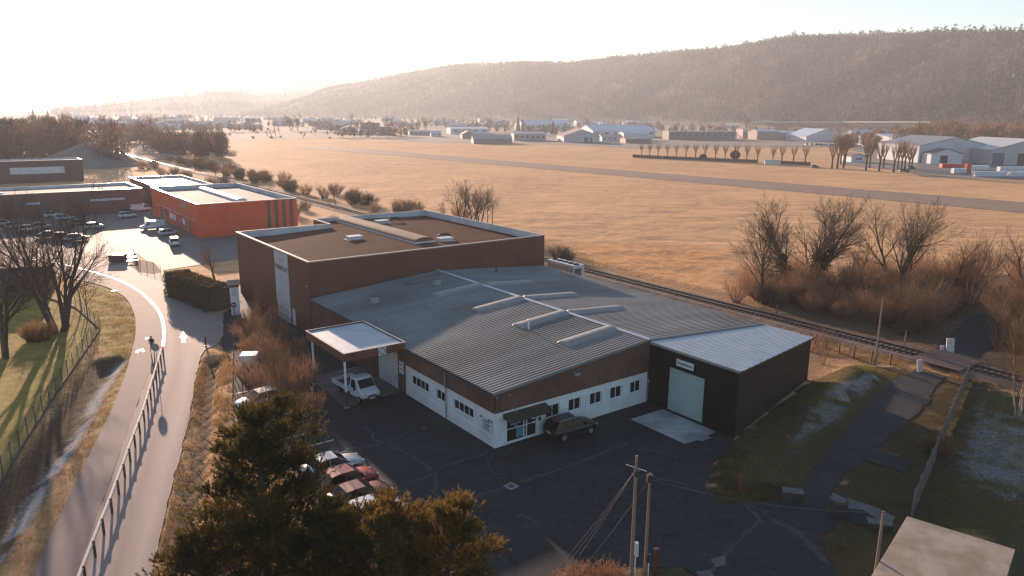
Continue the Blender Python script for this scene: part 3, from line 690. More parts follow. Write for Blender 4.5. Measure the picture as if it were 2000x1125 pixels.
    # delivery sign beside the sliding door
    sg = MB(); obox(sg, V3(-0.13, 14.75, 1.85), X_ * 0.03, Y_ * 0.85, Z_ * 1.2); sg = sg.build('door_sign', PVC, t)
    for s, z in (('LIVRAISON', 2.75), ('SONNEZ', 2.3), ('ICI', 2.05)): lettering(sg, s, V3(-0.14, 15.17, z), -Y_, -X_, 0.14, INK)
    return t
build_low_hall()

def build_canopy():
    t = empty('loading_canopy', (*XY(25.6, 59.6), 0.018), BR, 'flat canopy with brown fascia on two red and white posts over the parked flatbed truck', 'canopy')
    x1, y1 = 6.1, 8.9; zt, zb = 5.1, 4.35
    f = MB()
    corr(f, V3(0, 0, zb), X_, Z_, -Y_, x1, 0, zt - zb, 0.2, 0.02, 0.5, 0.08); corr(f, V3(0, 0, zb), Y_, Z_, -X_, y1, 0, zt - zb, 0.2, 0.02, 0.5, 0.08)
    corr(f, V3(0, y1, zb), X_, Z_, Y_, x1, 0, zt - zb, 0.2, 0.02, 0.5, 0.08); corr(f, V3(x1, 0, zb), Y_, Z_, X_, y1, 0, zt - zb, 0.2, 0.02, 0.5, 0.08)
    f.build('fascia', BROWN2, t)
    r = MB().box(0.06, x1 - 0.06, 0.06, y1 - 0.06, zb + 0.1, zt - 0.1); r.build('roof_deck', M('canopy_felt', (0.46, 0.50, 0.54), (0.38, 0.42, 0.46), 0.6, 0.6, c3=(0.33, 0.37, 0.40), s3=0.4), t)
    e = MB(); w = 0.09
    for a in ((-0.05, x1 + 0.05, -0.05, w), (-0.05, x1 + 0.05, y1 - w, y1 + 0.05), (-0.05, w, w, y1 - w), (x1 - w, x1 + 0.05, w, y1 - w)): e.box(*a, zt, zt + 0.035)
    e.build('edge_trim', COPE, t)
    RED = M('red_post_paint', (0.20, 0.022, 0.018), (0.14, 0.02, 0.016), 2, 0.5)
    for y in (0.05, 7.5):
        p = MB().box(0.02, 0.17, y, y + 0.17, 1.5, zb + 0.02).build('post', PVC, t)
        MB().box(0.012, 0.178, y - 0.008, y + 0.178, 0, 1.5).build('post_guard', RED, p)
        MB().box(-0.1, 0.3, y - 0.12, y + 0.3, -0.02, 0.06).build('post_foot', CONC, p)
    s = MB(); obox(s, V3(3.35, -0.06, 4.36), X_ * 0.72, Z_ * 0.72, Y_ * 0.03); s = s.build('logo_sign', PVC, t)
    rg = MB(); n = 28
    for i in range(n):
        a0, a1 = 2 * math.pi * i / n, 2 * math.pi * (i + 1) / n; c = V3(3.71, -0.068, 4.72)
        rg.add([c + V3(math.cos(a) * r_, 0, math.sin(a) * r_) for a, r_ in ((a0, 0.22), (a1, 0.22), (a1, 0.31), (a0, 0.31))], [(0, 1, 2, 3)])
    rg.build('ring_mark', INK, s)
    lettering(s, 'TP', V3(3.71, -0.07, 4.72), X_, -Y_, 0.2, INK)
build_canopy()

def parapet_hall(t, poly, zt, zr, wall_m, inner_m, roof_m, cope_m, th=0.22, pitch=0.3, ribdir='x', rpitch=0.33, depth=0.03, skip=()):
    """walls of ribbed sheet round a polygon (local, counter-clockwise), pale inner parapet, roof deck below the edge"""
    n = len(poly); w = MB(); inn = MB(); cp = MB()
    P = [Vector((p[0], p[1], 0)) for p in poly]
    offp = []
    for i in range(n):
        a, b, c = P[i - 1], P[i], P[(i + 1) % n]
        d1 = (b - a).normalized(); d2 = (c - b).normalized(); n1 = V3(-d1.y, d1.x, 0); n2 = V3(-d2.y, d2.x, 0)
        offp.append(b + (n1 + n2) / max(0.4, 1 + n1.dot(n2)) * th)
    for i in range(n):
        a, b = P[i], P[(i + 1) % n]; d = (b - a); ln = d.length; d.normalize(); N = V3(d.y, -d.x, 0)
        corr(w, a, d, Z_, N, ln, 0, zt - 0.02, pitch, depth, 0.5, 0.1)
        ia, ib = offp[i], offp[(i + 1) % n]
        inn.add([ia + Z_ * (zr - 0.15), ib + Z_ * (zr - 0.15), ib + Z_ * (zt - 0.02), ia + Z_ * (zt - 0.02)], [(3, 2, 1, 0)])
        oa, ob = a - (offp[i] - a) * 0.35, b - (offp[(i + 1) % n] - b) * 0.35
        cp.add([oa + Z_ * (zt - 0.015), ob + Z_ * (zt - 0.015), ib + Z_ * zt, ia + Z_ * zt, oa + Z_ * (zt - 0.16), ob + Z_ * (zt - 0.16)], [(0, 1, 2, 3), (0, 4, 5, 1)])
    w.build('wall', wall_m, t); ip = inn.build('inner_parapet', inner_m, t); cp.build('coping', cope_m, t)
    return offp

def build_tall_hall():
    O = XY(31.6, 82.6)
    t = empty('tall_hall', (*O, 0.018), BR, 'tall windowless brown factory hall with parapet roof and white lettered panel', 'factory')
    poly = [(0, 0), (35.0, 0), (35.0, 33.7), (14.2, 33.7), (14.2, 27.3), (0, 27.3)]
    zt, zr = 9.0, 8.15
    off = parapet_hall(t, poly, zt, zr, BROWN2, PALEG, None, COPE, 0.22, 0.30)
    rf = MB(); slp = 0.035; xm = 18.9
    def zz(x): return zr - abs(x - xm) * slp + 0.28
    A = V3(1, 0, slp); B = V3(1, 0, -slp)
    corr(rf, V3(0.22, 0.22, zz(0.22)), Y_, A, Z_, 26.86, 0, xm - 0.22, 0.5, 0.07, 0.4, 0.12)
    corr(rf, V3(xm, 0.22, zz(xm)), Y_, B, Z_, 33.26, 0, 35 - 0.22 - xm, 0.5, 0.07, 0.4, 0.12)
    corr(rf, V3(14.4, 27.08, zz(14.4)), Y_, A, Z_, 6.4, 0, xm - 14.4, 0.42, 0.05, 0.4, 0.12)
    roof = rf.build('roof', BROOF, t)
    # long barrel rooflight along the ridge
    m = MB(); n = 90; seg = 10
    for i in range(n + 1):
        y = 6.3 + (32.2 - 6.3) * i / n; rr = 1 + (0.02 if i % 2 else 0)
        for k in range(seg + 1):
            a = math.pi * k / seg; m.v.append((xm + 0.2 + math.cos(a) * 1.5 * rr, y, zz(xm) + 0.28 + math.sin(a) * 0.55 * rr))
    for i in range(n):
        for k in range(seg): a = i * (seg + 1) + k; m.f.append((a, a + seg + 1, a + seg + 2, a + 1)); m.m.append(0)
    m.f.append(tuple(range(seg + 1))); m.m.append(0); m.f.append(tuple(n * (seg + 1) + k for k in range(seg + 1))[::-1]); m.m.append(0)
    b = m.build('barrel_rooflight', M('bronze_rooflight', (0.13, 0.066, 0.048), (0.17, 0.09, 0.065), 1.0, 0.75), roof)
    MB().box(xm - 1.4, xm + 1.8, 6.2, 32.3, zz(xm) - 0.2, zz(xm) + 0.27).build('kerb', PALEG, b)
    def rlight(x, y, w=2.0, d=1.3):
        z = zz(x); o = MB().prism([(x - w / 2, y - d / 2), (x + w / 2, y - d / 2), (x + w / 2, y + d / 2), (x - w / 2, y + d / 2)], z - 0.05, z + 0.42).build('smoke_vent', PALEG, roof, bevel=0.03)
        MB().box(x - w / 2 - 0.06, x + w / 2 + 0.06, y - d / 2 - 0.06, y + d / 2 + 0.06, z + 0.43, z + 0.56).build('vent_lid', WHITE2, o, bevel=0.03)
        MB().box(x - w / 2 - 0.3, x + w / 2 + 0.3, y - d / 2 - 0.3, y + d / 2 + 0.3, z + 0.02, z + 0.08).build('flashing', GALV, o)
    rlight(13.0, 15.6); rlight(23.3, 27.4); rlight(22.6, 6.8)
    for x, y in ((26.0, 28.2), (23.6, 8.6)):
        z = zz(x); o = MB().tube([(x - 0.9, y, z + 0.1), (x - 0.9, y, z + 0.55), (x - 0.6, y, z + 0.7), (x + 0.6, y, z + 0.7), (x + 0.95, y, z + 0.5), (x + 1.0, y, z + 0.15)], 0.17, 8).build('roof_duct', DARK, roof)
    # corner trims
    c = MB()
    for x, y in ((0, 0), (35, 0)): MB().box(x - 0.06, x + 0.06, y - 0.06, y + 0.06, 0, zt - 0.17).build('corner_trim', TRIM, t)
    # white panel with company lettering on the left wall: v 89.1..93.9
    y0, y1 = 89.1 - 82.6, 93.9 - 82.6
    p = MB(); obox(p, V3(-0.1, y0, 1.85), X_ * 0.06, Y_ * (y1 - y0), Z_ * 6.95)
    pan = p.build('company_panel', M('panel_white', (0.50, 0.51, 0.55), (0.46, 0.47, 0.51), 0.5, 0.5), t)
    lettering(pan, 'THERMAPLAST', V3(-0.11, (y0 + y1) / 2, 6.75), -Y_, -X_, 0.85, INK, bold=0.012, sx=0.82)
    lg = MB()
    for s in (-1, 1):
        lg.add([V3(-0.108, (y0 + y1) / 2 + s * 0.08, 7.62), V3(-0.108, (y0 + y1) / 2 + s * 0.34, 8.0), V3(-0.108, (y0 + y1) / 2 + s * 0.48, 7.98), V3(-0.108, (y0 + y1) / 2 + s * 0.22, 7.55)], [(0, 1, 2, 3) if s > 0 else (3, 2, 1, 0)])
    lg.build('logo', INK, pan)
    w = MB(); obox(w, V3(-0.08, y0 + 0.05, 0.85), X_ * 0.05, Y_ * (y1 - y0 - 0.4), Z_ * 0.98); w = w.build('window', PVC, t)
    for k in range(2):
        g = MB(); yy = y0 + 0.15 + k * 2.15; g.add([V3(-0.085, yy, 0.95), V3(-0.085, yy + 2.0, 0.95), V3(-0.085, yy + 2.0, 1.75), V3(-0.085, yy, 1.75)], [(3, 2, 1, 0)]); g.build('pane', M('frosted_glass', (0.45, 0.48, 0.50), None, 1, 0.3), w)
    q = MB(); obox(q, V3(-0.09, y0, 0), X_ * 0.06, Y_ * (y1 - y0), Z_ * 0.85); q.build('plinth', M('grey_plinth', (0.33, 0.33, 0.34), (0.26, 0.26, 0.27), 1.5, 0.85), t)
    d = MB(); obox(d, V3(-0.09, 4.9, 0.1), X_ * 0.05, Y_ * 0.95, Z_ * 2.1); d = d.build('door', PALEG, t)
    h = MB(); obox(h, V3(-0.13, 5.0, 1.1), X_ * 0.04, Y_ * 0.12, Z_ * 0.04); h.build('handle', DARK, d)
    MB().lathe([(0.02, 0), (0.09, 0.03), (0.09, 0.1), (0.03, 0.15)], (-0.12, 0.55, 5.9), 10).build('camera_dome', PVC, t)
    MB().lathe([(0.02, 0), (0.09, 0.03), (0.09, 0.1), (0.03, 0.15)], (0.9, -0.12, 7.4), 10).build('camera_dome', DARK, t)
build_tall_hall()

def build_shed():
    t = empty('dispatch_shed', (*XY(48.95, 35.3), 0.018), BR, 'near-black metal dispatch shed with a pale green roller door and bright ribbed roof', 'shed')
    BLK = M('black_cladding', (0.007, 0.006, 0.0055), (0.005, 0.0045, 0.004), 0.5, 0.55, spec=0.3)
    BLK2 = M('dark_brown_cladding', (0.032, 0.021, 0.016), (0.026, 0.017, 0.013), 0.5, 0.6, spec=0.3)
    ROOF = M('galvanised_roof', (0.54, 0.56, 0.60), (0.47, 0.49, 0.53), 0.8, 0.5, metal=0.25)
    # local x = u-48.95, y = v-35.3 ; plan is a trapezoid
    P0, P1, P2, P3 = (0, 0), (17.4, 4.5), (17.4, 9.9), (0, 9.9)
    z0, z1 = 5.72, 4.38; sl = (z0 - z1) / 17.4
    def topz(x): return z0 - sl * x
    w = MB()
    dh = [(2.63 + 0.0, 6.62, 0, 4.0)]          # door along y: v 38.7..42.72 -> y 3.4..7.4
    # front (facing the yard) built of ribbed pieces round the door
    def piece(y0, y1, b0, b1): corr(w, V3(0, y0, 0), Y_, Z_, -X_, y1 - y0, b0, b1, 0.3, 0.025, 0.5, 0.1)
    piece(0, 3.4, 0, z0 - 0.06); piece(7.4, 9.9, 0, z0 - 0.06); piece(3.4, 7.4, 4.05, z0 - 0.06)
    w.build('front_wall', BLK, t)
    w2 = MB(); d = (Vector((17.4, 4.5, 0))).normalized(); ln = math.hypot(17.4, 4.5)
    corr(w2, V3(0, 0, 0), d, Z_, V3(d.y, -d.x, 0), ln, 0, lambda a: topz(a * 17.4 / ln) - 0.05, 0.3, 0.025, 0.5, 0.1)
    corr(w2, V3(17.4, 4.5, 0), Y_, Z_, X_, 5.4, 0, z1 - 0.05, 0.3, 0.025, 0.5, 0.1)
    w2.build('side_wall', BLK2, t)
    # roof: ribs run down the slope
    r = MB(); A = V3(1, 0, -sl); n = V3(sl, 0, 1).normalized()
    def b0(a): y = 9.98 - a; return 0 if y >= -0.15 else 0
    def b1(a):
        y = 9.98 - a; return 17.55
    def bs(a):
        y = 9.98 - a; return -0.15 if False else -0.15
    # each rib starts where the skewed side wall cuts it
    pitch = 0.34; prof = []; y = 10.25
    while y > -0.2:
        for dy, h in ((0, 0), (0.15, 0), (0.19, 0.075), (0.29, 0.075)): prof.append((y - dy, h))
        y -= pitch
    vs = []; fs = []
    for y, h in prof:
        xe = 17.6 if y > 4.45 else max(0.0, (y + 0.22) / 4.5 * 17.4)
        for x in (-0.14, max(-0.1, xe)): vs.append(V3(x, y, topz(x) + 0.015 + h))
    for i in range(len(prof) - 1): fs.append((2 * i, 2 * i + 2, 2 * i + 3, 2 * i + 1))
    # the sheets are cut along the skewed wall, so the open edge steps from rib to rib
    ro = MB().add(vs, fs).build('roof', ROOF, t)
    f = MB(); obox(f, V3(-0.17, -0.16, z0 - 0.12), X_ * 0.05, Y_ * 10.2, Z_ * 0.2); f.build('front_trim', M('beige_trim', (0.30, 0.29, 0.26), None, 2, 0.5), ro)
    f = MB(); obox(f, V3(-0.1, 10.25, z0 + 0.03), A * 17.6, Y_ * 0.22, Z_ * 0.06); f.build('ridge_flashing', M('ridge_cap_sheet', (0.5, 0.5, 0.5)), ro)
    f = MB(); nrm = V3(d.y, -d.x, 0); obox(f, V3(0, 0, z0 - 0.14) + nrm * 0.06 - d * 0.1, d * (ln + 0.2) + Z_ * (z1 - z0), nrm * 0.14, Z_ * 0.13); f.build('gutter', DARK, ro)
    DOORM = M('roller_door', (0.42, 0.50, 0.47), (0.38, 0.46, 0.43), 0.4, 0.45)
    dr = MB()
    for k in range(8): obox(dr, V3(0.1, 3.42, 0.02 + k * 0.5), Y_ * 3.96, Z_ * 0.492, X_ * 0.05)
    dr = dr.build('roller_door', DOORM, t)
    s = MB(); obox(s, V3(-0.07, 4.62, 4.42), X_ * 0.04, Y_ * 1.9, Z_ * 0.62); s = s.build('sign', PVC, t)
    lettering(s, 'Expéditions', V3(-0.076, 5.57, 4.73), -Y_, -X_, 0.36, INK, bold=0.006)
    MB().box(-0.12, -0.04, 9.0, 9.15, 3.1, 3.25).build('sensor', DARK, t)
    MB().tube([(-0.05, 9.75, 0), (-0.05, 9.75, 1.9)], 0.03, 6).box(-0.14, -0.03, 9.62, 9.86, 1.9, 2.15).build('socket_box', GALV, t)
    sheet('door_apron', [XY(44.62, 42.97), XY(48.62, 42.9), XY(48.62, 36.85), XY(47.4, 36.8), XY(47.3, 36.3), XY(46.2, 36.35), XY(46.0, 36.7), XY(44.62, 36.82)], 0.028, CONC)
build_shed()
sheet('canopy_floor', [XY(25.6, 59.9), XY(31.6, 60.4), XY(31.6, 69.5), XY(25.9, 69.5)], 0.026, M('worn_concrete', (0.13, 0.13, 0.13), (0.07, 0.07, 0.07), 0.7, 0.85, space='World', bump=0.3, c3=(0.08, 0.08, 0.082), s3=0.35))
# ---------------------------------------------------------------- vegetation generators
BARK = M('bark', (0.105, 0.075, 0.058), (0.06, 0.045, 0.036), 3.0, 0.9, bump=0.4)
BARK_R = M('reddish_bark', (0.20, 0.115, 0.08), (0.13, 0.075, 0.055), 3.0, 0.9)
BARK_P = M('pale_bark', (0.42, 0.33, 0.27), (0.25, 0.18, 0.14), 3.0, 0.85)
TWIG = leaf_mat('twigs', (0.155, 0.10, 0.07), (0.095, 0.064, 0.048), 0.4, 0.2)
TWIG_R = leaf_mat('reddish_twigs', (0.42, 0.235, 0.125), (0.22, 0.125, 0.075), 0.5, 0.4)
TWIG_O = leaf_mat('orange_twigs', (0.36, 0.19, 0.10), (0.24, 0.125, 0.07), 0.02, 0.3)
IVY = leaf_mat('ivy_leaves', (0.035, 0.042, 0.014), (0.055, 0.055, 0.02), 1.5, 0.2)
NEEDLE = leaf_mat('pine_needles', (0.035, 0.042, 0.014), (0.12, 0.082, 0.020), 0.45, 0.5)
NEEDLE2 = leaf_mat('golden_needles', (0.10, 0.078, 0.02), (0.24, 0.135, 0.03), 0.6, 0.5)
HEDGE = leaf_mat('hedge_leaves', (0.085, 0.062, 0.030), (0.13, 0.085, 0.04), 0.8, 0.25)
DRYG = leaf_mat('dry_grass_blades', (0.46, 0.30, 0.13), (0.34, 0.20, 0.08), 0.5, 0.4)
MIXG = leaf_mat('green_grass_blades', (0.20, 0.18, 0.045), (0.32, 0.23, 0.07), 0.4, 0.4)
def unit(a): return a / np.maximum(1e-9, np.linalg.norm(a, axis=-1, keepdims=True))
def slivers(P, D, L, w, r=rng):
    """long thin triangles: base points P, directions D, lengths L, widths w -> V,F"""
    n = len(P); D = unit(D); s = unit(np.cross(D, unit(r.normal(size=(n, 3)))))
    L = np.broadcast_to(L, n)[:, None]; w = np.broadcast_to(w, n)[:, None]
    V = np.stack([P - s * w, P + s * w, P + D * L], 1).reshape(-1, 3)
    return V, np.arange(3 * n).reshape(-1, 3)
def leaves(P, size, r=rng, flat=0.0):
    n = len(P); a = unit(r.normal(size=(n, 3))); b = unit(np.cross(a, r.normal(size=(n, 3)))); size = np.broadcast_to(size, n)[:, None]
    V = np.stack([P - a * size, P + b * size * 0.8, P + a * size, P - b * size * 0.8], 1).reshape(-1, 3)
    return V, np.arange(4 * n).reshape(-1, 4)
class Tree:
    def __init__(s, seed): s.r = random.Random(seed); s.t = MB(); s.b = MB(); s.tips = []
    def grow(s, p, d, L, r, lev, maxlev, kids, up, wob, spread, nseg=5, lo=0.3):
        R_ = s.r; pts = [p]; rad = [r]; dd = d.copy(); st = L / nseg
        for i in range(nseg):
            dd = (dd + Vector((R_.gauss(0, wob), R_.gauss(0, wob), R_.gauss(0, wob) + up))).normalized()
            p = p + dd * st; pts.append(p); rad.append(max(0.0065 if lev > 2 else 0.01, r * (1 - (i + 1) / nseg * 0.72)))
        tgt = s.t if lev == 0 else s.b
        tgt.tube(pts, rad, 7 if lev == 0 else (5 if lev == 1 else 3), caps=False)
        if lev >= maxlev: s.tips.append(pts[-1]); return
        n = kids[lev]
        for k in range(n):
            f = lo + (1 - lo) * (k + R_.random() * 0.8) / n; x = min(nseg - 1e-3, f * nseg); i = int(x); q = pts[i].lerp(pts[i + 1], x - i)
            t = (pts[i + 1] - pts[i]).normalized(); a = t.cross(Vector((R_.gauss(0, 1), R_.gauss(0, 1), R_.gauss(0, 1)))).normalized()
            ang = spread * R_.uniform(0.65, 1.25); nd = (t * math.cos(ang) + a * math.sin(ang)).normalized()
            if nd.z < -0.1 and lev < 2: nd.z *= -0.5; nd.normalize()
            s.grow(q, nd, L * R_.uniform(0.42, 0.68) * (1.15 - 0.45 * f), rad[i] * R_.uniform(0.42, 0.6), lev + 1, maxlev, kids, up, wob, spread, max(3, nseg - 1), 0.2)
        # leader
        s.grow(pts[-1], dd, L * 0.45, rad[-1], lev + 1, maxlev, kids, up, wob, spread, max(3, nseg - 1), 0.15)
def tree_obj(name, seed, H, stems=1, kids=(7, 5, 4), maxlev=3, up=0.06, wob=0.09, spread=0.7, r0=0.22, lean=0.25, trunk_l=0.55, bark=BARK, twig=TWIG, ivy=0, label=None, group=None, cat='tree'):
    T = Tree(seed); R_ = T.r
    for k in range(stems):
        a = 2 * math.pi * (k + R_.random() * 0.5) / stems; ln = lean * (1 if stems > 1 else 0.15)
        d = Vector((math.cos(a) * ln, math.sin(a) * ln, 1)).normalized()
        T.grow(Vector((math.cos(a) * 0.3 * (stems > 1), math.sin(a) * 0.3 * (stems > 1), -0.1)), d, H * trunk_l, r0, 0, maxlev, kids, up, wob, spread)
    # scale to the wanted height
    top = max(v[2] for v in T.b.v); k = H / top
    for m in (T.t, T.b): m.v = [(x * k, y * k, z * k) for x, y, z in m.v]
    e = empty(name, (0, 0, 0), 0, label, cat, group)
    T.t.build('trunk', bark, e); T.b.build('crown', twig, e)
    if ivy:
        P = []; rr = np.random.default_rng(seed)
        tv = np.array(T.t.v); tv = tv[(tv[:, 2] > 0) & (tv[:, 2] < H * 0.42)]
        P = tv[rr.integers(0, len(tv), ivy)] + rr.normal(size=(ivy, 3)) * 0.32
        P[:, 2] += rr.uniform(-0.5, 0.5, ivy)
        V, F_ = leaves(P, rr.uniform(0.08, 0.2, ivy), rr); link('ivy', np_mesh('ivy', V, F_), IVY, e)
    return e
def brush_obj(name, seed, H, Rr, n, mat, label=None, group=None, cat='shrub', w=0.012, dens=6, stemmat=BARK_R, dome=True):
    """leafless shrub: fans of stems that fork into fine twigs"""
    rr = np.random.default_rng(seed); e = empty(name, (0, 0, 0), 0, label, cat, group)
    a = rr.uniform(0, 2 * np.pi, n); q = np.sqrt(rr.random(n)) * 0.5
    base = np.stack([np.cos(a) * q * Rr * 0.6, np.sin(a) * q * Rr * 0.6, np.full(n, -0.05)], 1)
    d = unit(np.stack([np.cos(a) * (q * 1.5 + rr.normal(0, 0.2, n)), np.sin(a) * (q * 1.5 + rr.normal(0, 0.2, n)), np.ones(n)], 1))
    L = H * rr.uniform(0.6, 1.0, n) * (1 - 0.35 * q * 2 * dome); V1, F1 = slivers(base, d, L, w * 2.2, rr)
    link('stems', np_mesh('stems', V1, F1), stemmat, e)
    t = rr.uniform(0.3, 0.95, (n, dens)); P = (base[:, None] + d[:, None] * (L[:, None] * t)[..., None]).reshape(-1, 3)
    d2 = unit(np.repeat(d, dens, 0) + rr.normal(size=(n * dens, 3)) * 0.55 + [0, 0, 0.25]); L2 = np.repeat(L, dens) * rr.uniform(0.18, 0.42, n * dens)
    V2, F2 = slivers(P, d2, L2, w, rr)
    t3 = rr.uniform(0.2, 0.95, (len(P), 3)); P3_ = (P[:, None] + d2[:, None] * (L2[:, None] * t3)[..., None]).reshape(-1, 3)
    d3 = unit(np.repeat(d2, 3, 0) + rr.normal(size=(len(P3_), 3)) * 0.7); V3_, F3 = slivers(P3_, d3, np.repeat(L2, 3) * rr.uniform(0.3, 0.6, len(P3_)), w * 0.8, rr)
    link('crown', np_mesh('crown', np.concatenate([V2, V3_]), np.concatenate([F2, F3 + len(V2)])), mat, e)
    return e
def pine_obj(name, seed, H, Rr, ntuft, label, mat=NEEDLE, group=None, trunk_r=0.2, bare=0.15, top=1.0, nb=46, cat='tree', tl=0.24, asym=(0, 0)):
    """rounded pine: limbs with dense brushes of needles at their ends"""
    rr = np.random.default_rng(seed); R_ = random.Random(seed); e = empty(name, (0, 0, 0), 0, label, cat, group)
    tr = MB(); pts = [Vector((0, 0, -0.2))]; p = Vector((0, 0, 0))
    for i in range(9): p = Vector((p.x + R_.gauss(0, 0.10), p.y + R_.gauss(0, 0.10), H * 0.95 * (i + 1) / 9)); pts.append(p)
    tr.tube(pts, [trunk_r * (1 - 0.85 * i / 9) + 0.02 for i in range(10)], 8); tr.build('trunk', BARK, e)
    br = MB(); TP = []; TD = []
    for k in range(nb):
        f = bare + (0.98 - bare) * (k + R_.random()) / nb; x = f * 9; i = min(8, int(x)); q = pts[i].lerp(pts[i + 1], x - i)
        prof = math.sin(min(1, (f - bare * 0.4) / (1 - bare * 0.4) * 1.0) ** 0.8 * math.pi * 0.93 + 0.12) ** 0.75 if top else 1
        L = Rr * max(0.16, prof) * R_.uniform(0.6, 1.1); a = k * 2.399 + R_.gauss(0, 0.3)
        L *= 1 + asym[0] * math.cos(a) + asym[1] * math.sin(a)
        d = Vector((math.cos(a), math.sin(a), 0.15 + 0.55 * f)).normalized(); bp = [q]; dd = d.copy()
        for j in range(5):
            dd = (dd + Vector((R_.gauss(0, 0.12), R_.gauss(0, 0.12), R_.gauss(0.05, 0.08)))).normalized(); bp.append(bp[-1] + dd * (L / 5))
        br.tube(bp, [0.055 * (1 - j / 6) * (0.6 + L / Rr) for j in range(6)], 4, caps=False)
        nt_ = int(ntuft / nb * (0.35 + L / Rr))
        for j in range(nt_):
            s = 5 * min(0.999, 0.28 + 0.75 * R_.random() ** 0.7); jj = int(s); c = bp[jj].lerp(bp[min(5, jj + 1)], s - jj)
            off = Vector((R_.gauss(0, 1), R_.gauss(0, 1), abs(R_.gauss(0, 0.8)))) * (0.08 + 0.10 * L) * (0.5 + 0.5 * s / 5)
            c2 = c + off; TP.append(c2); TD.append((dd * 0.6 + off.normalized() + Vector((0, 0, 0.55))).normalized())
    br.build('limbs', BARK, e)
    TP = np.array([tuple(t) for t in TP]); TD = np.array([tuple(t) for t in TD]); n = len(TP); m = 15
    P = np.repeat(TP, m, 0); D = unit(np.repeat(TD, m, 0) + rr.normal(size=(n * m, 3)) * 0.62)
    P = P + np.repeat(TD, m, 0) * rr.uniform(-0.12, 0.12, (n * m, 1)) * 1.2
    V, F_ = slivers(P, D, rr.uniform(tl * 0.5, tl, n * m), 0.021, rr)
    link('foliage', np_mesh('foliage', V, F_), mat, e)
    return e
def place(o, px, py, py_top=None, H0=None, rz=0, z=0.0, first=True, **kw):
    """stands tree o where the photo shows its foot, scaled so that its top reaches py_top"""
    x, y = G(px, py); D = math.hypot(x, y); s = 1
    if py_top is not None: s = max(0.05, hgt(px, py_top, D) / H0)
    if first:
        o.location = (x, y, z); o.rotation_euler = (0, 0, rz); o.scale = (s, s, s); tag(o, kw.get('label'), None, kw.get('group')); return o
    return copy_tree(o, (x, y, z), rz, s, **kw)

# ---- prototypes (each is also a tree of the scene)
PR = {}
def proto(key, fn): PR[key] = [fn(), True]
def use(key, px, py, top, H0, rz=None, label=None, group=None, xy=None, scale=None, z=0.0):
    o, first = PR[key]; rz = random.uniform(0, 6.28) if rz is None else rz
    PR[key][1] = False
    if xy is not None:
        if first:
            o.location = (xy[0], xy[1], z); o.rotation_euler = (0, 0, rz); o.scale = (scale,) * 3; tag(o, label, None, group); return o
        return copy_tree(o, (xy[0], xy[1], z), rz, scale, label=label, group=group)
    return place(o, px, py, top, H0, rz, z, first, label=label, group=group)
proto('big', lambda: tree_obj('bare_tree', 3, 14, 3, (7, 5, 4, 4), 4, 0.04, 0.07, 0.60, 0.21, 0.36, 0.45, bark=BARK, twig=TWIG))
proto('big2', lambda: tree_obj('bare_tree', 8, 14, 2, (8, 5, 4, 3), 4, 0.04, 0.08, 0.62, 0.20, 0.26, 0.45))
proto('ivy', lambda: tree_obj('ivy_clad_tree', 21, 14, 3, (10, 7, 5, 4), 4, 0.03, 0.06, 0.62, 0.32, 0.55, 0.42, ivy=6000))
proto('spread', lambda: tree_obj('bare_tree', 33, 13, 2, (9, 5, 4, 4), 4, 0.04, 0.07, 0.6, 0.19, 0.3, 0.48))
proto('slim', lambda: tree_obj('bare_tree', 45, 12, 1, (11, 5, 4), 3, 0.08, 0.06, 0.6, 0.16, 0.1, 0.75))
proto('birch', lambda: tree_obj('birch_tree', 52, 9, 4, (8, 5, 4), 3, 0.05, 0.07, 0.5, 0.10, 0.18, 0.7, bark=BARK_P, twig=TWIG_R))
proto('round', lambda: tree_obj('bare_tree', 61, 10, 1, (9, 6, 5), 3, 0.05, 0.1, 0.75, 0.22, 0.1, 0.5, twig=TWIG_R))
def brush_like_pollard():
    T = Tree(77); R_ = T.r
    T.t.tube([(0, 0, -0.1), (0.03, 0, 1.4), (0, 0.04, 2.6)], [0.26, 0.2, 0.22], 8)
    for k in range(7):
        a = 2 * math.pi * k / 7 + R_.random() * 0.5; d = Vector((math.cos(a) * 0.42, math.sin(a) * 0.42, 1)).normalized()
        T.grow(Vector((0, 0, 2.5)), d, 3.2, 0.11, 1, 3, (0, 6, 4), 0.10, 0.04, 0.35)
    top = max(v[2] for v in T.b.v); k = 8 / top
    for m in (T.t, T.b): m.v = [(x * k, y * k, z * k) for x, y, z in m.v]
    e = empty('pollard_tree', (0, 0, 0), 0, None, 'tree'); T.t.build('trunk', BARK, e); T.b.build('crown', TWIG_O, e); return e
proto('pollard', brush_like_pollard)
proto('brush', lambda: brush_obj('bare_shrub', 5, 3.0, 2.6, 110, TWIG, w=0.014, dens=7, stemmat=BARK))
proto('brushr', lambda: brush_obj('bare_shrub', 6, 3.2, 2.4, 100, TWIG_R, w=0.014, dens=7))
proto('brusht', lambda: brush_obj('tall_bare_shrub', 7, 5.5, 2.2, 90, TWIG_R, w=0.016, dens=9, dome=False))
proto('brushb', lambda: brush_obj('bramble_shrub', 9, 1.6, 2.4, 200, TWIG_O, w=0.014, dens=6))

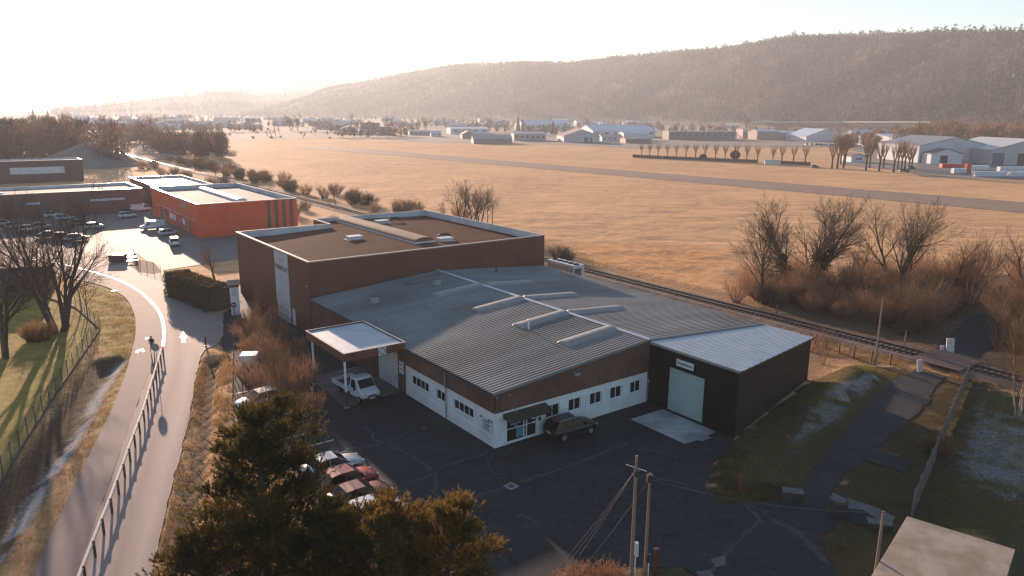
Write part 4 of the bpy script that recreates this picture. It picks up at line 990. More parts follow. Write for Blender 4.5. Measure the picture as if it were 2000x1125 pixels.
# ---- left garden trees
use('big', 114, 648, 345, 14, 0.4, 'tall bare multi-stemmed tree casting long shadows over the lawn, left of the road bend')
use('big2', 128, 636, 375, 14, 2.0, 'bare forked tree right behind the tall multi-stemmed tree left of the road bend')
use('spread', 8, 698, 390, 13, 1.1, 'bare spreading tree at the left edge of the lawn')
use('slim', 172, 622, 500, 12, 0.5, 'slim bare sapling next to the fence corner on the lawn', 'saplings by the fence corner')
use('slim', 160, 606, 480, 12, 2.5, 'second slim sapling behind the one at the fence corner', 'saplings by the fence corner')
use('round', 419, 545, 462, 10, 0.2, 'small bare tree behind the clipped hedge, left of the tall brown hall')
use('brushb', 75, 663, 620, 1.6, 0, 'low pale bramble heap on the lawn between the bare trees')
# ---- behind the tall hall
for px, py, tp, k, l in ((902, 440, 345, 'big2', 'bare tree with a dark nest rising behind the tall hall roof'), (922, 442, 352, 'spread', 'middle bare tree of the group behind the tall hall'), (952, 440, 352, 'slim', 'upright bare tree at the right end of the group behind the tall hall'), (868, 432, 385, 'round', 'small bare tree at the left end of the group behind the tall hall'), (962, 437, 358, 'slim', 'rightmost thin bare tree behind the tall hall, against the field'), (936, 441, 362, 'big', 'forked bare tree between the upright ones behind the tall hall')):
    use(k, px, py, tp, {'big2': 14, 'spread': 13, 'slim': 12, 'round': 10, 'big': 14}[k], None, l, 'bare trees behind the tall hall')
# ---- row of trees beside the railway crossing
for px, py, tp, k, H0, l in ((1562, 570, 368, 'ivy', 14, 'large bare tree with ivy-clad forked trunks beside the railway'),
    (1490, 592, 405, 'spread', 13, 'bare tree left of the ivy-clad tree beside the railway'), (1503, 598, 470, 'slim', 12, 'thin dark bare tree just left of the ivy-clad tree'),
    (1742, 568, 375, 'big', 14, 'wide bare tree rising from the scrub beyond the railway, right of the ivy-clad tree'), (1768, 566, 385, 'big2', 14, 'bare tree entwined with the wide one beyond the railway'),
    (1684, 562, 455, 'round', 10, 'small reddish bare tree between the ivy-clad tree and the wide one'), (1655, 560, 470, 'round', 10, 'low twiggy tree just right of the ivy-clad tree'),
    (1893, 592, 440, 'birch', 9, 'pale-stemmed clump of birches left of the dark lane'), (1920, 588, 455, 'birch', 9, 'second clump of birches by the dark lane'),
    (1860, 580, 450, 'round', 10, 'reddish bare tree left of the birches'), (1985, 600, 440, 'round', 10, 'reddish bare tree right of the dark lane'), (2040, 660, 440, 'spread', 13, 'bare tree at the right edge beyond the lane'),
    (1990, 815, 600, 'birch', 9, 'thin birch stems at the right edge near the railway'), (1820, 560, 470, 'slim', 12, 'slim tree in the thicket left of the birches')):
    use(k, px, py, tp, H0, None, l)
# thicket between railway and field
rs = random.Random(4)
def region_pts(poly, n, rs, mind=0):
    xs = [p[0] for p in poly]; ys = [p[1] for p in poly]; out = []; tries = 0
    while len(out) < n and tries < n * 60:
        tries += 1; x, y = rs.uniform(min(xs), max(xs)), rs.uniform(min(ys), max(ys))
        if not inside(np.array([x]), np.array([y]), poly)[0]: continue
        if mind and any((x - a) ** 2 + (y - b) ** 2 < mind * mind for a, b in out): continue
        out.append((x, y))
    return out
THICK = gp((1415, 592), (1480, 556), (1600, 548), (1700, 545), (1800, 545), (1885, 548), (1905, 575), (1870, 625), (1820, 650), (1740, 655), (1640, 625), (1540, 600), (1450, 598))
for i, (x, y) in enumerate(region_pts(THICK, 100, rs, 1.2)):
    k = rs.choice(['brush', 'brushr', 'brush', 'brushr', 'brusht']); use(k, 0, 0, 0, 1, None, 'leafless shrub in the brown thicket between the railway and the dry field', 'thicket shrubs beyond the railway', xy=(x, y), scale=rs.uniform(0.7, 1.15))
THICK2 = gp((1965, 560), (2100, 560), (2150, 700), (2040, 745), (1990, 700), (1950, 660), (1985, 610))
for i, (x, y) in enumerate(region_pts(THICK2, 60, rs, 1.2)):
    use(rs.choice(['brushr', 'brusht', 'brush']), 0, 0, 0, 1, None, 'leafless shrub in the thicket right of the dark lane', 'thicket shrubs right of the lane', xy=(x, y), scale=rs.uniform(0.8, 1.3))
# scrub along the railway behind the halls
for i in range(120):
    v = rs.uniform(112, 430); side = rs.random(); u = rs.uniform(88.5, 99) if side < 0.72 else rs.uniform(68, 78)
    if v < 150 and side < 0.72 and u > 92: u = 90 + rs.random() * 2
    if side >= 0.72 and v < 125: v += 40
    x, y = XY(u, v)
    if v > 170 or rs.random() < 0.35:
        use(rs.choice(['brush', 'brushr', 'brush']), 0, 0, 0, 1, None, 'leafless shrub in the long belt of scrub beside the railway', 'scrub belt along the railway', xy=(x, y), scale=rs.uniform(0.8, 1.7))
for px, py, tp in ((437, 352, 308), (420, 345, 315), (630, 392, 352), (655, 400, 366), (560, 372, 345)):
    use('round', px, py, tp, 10, None, 'bare tree standing out of the railway scrub belt', 'trees in the railway scrub belt')
use('brush', 1093, 506, 470, 3.0, None, 'brown bush beside the right wall of the tall hall'); use('brush', 1110, 509, 482, 3.0, 2, 'smaller brown bush right of the one beside the tall hall')
# yard-side hedge of reddish twigs between parking bays and ditch
for i, (px, py, tp) in enumerate(((492, 640, 598), (520, 655, 610), (545, 668, 618), (480, 668, 628), (500, 700, 640), (530, 720, 660), (560, 742, 680), (588, 770, 700), (486, 745, 690), (515, 770, 705), (575, 700, 650), (545, 790, 735), (606, 812, 752), (500, 805, 760), (470, 640, 612))):
    use('brusht' if i % 2 else 'brushr', px, py, tp, 5.5 if i % 2 else 3.2, None, 'reddish leafless shrub among the parking bays beside the yard', 'reddish shrubs beside the yard')
use('birch', 508, 690, 560, 9, 0.3, 'thin birch between the white kiosk and the tall hall'); use('birch', 548, 790, 640, 9, 1.3, 'thin birch among the reddish shrubs right of the white kiosk')
# brambles bottom and small ones right
for px, py, tp in ((1130, 1165, 1104), (1178, 1160, 1096), (1222, 1170, 1112), (1085, 1170, 1122)):
    use('brushb', px, py, tp, 1.6, None, 'dry orange bramble at the foot of the wooden utility poles', 'brambles at the foot of the poles')
use('birch', 1607, 712, 632, 9, 0.9, 'pale sapling behind the dispatch shed by the railway fence'); use('brushb', 1828, 885, 842, 1.6, 0, 'small pale bush in front of the long plank fence')
# ---- wood at the far left
for i in range(78):
    px = rs.uniform(-60, 430); band = rs.random()
    py = rs.uniform(262, 300) if px > 180 else rs.uniform(268, 312)
    x, y = G(px, py); 
    u, v = UV(x, y)
    if 70 < u < 88: continue
    use(rs.choice(['round', 'big', 'spread', 'round']), 0, 0, 0, 1, None, 'bare tree in the hazy wood at the far left', 'trees of the hazy wood at the left', xy=(x, y), scale=rs.uniform(0.85, 1.6) * (1.25 if 60 < px < 160 else 0.9 if px < 260 else 0.7))
for i in range(34):
    px = rs.uniform(180, 700); x, y = G(px, rs.uniform(255, 290) if px < 380 else rs.uniform(258, 272))
    use(rs.choice(['brush', 'round', 'brushr']), 0, 0, 0, 1, None, 'bare tree or bush on the far edge of the airfield', 'bushes on the far edge of the airfield', xy=(x, y), scale=rs.uniform(0.8, 1.3) * 0.9)
# ---- pollards of the far row
for x in (262, 343, 425, 515, 603, 697, 790, 882, 985, 1078, 1183, 1290, 1395, 1545, 1632, 1745, 1860):
    px = 1200 + x / 5; py = 210 + (478 + (x - 262) / 1600 * 88) / 5
    use('pollard', px, py, 278 + rs.uniform(-1, 2) + (x > 1300) * 2, 8, None, 'pollard tree in the straight row along the far wooden fence', 'pollard row beyond the airfield')
for x, y, tp in ((293, 545, 272), (342, 540, 265), (372, 500, 262), (395, 540, 262), (410, 505, 262), (595, 560, 268), (627, 535, 270), (713, 565, 270), (750, 540, 272), (842, 575, 275), (877, 545, 272), (908, 560, 268), (938, 555, 272), (972, 575, 274), (1000, 545, 276)):
    use('pollard', 1560 + x / 4.545, 210 + y / 4.545, tp, 8, None, 'orange-tinged pollard tree in the grove left of the far warehouses', 'pollard grove beside the far warehouses')
# ---- conifers at the bottom
def pines():
    a = pine_obj('pine_tree', 101, 11.7, 4.05, 9800, 'big dark pine with golden needle tips rising over the parked cars, bottom left of centre', nb=64, trunk_r=0.24, bare=0.10, asym=(0.18, -0.05))
    x, y = G(522, 1195); a.location = (x, y, 0)
    b = pine_obj('pine_tree', 102, 7.0, 3.0, 6000, 'shorter dark pine between the big pine and the golden one', nb=50, bare=0.05); b.location = (*G(648, 1235), 0)
    c = pine_obj('pine_tree', 103, 6.7, 3.0, 5200, 'golden-tipped young pine at the bottom, left of its twin', NEEDLE2, nb=46, bare=0.05); c.location = (*G(752, 1215), 0)
    d = pine_obj('pine_tree', 104, 6.6, 2.8, 4600, 'golden-tipped young pine furthest right beside the dark yard', NEEDLE2, nb=46, bare=0.05); d.location = (*G(870, 1215), 0)
    e = pine_obj('pine_tree', 105, 6.0, 2.3, 2600, 'low pine in front of the big pine at the bottom left', nb=40, bare=0.1); e.location = (*G(395, 1260), 0)
pines()
# ---- clipped hedge at the car park entrance
def hedge(name, P0, P1, w, h, n, label, mat=HEDGE, leaf=0.10, cat='hedge', bumpy=0.25):
    rr = np.random.default_rng(n); P0 = np.array(P0); P1 = np.array(P1); L = np.linalg.norm(P1 - P0); d = (P1 - P0) / L; nn = np.array([-d[1], d[0]])
    t = rr.random(n) * L; face = rr.random(n); s = np.where(face < 0.3, -w / 2, np.where(face < 0.6, w / 2, rr.uniform(-w / 2, w / 2, n))); z = np.where(face < 0.6, rr.random(n) * h, h)
    end = rr.random(n) < 0.1; t = np.where(end, np.where(rr.random(n) < 0.5, 0, L), t); s = np.where(end, rr.uniform(-w / 2, w / 2, n), s); z = np.where(end, rr.random(n) * h, z)
    b = (fbm(t * 0.7 + 50, z * 0.7 + s * 0.5 + 50, 3, 4) - 0.5) * bumpy * 2
    k = 1 + b / max(0.5, w / 2); s = s * k * (1 - 0.22 * (z / h) ** 3); z = z * (1 + b * 0.3)
    P = np.stack([P0[0] + d[0] * t + nn[0] * s, P0[1] + d[1] * t + nn[1] * s, z], 1) + rr.normal(size=(n, 3)) * 0.09
    e = empty(name, (0, 0, 0), 0, label, cat); V, F_ = leaves(P, rr.uniform(leaf * 0.5, leaf, n), rr); link('foliage', np_mesh('foliage', V, F_), mat, e)
    ts = MB()
    for i in range(int(L / 0.8)): q = P0 + d * (0.4 + i * 0.8); ts.tube([(q[0], q[1], -0.1), (q[0] + 0.1, q[1], h * 0.8)], 0.05, 5)
    ts.box(0, L, -w / 2 * 0.78, w / 2 * 0.78, 0.1, h * 0.86)
    m = len(ts.v) - 8; a = math.atan2(d[1], d[0])
    for i in range(m, m + 8): x, y, z_ = ts.v[i]; ts.v[i] = (P0[0] + x * d[0] + y * nn[0], P0[1] + x * d[1] + y * nn[1], z_)
    ts.build('branches', BARK, e); return e
hedge('clipped_hedge', G(345, 572), G(432, 606), 3.6, 3.3, 26000, 'big clipped brown hedge at the entrance between road and tall hall')
# far right belt of trees under the hill, sunlit tops
def far_wood(name, pts, H, n_each, mat, seed, sl=0.22, wd=0.022):
    rr = np.random.default_rng(seed); PP = []
    for x, y, h in pts:
        k = n_each; a = rr.uniform(0, 2 * np.pi, k); q = rr.random(k) ** 0.6; z = rr.random(k); r_ = h * 0.42 * np.sqrt(np.clip(1 - (z * 2 - 1) ** 2, 0.05, 1)) * q
        PP.append(np.stack([x + np.cos(a) * r_, y + np.sin(a) * r_, h * (0.12 + 0.88 * z)], 1))
    P = np.concatenate(PP); d = unit(rr.normal(size=P.shape) * 0.5 + [0, 0, 1]); return slivers(P, d, H * sl, H * wd, rr)
# ---------------------------------------------------------------- forests on the hills
FOR_B = leaf_mat('bare_forest', (0.135, 0.096, 0.078), (0.085, 0.064, 0.054), 0.006, 0.2, 'tint')
FOR_C = leaf_mat('conifer_forest', (0.030, 0.032, 0.020), (0.045, 0.04, 0.026), 0.01, 0.1, 'tint')
def bilin(HVg, fi, fj):
    nc, nr_, _ = HVg.shape; i = np.clip(fi.astype(int), 0, nc - 2); j = np.clip(fj.astype(int), 0, nr_ - 2); a = (fi - i)[:, None]; b = (fj - j)[:, None]
    return (HVg[i, j] * (1 - a) + HVg[i + 1, j] * a) * (1 - b) + (HVg[i, j + 1] * (1 - a) + HVg[i + 1, j + 1] * a) * b
def forest(name, HVg, n, seed, hmin, hmax, conif=0.25, jlo=0.0, jhi=0.72, skyline=0, m=11, edge=0.02, wid=1.0):
    rr = np.random.default_rng(seed); nc, nr_, _ = HVg.shape
    fi = rr.uniform(0, nc - 1.01, n); fj = rr.uniform(jlo, jhi, n) * (nr_ - 1)
    if skyline:
        fi = np.concatenate([fi, rr.uniform(0, nc - 1.01, skyline)]); fj = np.concatenate([fj, (1 / 1.5 + rr.normal(0, 0.012, skyline)) * (nr_ - 1)])
    B = bilin(HVg, fi, fj); n = len(B)
    D = np.hypot(B[:, 0], B[:, 1])
    cl = fbm(B[:, 0] / 130 + 90, B[:, 1] / 130 + 90, 3, seed); con = (cl + rr.normal(0, 0.09, n)) > (1 - conif) * 0.5 + 0.27
    if skyline: con[-skyline:] = rr.random(skyline) < 0.5
    # rocky clearings stay open
    keep = fbm(B[:, 0] / 90, B[:, 1] / 90, 3, seed + 7) > 0.27
    B, D, con = B[keep], D[keep], con[keep]; n = len(B)
    H = rr.uniform(hmin, hmax, n) * np.where(rr.random(n) < 0.08, 1.5, 1.0); tint = rr.uniform(0.55, 1.6, n) * (0.35 + 1.4 * fbm(B[:, 0] / 60, B[:, 1] / 60, 3, seed + 3))
    out = []
    for flag, nm, mat in ((False, 'bare', FOR_B), (True, 'conifer', FOR_C)):
        k = con == flag; b, h, t = B[k], H[k], tint[k]; q = len(b)
        if flag: h = h * rr.uniform(0.8, 1.25, q)
        mm = m if not flag else m
        z = rr.random((q, mm)); a = rr.uniform(0, 2 * np.pi, (q, mm))
        if flag: rad = (1 - z) * 0.20 * wid * h[:, None] * rr.uniform(0.6, 1.1, (q, mm)) + 0.15; zz = 0.08 + 0.86 * z
        else: rad = 0.33 * wid * h[:, None] * np.sqrt(rr.random((q, mm))) * (0.35 + 0.65 * np.sin(np.pi * np.clip(z * 0.9 + 0.12, 0, 1))); zz = 0.15 + 0.7 * z
        P = np.stack([b[:, None, 0] + np.cos(a) * rad * 0.5, b[:, None, 1] + np.sin(a) * rad * 0.5, b[:, None, 2] + zz * h[:, None]], 2).reshape(-1, 3)
        if flag:
            d = np.stack([np.cos(a), np.sin(a), np.full_like(a, -0.35)], 2).reshape(-1, 3); P[:, :2] -= d[:, :2] * 0.0
            V, F_ = slivers(P + [0, 0, 0.4], d, np.repeat(h, mm) * 0.16 * wid + rad.ravel() * 0.6, np.repeat(h, mm) * 0.085, rr)
        else:
            d = np.stack([np.cos(a) * 0.55, np.sin(a) * 0.55, np.full_like(a, 1.0)], 2).reshape(-1, 3)
            V, F_ = slivers(P, d, np.repeat(h, mm) * rr.uniform(0.2, 0.42, q * mm), np.repeat(h, mm) * 0.055, rr)
        tv, tf = slivers(b - [0, 0, 1.0], np.tile([0.0, 0.0, 1.0], (q, 1)) + rr.normal(size=(q, 3)) * 0.03, h + 1.0, h * 0.03, rr)
        V2 = np.concatenate([V, tv]); F2 = np.concatenate([F_, tf + len(V)])
        c = np.concatenate([np.repeat(t, mm * 3) * rr.uniform(0.8, 1.2, q * mm).repeat(3), np.repeat(t, 3) * 0.8])
        col = np.stack([c, c * 0.98, c * 0.95], 1)
        link(name + '_' + nm + '_trees', np_mesh(nm, V2, F2, col=col), mat, kind='stuff')
FOR_C2 = None
forest('hillside', HV, 44000, 3, 8, 16, 0.36, 0.03, 0.69, 1500, 12)
forest('far_hill', HFAR, 3000, 5, 12, 22, 0.6, 0.05, 0.68, 260, 7)
# ---------------------------------------------------------------- neighbouring and far buildings
ORANGE = M('orange_cladding', (0.78, 0.115, 0.035), (0.70, 0.10, 0.03), 0.4, 0.5, c3=(0.68, 0.14, 0.05), s3=0.1)
OGREY = M('dark_stripe_cladding', (0.16, 0.11, 0.11), None, 1, 0.5)
LBROWN = M('long_building_cladding', (0.155, 0.075, 0.055), (0.13, 0.062, 0.048), 0.3, 0.6)
DGREY = M('dark_cladding', (0.085, 0.052, 0.05), (0.07, 0.045, 0.042), 0.3, 0.6)
LROOF = M('pale_membrane_roof', (0.22, 0.21, 0.21), (0.17, 0.165, 0.17), 0.15, 0.85, c3=(0.14, 0.14, 0.145), s3=0.08)
LIGHTCOPE = M('bright_coping', (0.65, 0.62, 0.60), None, 1, 0.25, metal=0.7)
def orange_hall():
    t = empty('orange_hall', (*XY(39.5, 163.6), 0.01), BR, 'bright orange flat-roofed trade hall with four dark stripes and a long rooflight', 'building')
    W, L, zt, zr = 21.3, 44, 7.1, 6.1
    parapet_hall(t, [(0, 0), (W, 0), (W, L), (0, L)], zt, zr, ORANGE, PALEG, None, LIGHTCOPE, 0.25, 0.5, depth=0.04)
    roof = MB().box(0.25, W - 0.25, 0.25, L - 0.25, zr - 0.3, zr).build('roof', LROOF, t)
    m = MB(); n = 2; seg = 12; y0, y1 = 8, 40; xm = 11.6
    for y in (y0, y1):
        for k in range(seg + 1): a = math.pi * k / seg; m.v.append((xm + math.cos(a) * 1.2, y, zr + 0.25 + math.sin(a) * 0.55))
    for k in range(seg): m.f.append((k, seg + 1 + k, seg + 2 + k, k + 1)); m.m.append(0)
    m.f += [tuple(range(seg + 1)), tuple(seg + 1 + k for k in range(seg + 1))[::-1]]; m.m += [0, 0]
    b = m.build('rooflight', WHITE2, roof, smooth=False); MB().box(xm - 1.25, xm + 1.25, y0 - 0.05, y1 + 0.05, zr, zr + 0.26).build('kerb', PALEG, b)
    for x in (14.5, 16.2, 17.9, 19.6): MB().box(x, x + 0.75, -0.09, -0.045, 0.05, zt - 0.2).build('stripe', OGREY, t)
    for y in (6.6, 14.3, 27.5, 33.0):
        d = MB().box(-0.12, -0.05, y, y + 1.9, 0.05, 2.9).build('door', M('pale_glass_door', (0.30, 0.28, 0.28), None, 1, 0.2), t)
        MB().box(-0.14, -0.06, y - 0.12, y, 0, 3.05).box(-0.14, -0.06, y + 1.9, y + 2.02, 0, 3.05).build('frame', OGREY, d)
        MB().box(-1.0, 0.0, y - 0.3, y + 2.2, 3.1, 3.25).build('door_canopy', ORANGE, d)
    for y in (11, 19.5, 22.6): MB().box(-0.13, -0.05, y, y + 2.2, 1.4, 2.7).build('window', PVC, t)
    MB().box(-0.12, -0.05, 3.0, L - 6, 3.3, 3.42).build('trim_line', PALEG, t)
    lettering(t, 'ACTION', V3(-0.1, 11.0, 5.6), -Y_, -X_, 1.6, M('sign_pink', (0.62, 0.46, 0.44), None, 1, 0.5), bold=0.03, name='sign_letters')
orange_hall()
def block_hall(label, u0, u1, v0, v1, zt, wall, roof_m, cope=LIGHTCOPE, par=0.7, poly=None, name='long_building', extra=None):
    t = empty(name, (*XY(u0, v0), 0), BR, label, 'building')
    P = poly or [(0, 0), (u1 - u0, 0), (u1 - u0, v1 - v0), (0, v1 - v0)]
    parapet_hall(t, P, zt, zt - par, wall, PALEG, None, cope, 0.3, 0.6, depth=0.04)
    MB().prism([(x + (0.3 if x == 0 else -0.3), y + (0.3 if y == 0 else -0.3)) for x, y in P], zt - par - 0.3, zt - par).build('roof', roof_m, t)
    if extra: extra(t)
    return t
def ex1(t):
    for x, w in ((41, 9), (75, 8), (61, 3)): MB().box(x, x + w, -0.12, -0.05, 3.2, 3.75).build('window', PALEG, t)
    for x in (30, 52): MB().box(x, x + 5, 6, 9, 5.25, 5.9).build('roof_unit', GALV, t)
block_hall('long low brown building with bright roof edge behind the parked cars', -48, 39.2, 218, 238, 6.0, LBROWN, LROOF, extra=ex1)
block_hall('flat block with a bright roof rim behind the orange hall', 43, 58, 220, 256, 6.0, LBROWN, M('tan_roof', (0.36, 0.25, 0.20), None, 0.2, 0.6), name='rear_block')
def ex2(t): MB().box(38, 55, -0.2, -0.08, 3.2, 5.6).build('window', PALEG, t)
block_hall('dark hall with one long pale window band, left edge beyond the car park', -22, 39, 324, 336, 8.0, DGREY, LROOF, name='dark_hall', extra=ex2)
def cone_heap():
    x, y = G(172, 322); e = MB(); n = 40; vs = [(0, 0, 11)]; rr = random.Random(3)
    for j in range(1, 6):
        for k in range(n): a = 2 * math.pi * k / n; r_ = j / 5 * 30 * rr.uniform(0.95, 1.05); vs.append((math.cos(a) * r_, math.sin(a) * r_ * 0.7, 11 * (1 - j / 5) ** 1.1))
    fs = [(0, 1 + k, 1 + (k + 1) % n) for k in range(n)]
    for j in range(4):
        for k in range(n): a = 1 + j * n + k; b = 1 + j * n + (k + 1) % n; fs.append((a, a + n, b + n, b))
    e.add(vs, fs); o = e.build('gravel_heap', M('gravel', (0.24, 0.20, 0.18), (0.18, 0.15, 0.14), 0.5, 0.95, bump=0.5), smooth=True)
    o.location = (x, y, -0.1); tag(o, 'pale conical gravel heap in front of the hazy wood', 'gravel heap')
cone_heap()

# far buildings: pixel span of the front, foot and eaves give ground position and real size
FM = {}
def fm(key, c, r=0.7):
    if key not in FM: FM[key] = M(key, c, tuple(x * 0.88 for x in c), 0.15, r)
    return FM[key]
def far_building(label, x0, x1, yb, ye, yr=None, depth=25, wall=(0.5, 0.5, 0.52), roof=(0.5, 0.55, 0.6), doors=(), windows=0, turn=0.0, name='warehouse', ridge='x', group=None, key=None):
    a = Vector(G(x0, yb)); b = Vector(G(x1, yb)); w = (b - a).length; D = ((a + b) / 2).length
    H = max(2.5, hgt((x0 + x1) / 2, ye, D)); HR = hgt((x0 + x1) / 2, yr, D + (depth / 2 if ridge == 'x' else 0)) if yr is not None else H + 0.5
    HR = max(HR, H + 0.35)
    t = empty(name, (a.x, a.y, 0), math.atan2(b.y - a.y, b.x - a.x) + turn, label, 'building', group)
    wm = fm('wall_%d_%d_%d' % tuple(int(c * 100) for c in wall), wall); rm = fm('roof_%d_%d_%d' % tuple(int(c * 100) for c in roof), roof, 0.5)
    m = MB().box(0, w, 0, depth, -0.1, H)
    if ridge == 'y': m.add([(0, 0, H), (w, 0, H), (w / 2, 0, HR), (0, depth, H), (w, depth, H), (w / 2, depth, HR)], [(0, 1, 2), (4, 3, 5)])
    else: m.add([(0, 0, H), (0, depth, H), (0, depth / 2, HR), (w, 0, H), (w, depth, H), (w, depth / 2, HR)], [(1, 0, 2), (3, 4, 5)])
    m.build('wall', wm, t)
    r = MB(); o = 0.5; th = 0.25
    if ridge == 'y':
        for s in (0, 1):
            xe, xm = (-o, w / 2) if s == 0 else (w + o, w / 2)
            P = [(xe, -o, H), (xm, -o, HR), (xm, depth + o, HR), (xe, depth + o, H)]; r.add(P + [(p[0], p[1], p[2] + th) for p in P], [(0, 1, 2, 3), (7, 6, 5, 4), (0, 4, 5, 1), (1, 5, 6, 2), (2, 6, 7, 3), (3, 7, 4, 0)])
    else:
        for s in (0, 1):
            ye_, ym = (-o, depth / 2) if s == 0 else (depth + o, depth / 2)
            P = [(-o, ye_, H), (-o, ym, HR), (w + o, ym, HR), (w + o, ye_, H)]; r.add(P + [(p[0], p[1], p[2] + th) for p in P], [(0, 1, 2, 3), (7, 6, 5, 4), (0, 4, 5, 1), (1, 5, 6, 2), (2, 6, 7, 3), (3, 7, 4, 0)])
    r.build('roof', rm, t)
    for dx0, dx1, dz, dc in doors:
        f0, f1 = (dx0 - x0) / (x1 - x0) * w, (dx1 - x0) / (x1 - x0) * w
        MB().box(f0, f1, -0.15, 0.1, 0, dz * H).build('door', fm('door_%d_%d_%d' % tuple(int(c * 100) for c in dc), dc), t)
    for k in range(windows):
        f0 = w * (k + 0.3) / windows; MB().box(f0, f0 + w / windows * 0.45, -0.12, 0.1, H * 0.45, H * 0.75).build('window', fm('window_far', (0.10, 0.12, 0.14), 0.2), t)
    return t
BLU = (0.48, 0.55, 0.62); WHT = (0.62, 0.63, 0.66); TAN = (0.40, 0.30, 0.26); DK = (0.13, 0.12, 0.13); RED = (0.42, 0.20, 0.15)
for a in (
    ('pale hall with an orange-brown pitched roof at the far edge of the field', 1101, 1171, 278, 266, 253, 30, (0.46, 0.47, 0.50), (0.42, 0.24, 0.17), ((1141, 1148, 0.8, DK), (1152, 1156, 0.8, DK)), 0, 'y'),
    ('long pale-blue roofed warehouse behind the orange-brown roofed hall', 1158, 1280, 268, 256, 244, 60, WHT, BLU, (), 7, 'x'),
    ('pale-blue roofed warehouse left of the orange-brown roofed hall', 1022, 1116, 255, 243, 235, 50, WHT, BLU, (), 5, 'x'),
    ('low grey sheds in front of the pale-blue roofed warehouse', 1004, 1066, 275, 262, 258, 20, (0.42, 0.38, 0.38), (0.50, 0.48, 0.48), (), 6, 'x'),
    ('low white building right of the orange-brown roofed hall', 1176, 1216, 276, 268, 262, 20, WHT, TAN, (), 4, 'x'),
    ('white box building with blue door beside the dark office block', 1218, 1266, 275, 261, 257, 18, WHT, BLU, ((1255, 1263, 0.9, BLU),), 0, 'x'),
    ('brown low shed with red crates at the end of the pollard row', 1222, 1272, 280, 272, 268, 18, (0.32, 0.20, 0.17), (0.30, 0.22, 0.20), (), 0, 'x'),
    ('long dark office block with a row of small windows beyond the pollards', 1306, 1436, 273, 257, 256, 18, (0.20, 0.17, 0.17), (0.33, 0.33, 0.35), (), 11, 'x'),
    ('pink two-storey block right of the long dark office block', 1450, 1477, 271, 253, 252, 16, (0.58, 0.38, 0.34), (0.5, 0.4, 0.38), (), 3, 'x'),
    ('brown and white hall with pale roof edge right of the pink block', 1478, 1520, 273, 257, 253, 20, (0.36, 0.26, 0.23), BLU, (), 0, 'x'),
    ('narrow brown hall with white corners beside the brown and white one', 1521, 1537, 273, 259, 256, 20, (0.36, 0.26, 0.23), WHT, (), 0, 'x'),
    ('white low hall with stepped roof left of the arched one', 1538, 1574, 273, 262, 257, 22, WHT, BLU, (), 3, 'x'),
    ('wide pale-blue roofed hall behind the parked cars at the far right', 1574, 1648, 276, 267, 252, 40, WHT, BLU, (), 0, 'y'),
    ('pale-blue roofed hall with a white gable and glazed bays', 1672, 1760, 278, 266, 254, 26, (0.32, 0.30, 0.30), BLU, ((1685, 1690, 0.8, WHT), (1698, 1703, 0.8, WHT), (1712, 1717, 0.8, WHT)), 0, 'x'),
    ('very long white warehouse behind the grey gabled one', 1740, 1990, 290, 270, 262, 45, WHT, (0.55, 0.60, 0.66), (), 0, 'x'),
    ('large pale gabled warehouse with tall blue doors', 1792, 1932, 318, 285, 268, 40, (0.52, 0.53, 0.56), (0.22, 0.22, 0.23), ((1893, 1911, 0.62, (0.10, 0.17, 0.24)), (1796, 1806, 0.45, (0.14, 0.12, 0.12)), (1808, 1817, 0.45, (0.25, 0.12, 0.10)), (1914, 1928, 0.5, DK)), 0, 'y'),
    ('small white gabled shed with a dark open doorway', 1817, 1878, 320, 301, 291, 14, WHT, DK, ((1835, 1849, 0.85, (0.02, 0.02, 0.02)),), 0, 'y'),
    ('pale warehouse with big blue roller door at the far right edge', 1934, 2080, 322, 293, 272, 40, (0.44, 0.44, 0.44), (0.48, 0.49, 0.50), ((1936, 1959, 0.8, (0.10, 0.15, 0.20)), (1985, 2004, 0.78, (0.05, 0.05, 0.05))), 0, 'y'),
    ('small white house with brown gable roof behind the pollard grove', 1662, 1690, 317, 306, 300, 10, WHT, (0.20, 0.13, 0.10), (), 1, 'y'),
    ('white house with steep red roof in the hazy far town', 706, 742, 262, 252, 240, 14, (0.66, 0.62, 0.60), (0.38, 0.16, 0.12), (), 4, 'x'),
    ('dark block right of the house with the steep red roof', 743, 766, 264, 248, 247, 14, (0.22, 0.20, 0.21), (0.3, 0.3, 0.3), (), 2, 'x'),
    ('low brown hangar with a long roof at the far edge of the field', 925, 1000, 281, 272, 263, 22, (0.30, 0.25, 0.24), (0.36, 0.30, 0.28), (), 0, 'x'),
    ('round-topped brown shed beside the low brown hangar', 903, 927, 271, 263, 256, 20, (0.40, 0.32, 0.29), (0.34, 0.26, 0.24), (), 0, 'y'),
    ('pale-blue flat hall behind the round-topped shed', 880, 955, 262, 252, 248, 40, WHT, BLU, (), 4, 'x'),
    ('white cottage left of the pale-blue flat hall', 842, 862, 267, 260, 256, 12, WHT, BLU, (), 2, 'x'),
    ('grey-roofed row of workshops in the hazy far town', 800, 842, 264, 257, 254, 20, (0.42, 0.36, 0.35), (0.45, 0.42, 0.42), (), 5, 'x'),
    ('pale hall with blue roof left of the steep red roof', 665, 700, 262, 252, 246, 20, WHT, BLU, (), 2, 'y'),
    ('small brown hall at the left picture edge in the haze', -12, 26, 292, 256, 243, 30, (0.30, 0.16, 0.14), (0.45, 0.40, 0.38), (), 0, 'x'),
):
    far_building(*a[:9], doors=a[9], windows=a[10], ridge=a[11], depth=a[6]) if False else far_building(a[0], a[1], a[2], a[3], a[4], a[5], a[6], a[7], a[8], a[9], a[10], 0.0, 'warehouse' if a[3] - a[4] > 0 else 'house', a[11])
rb = random.Random(12)
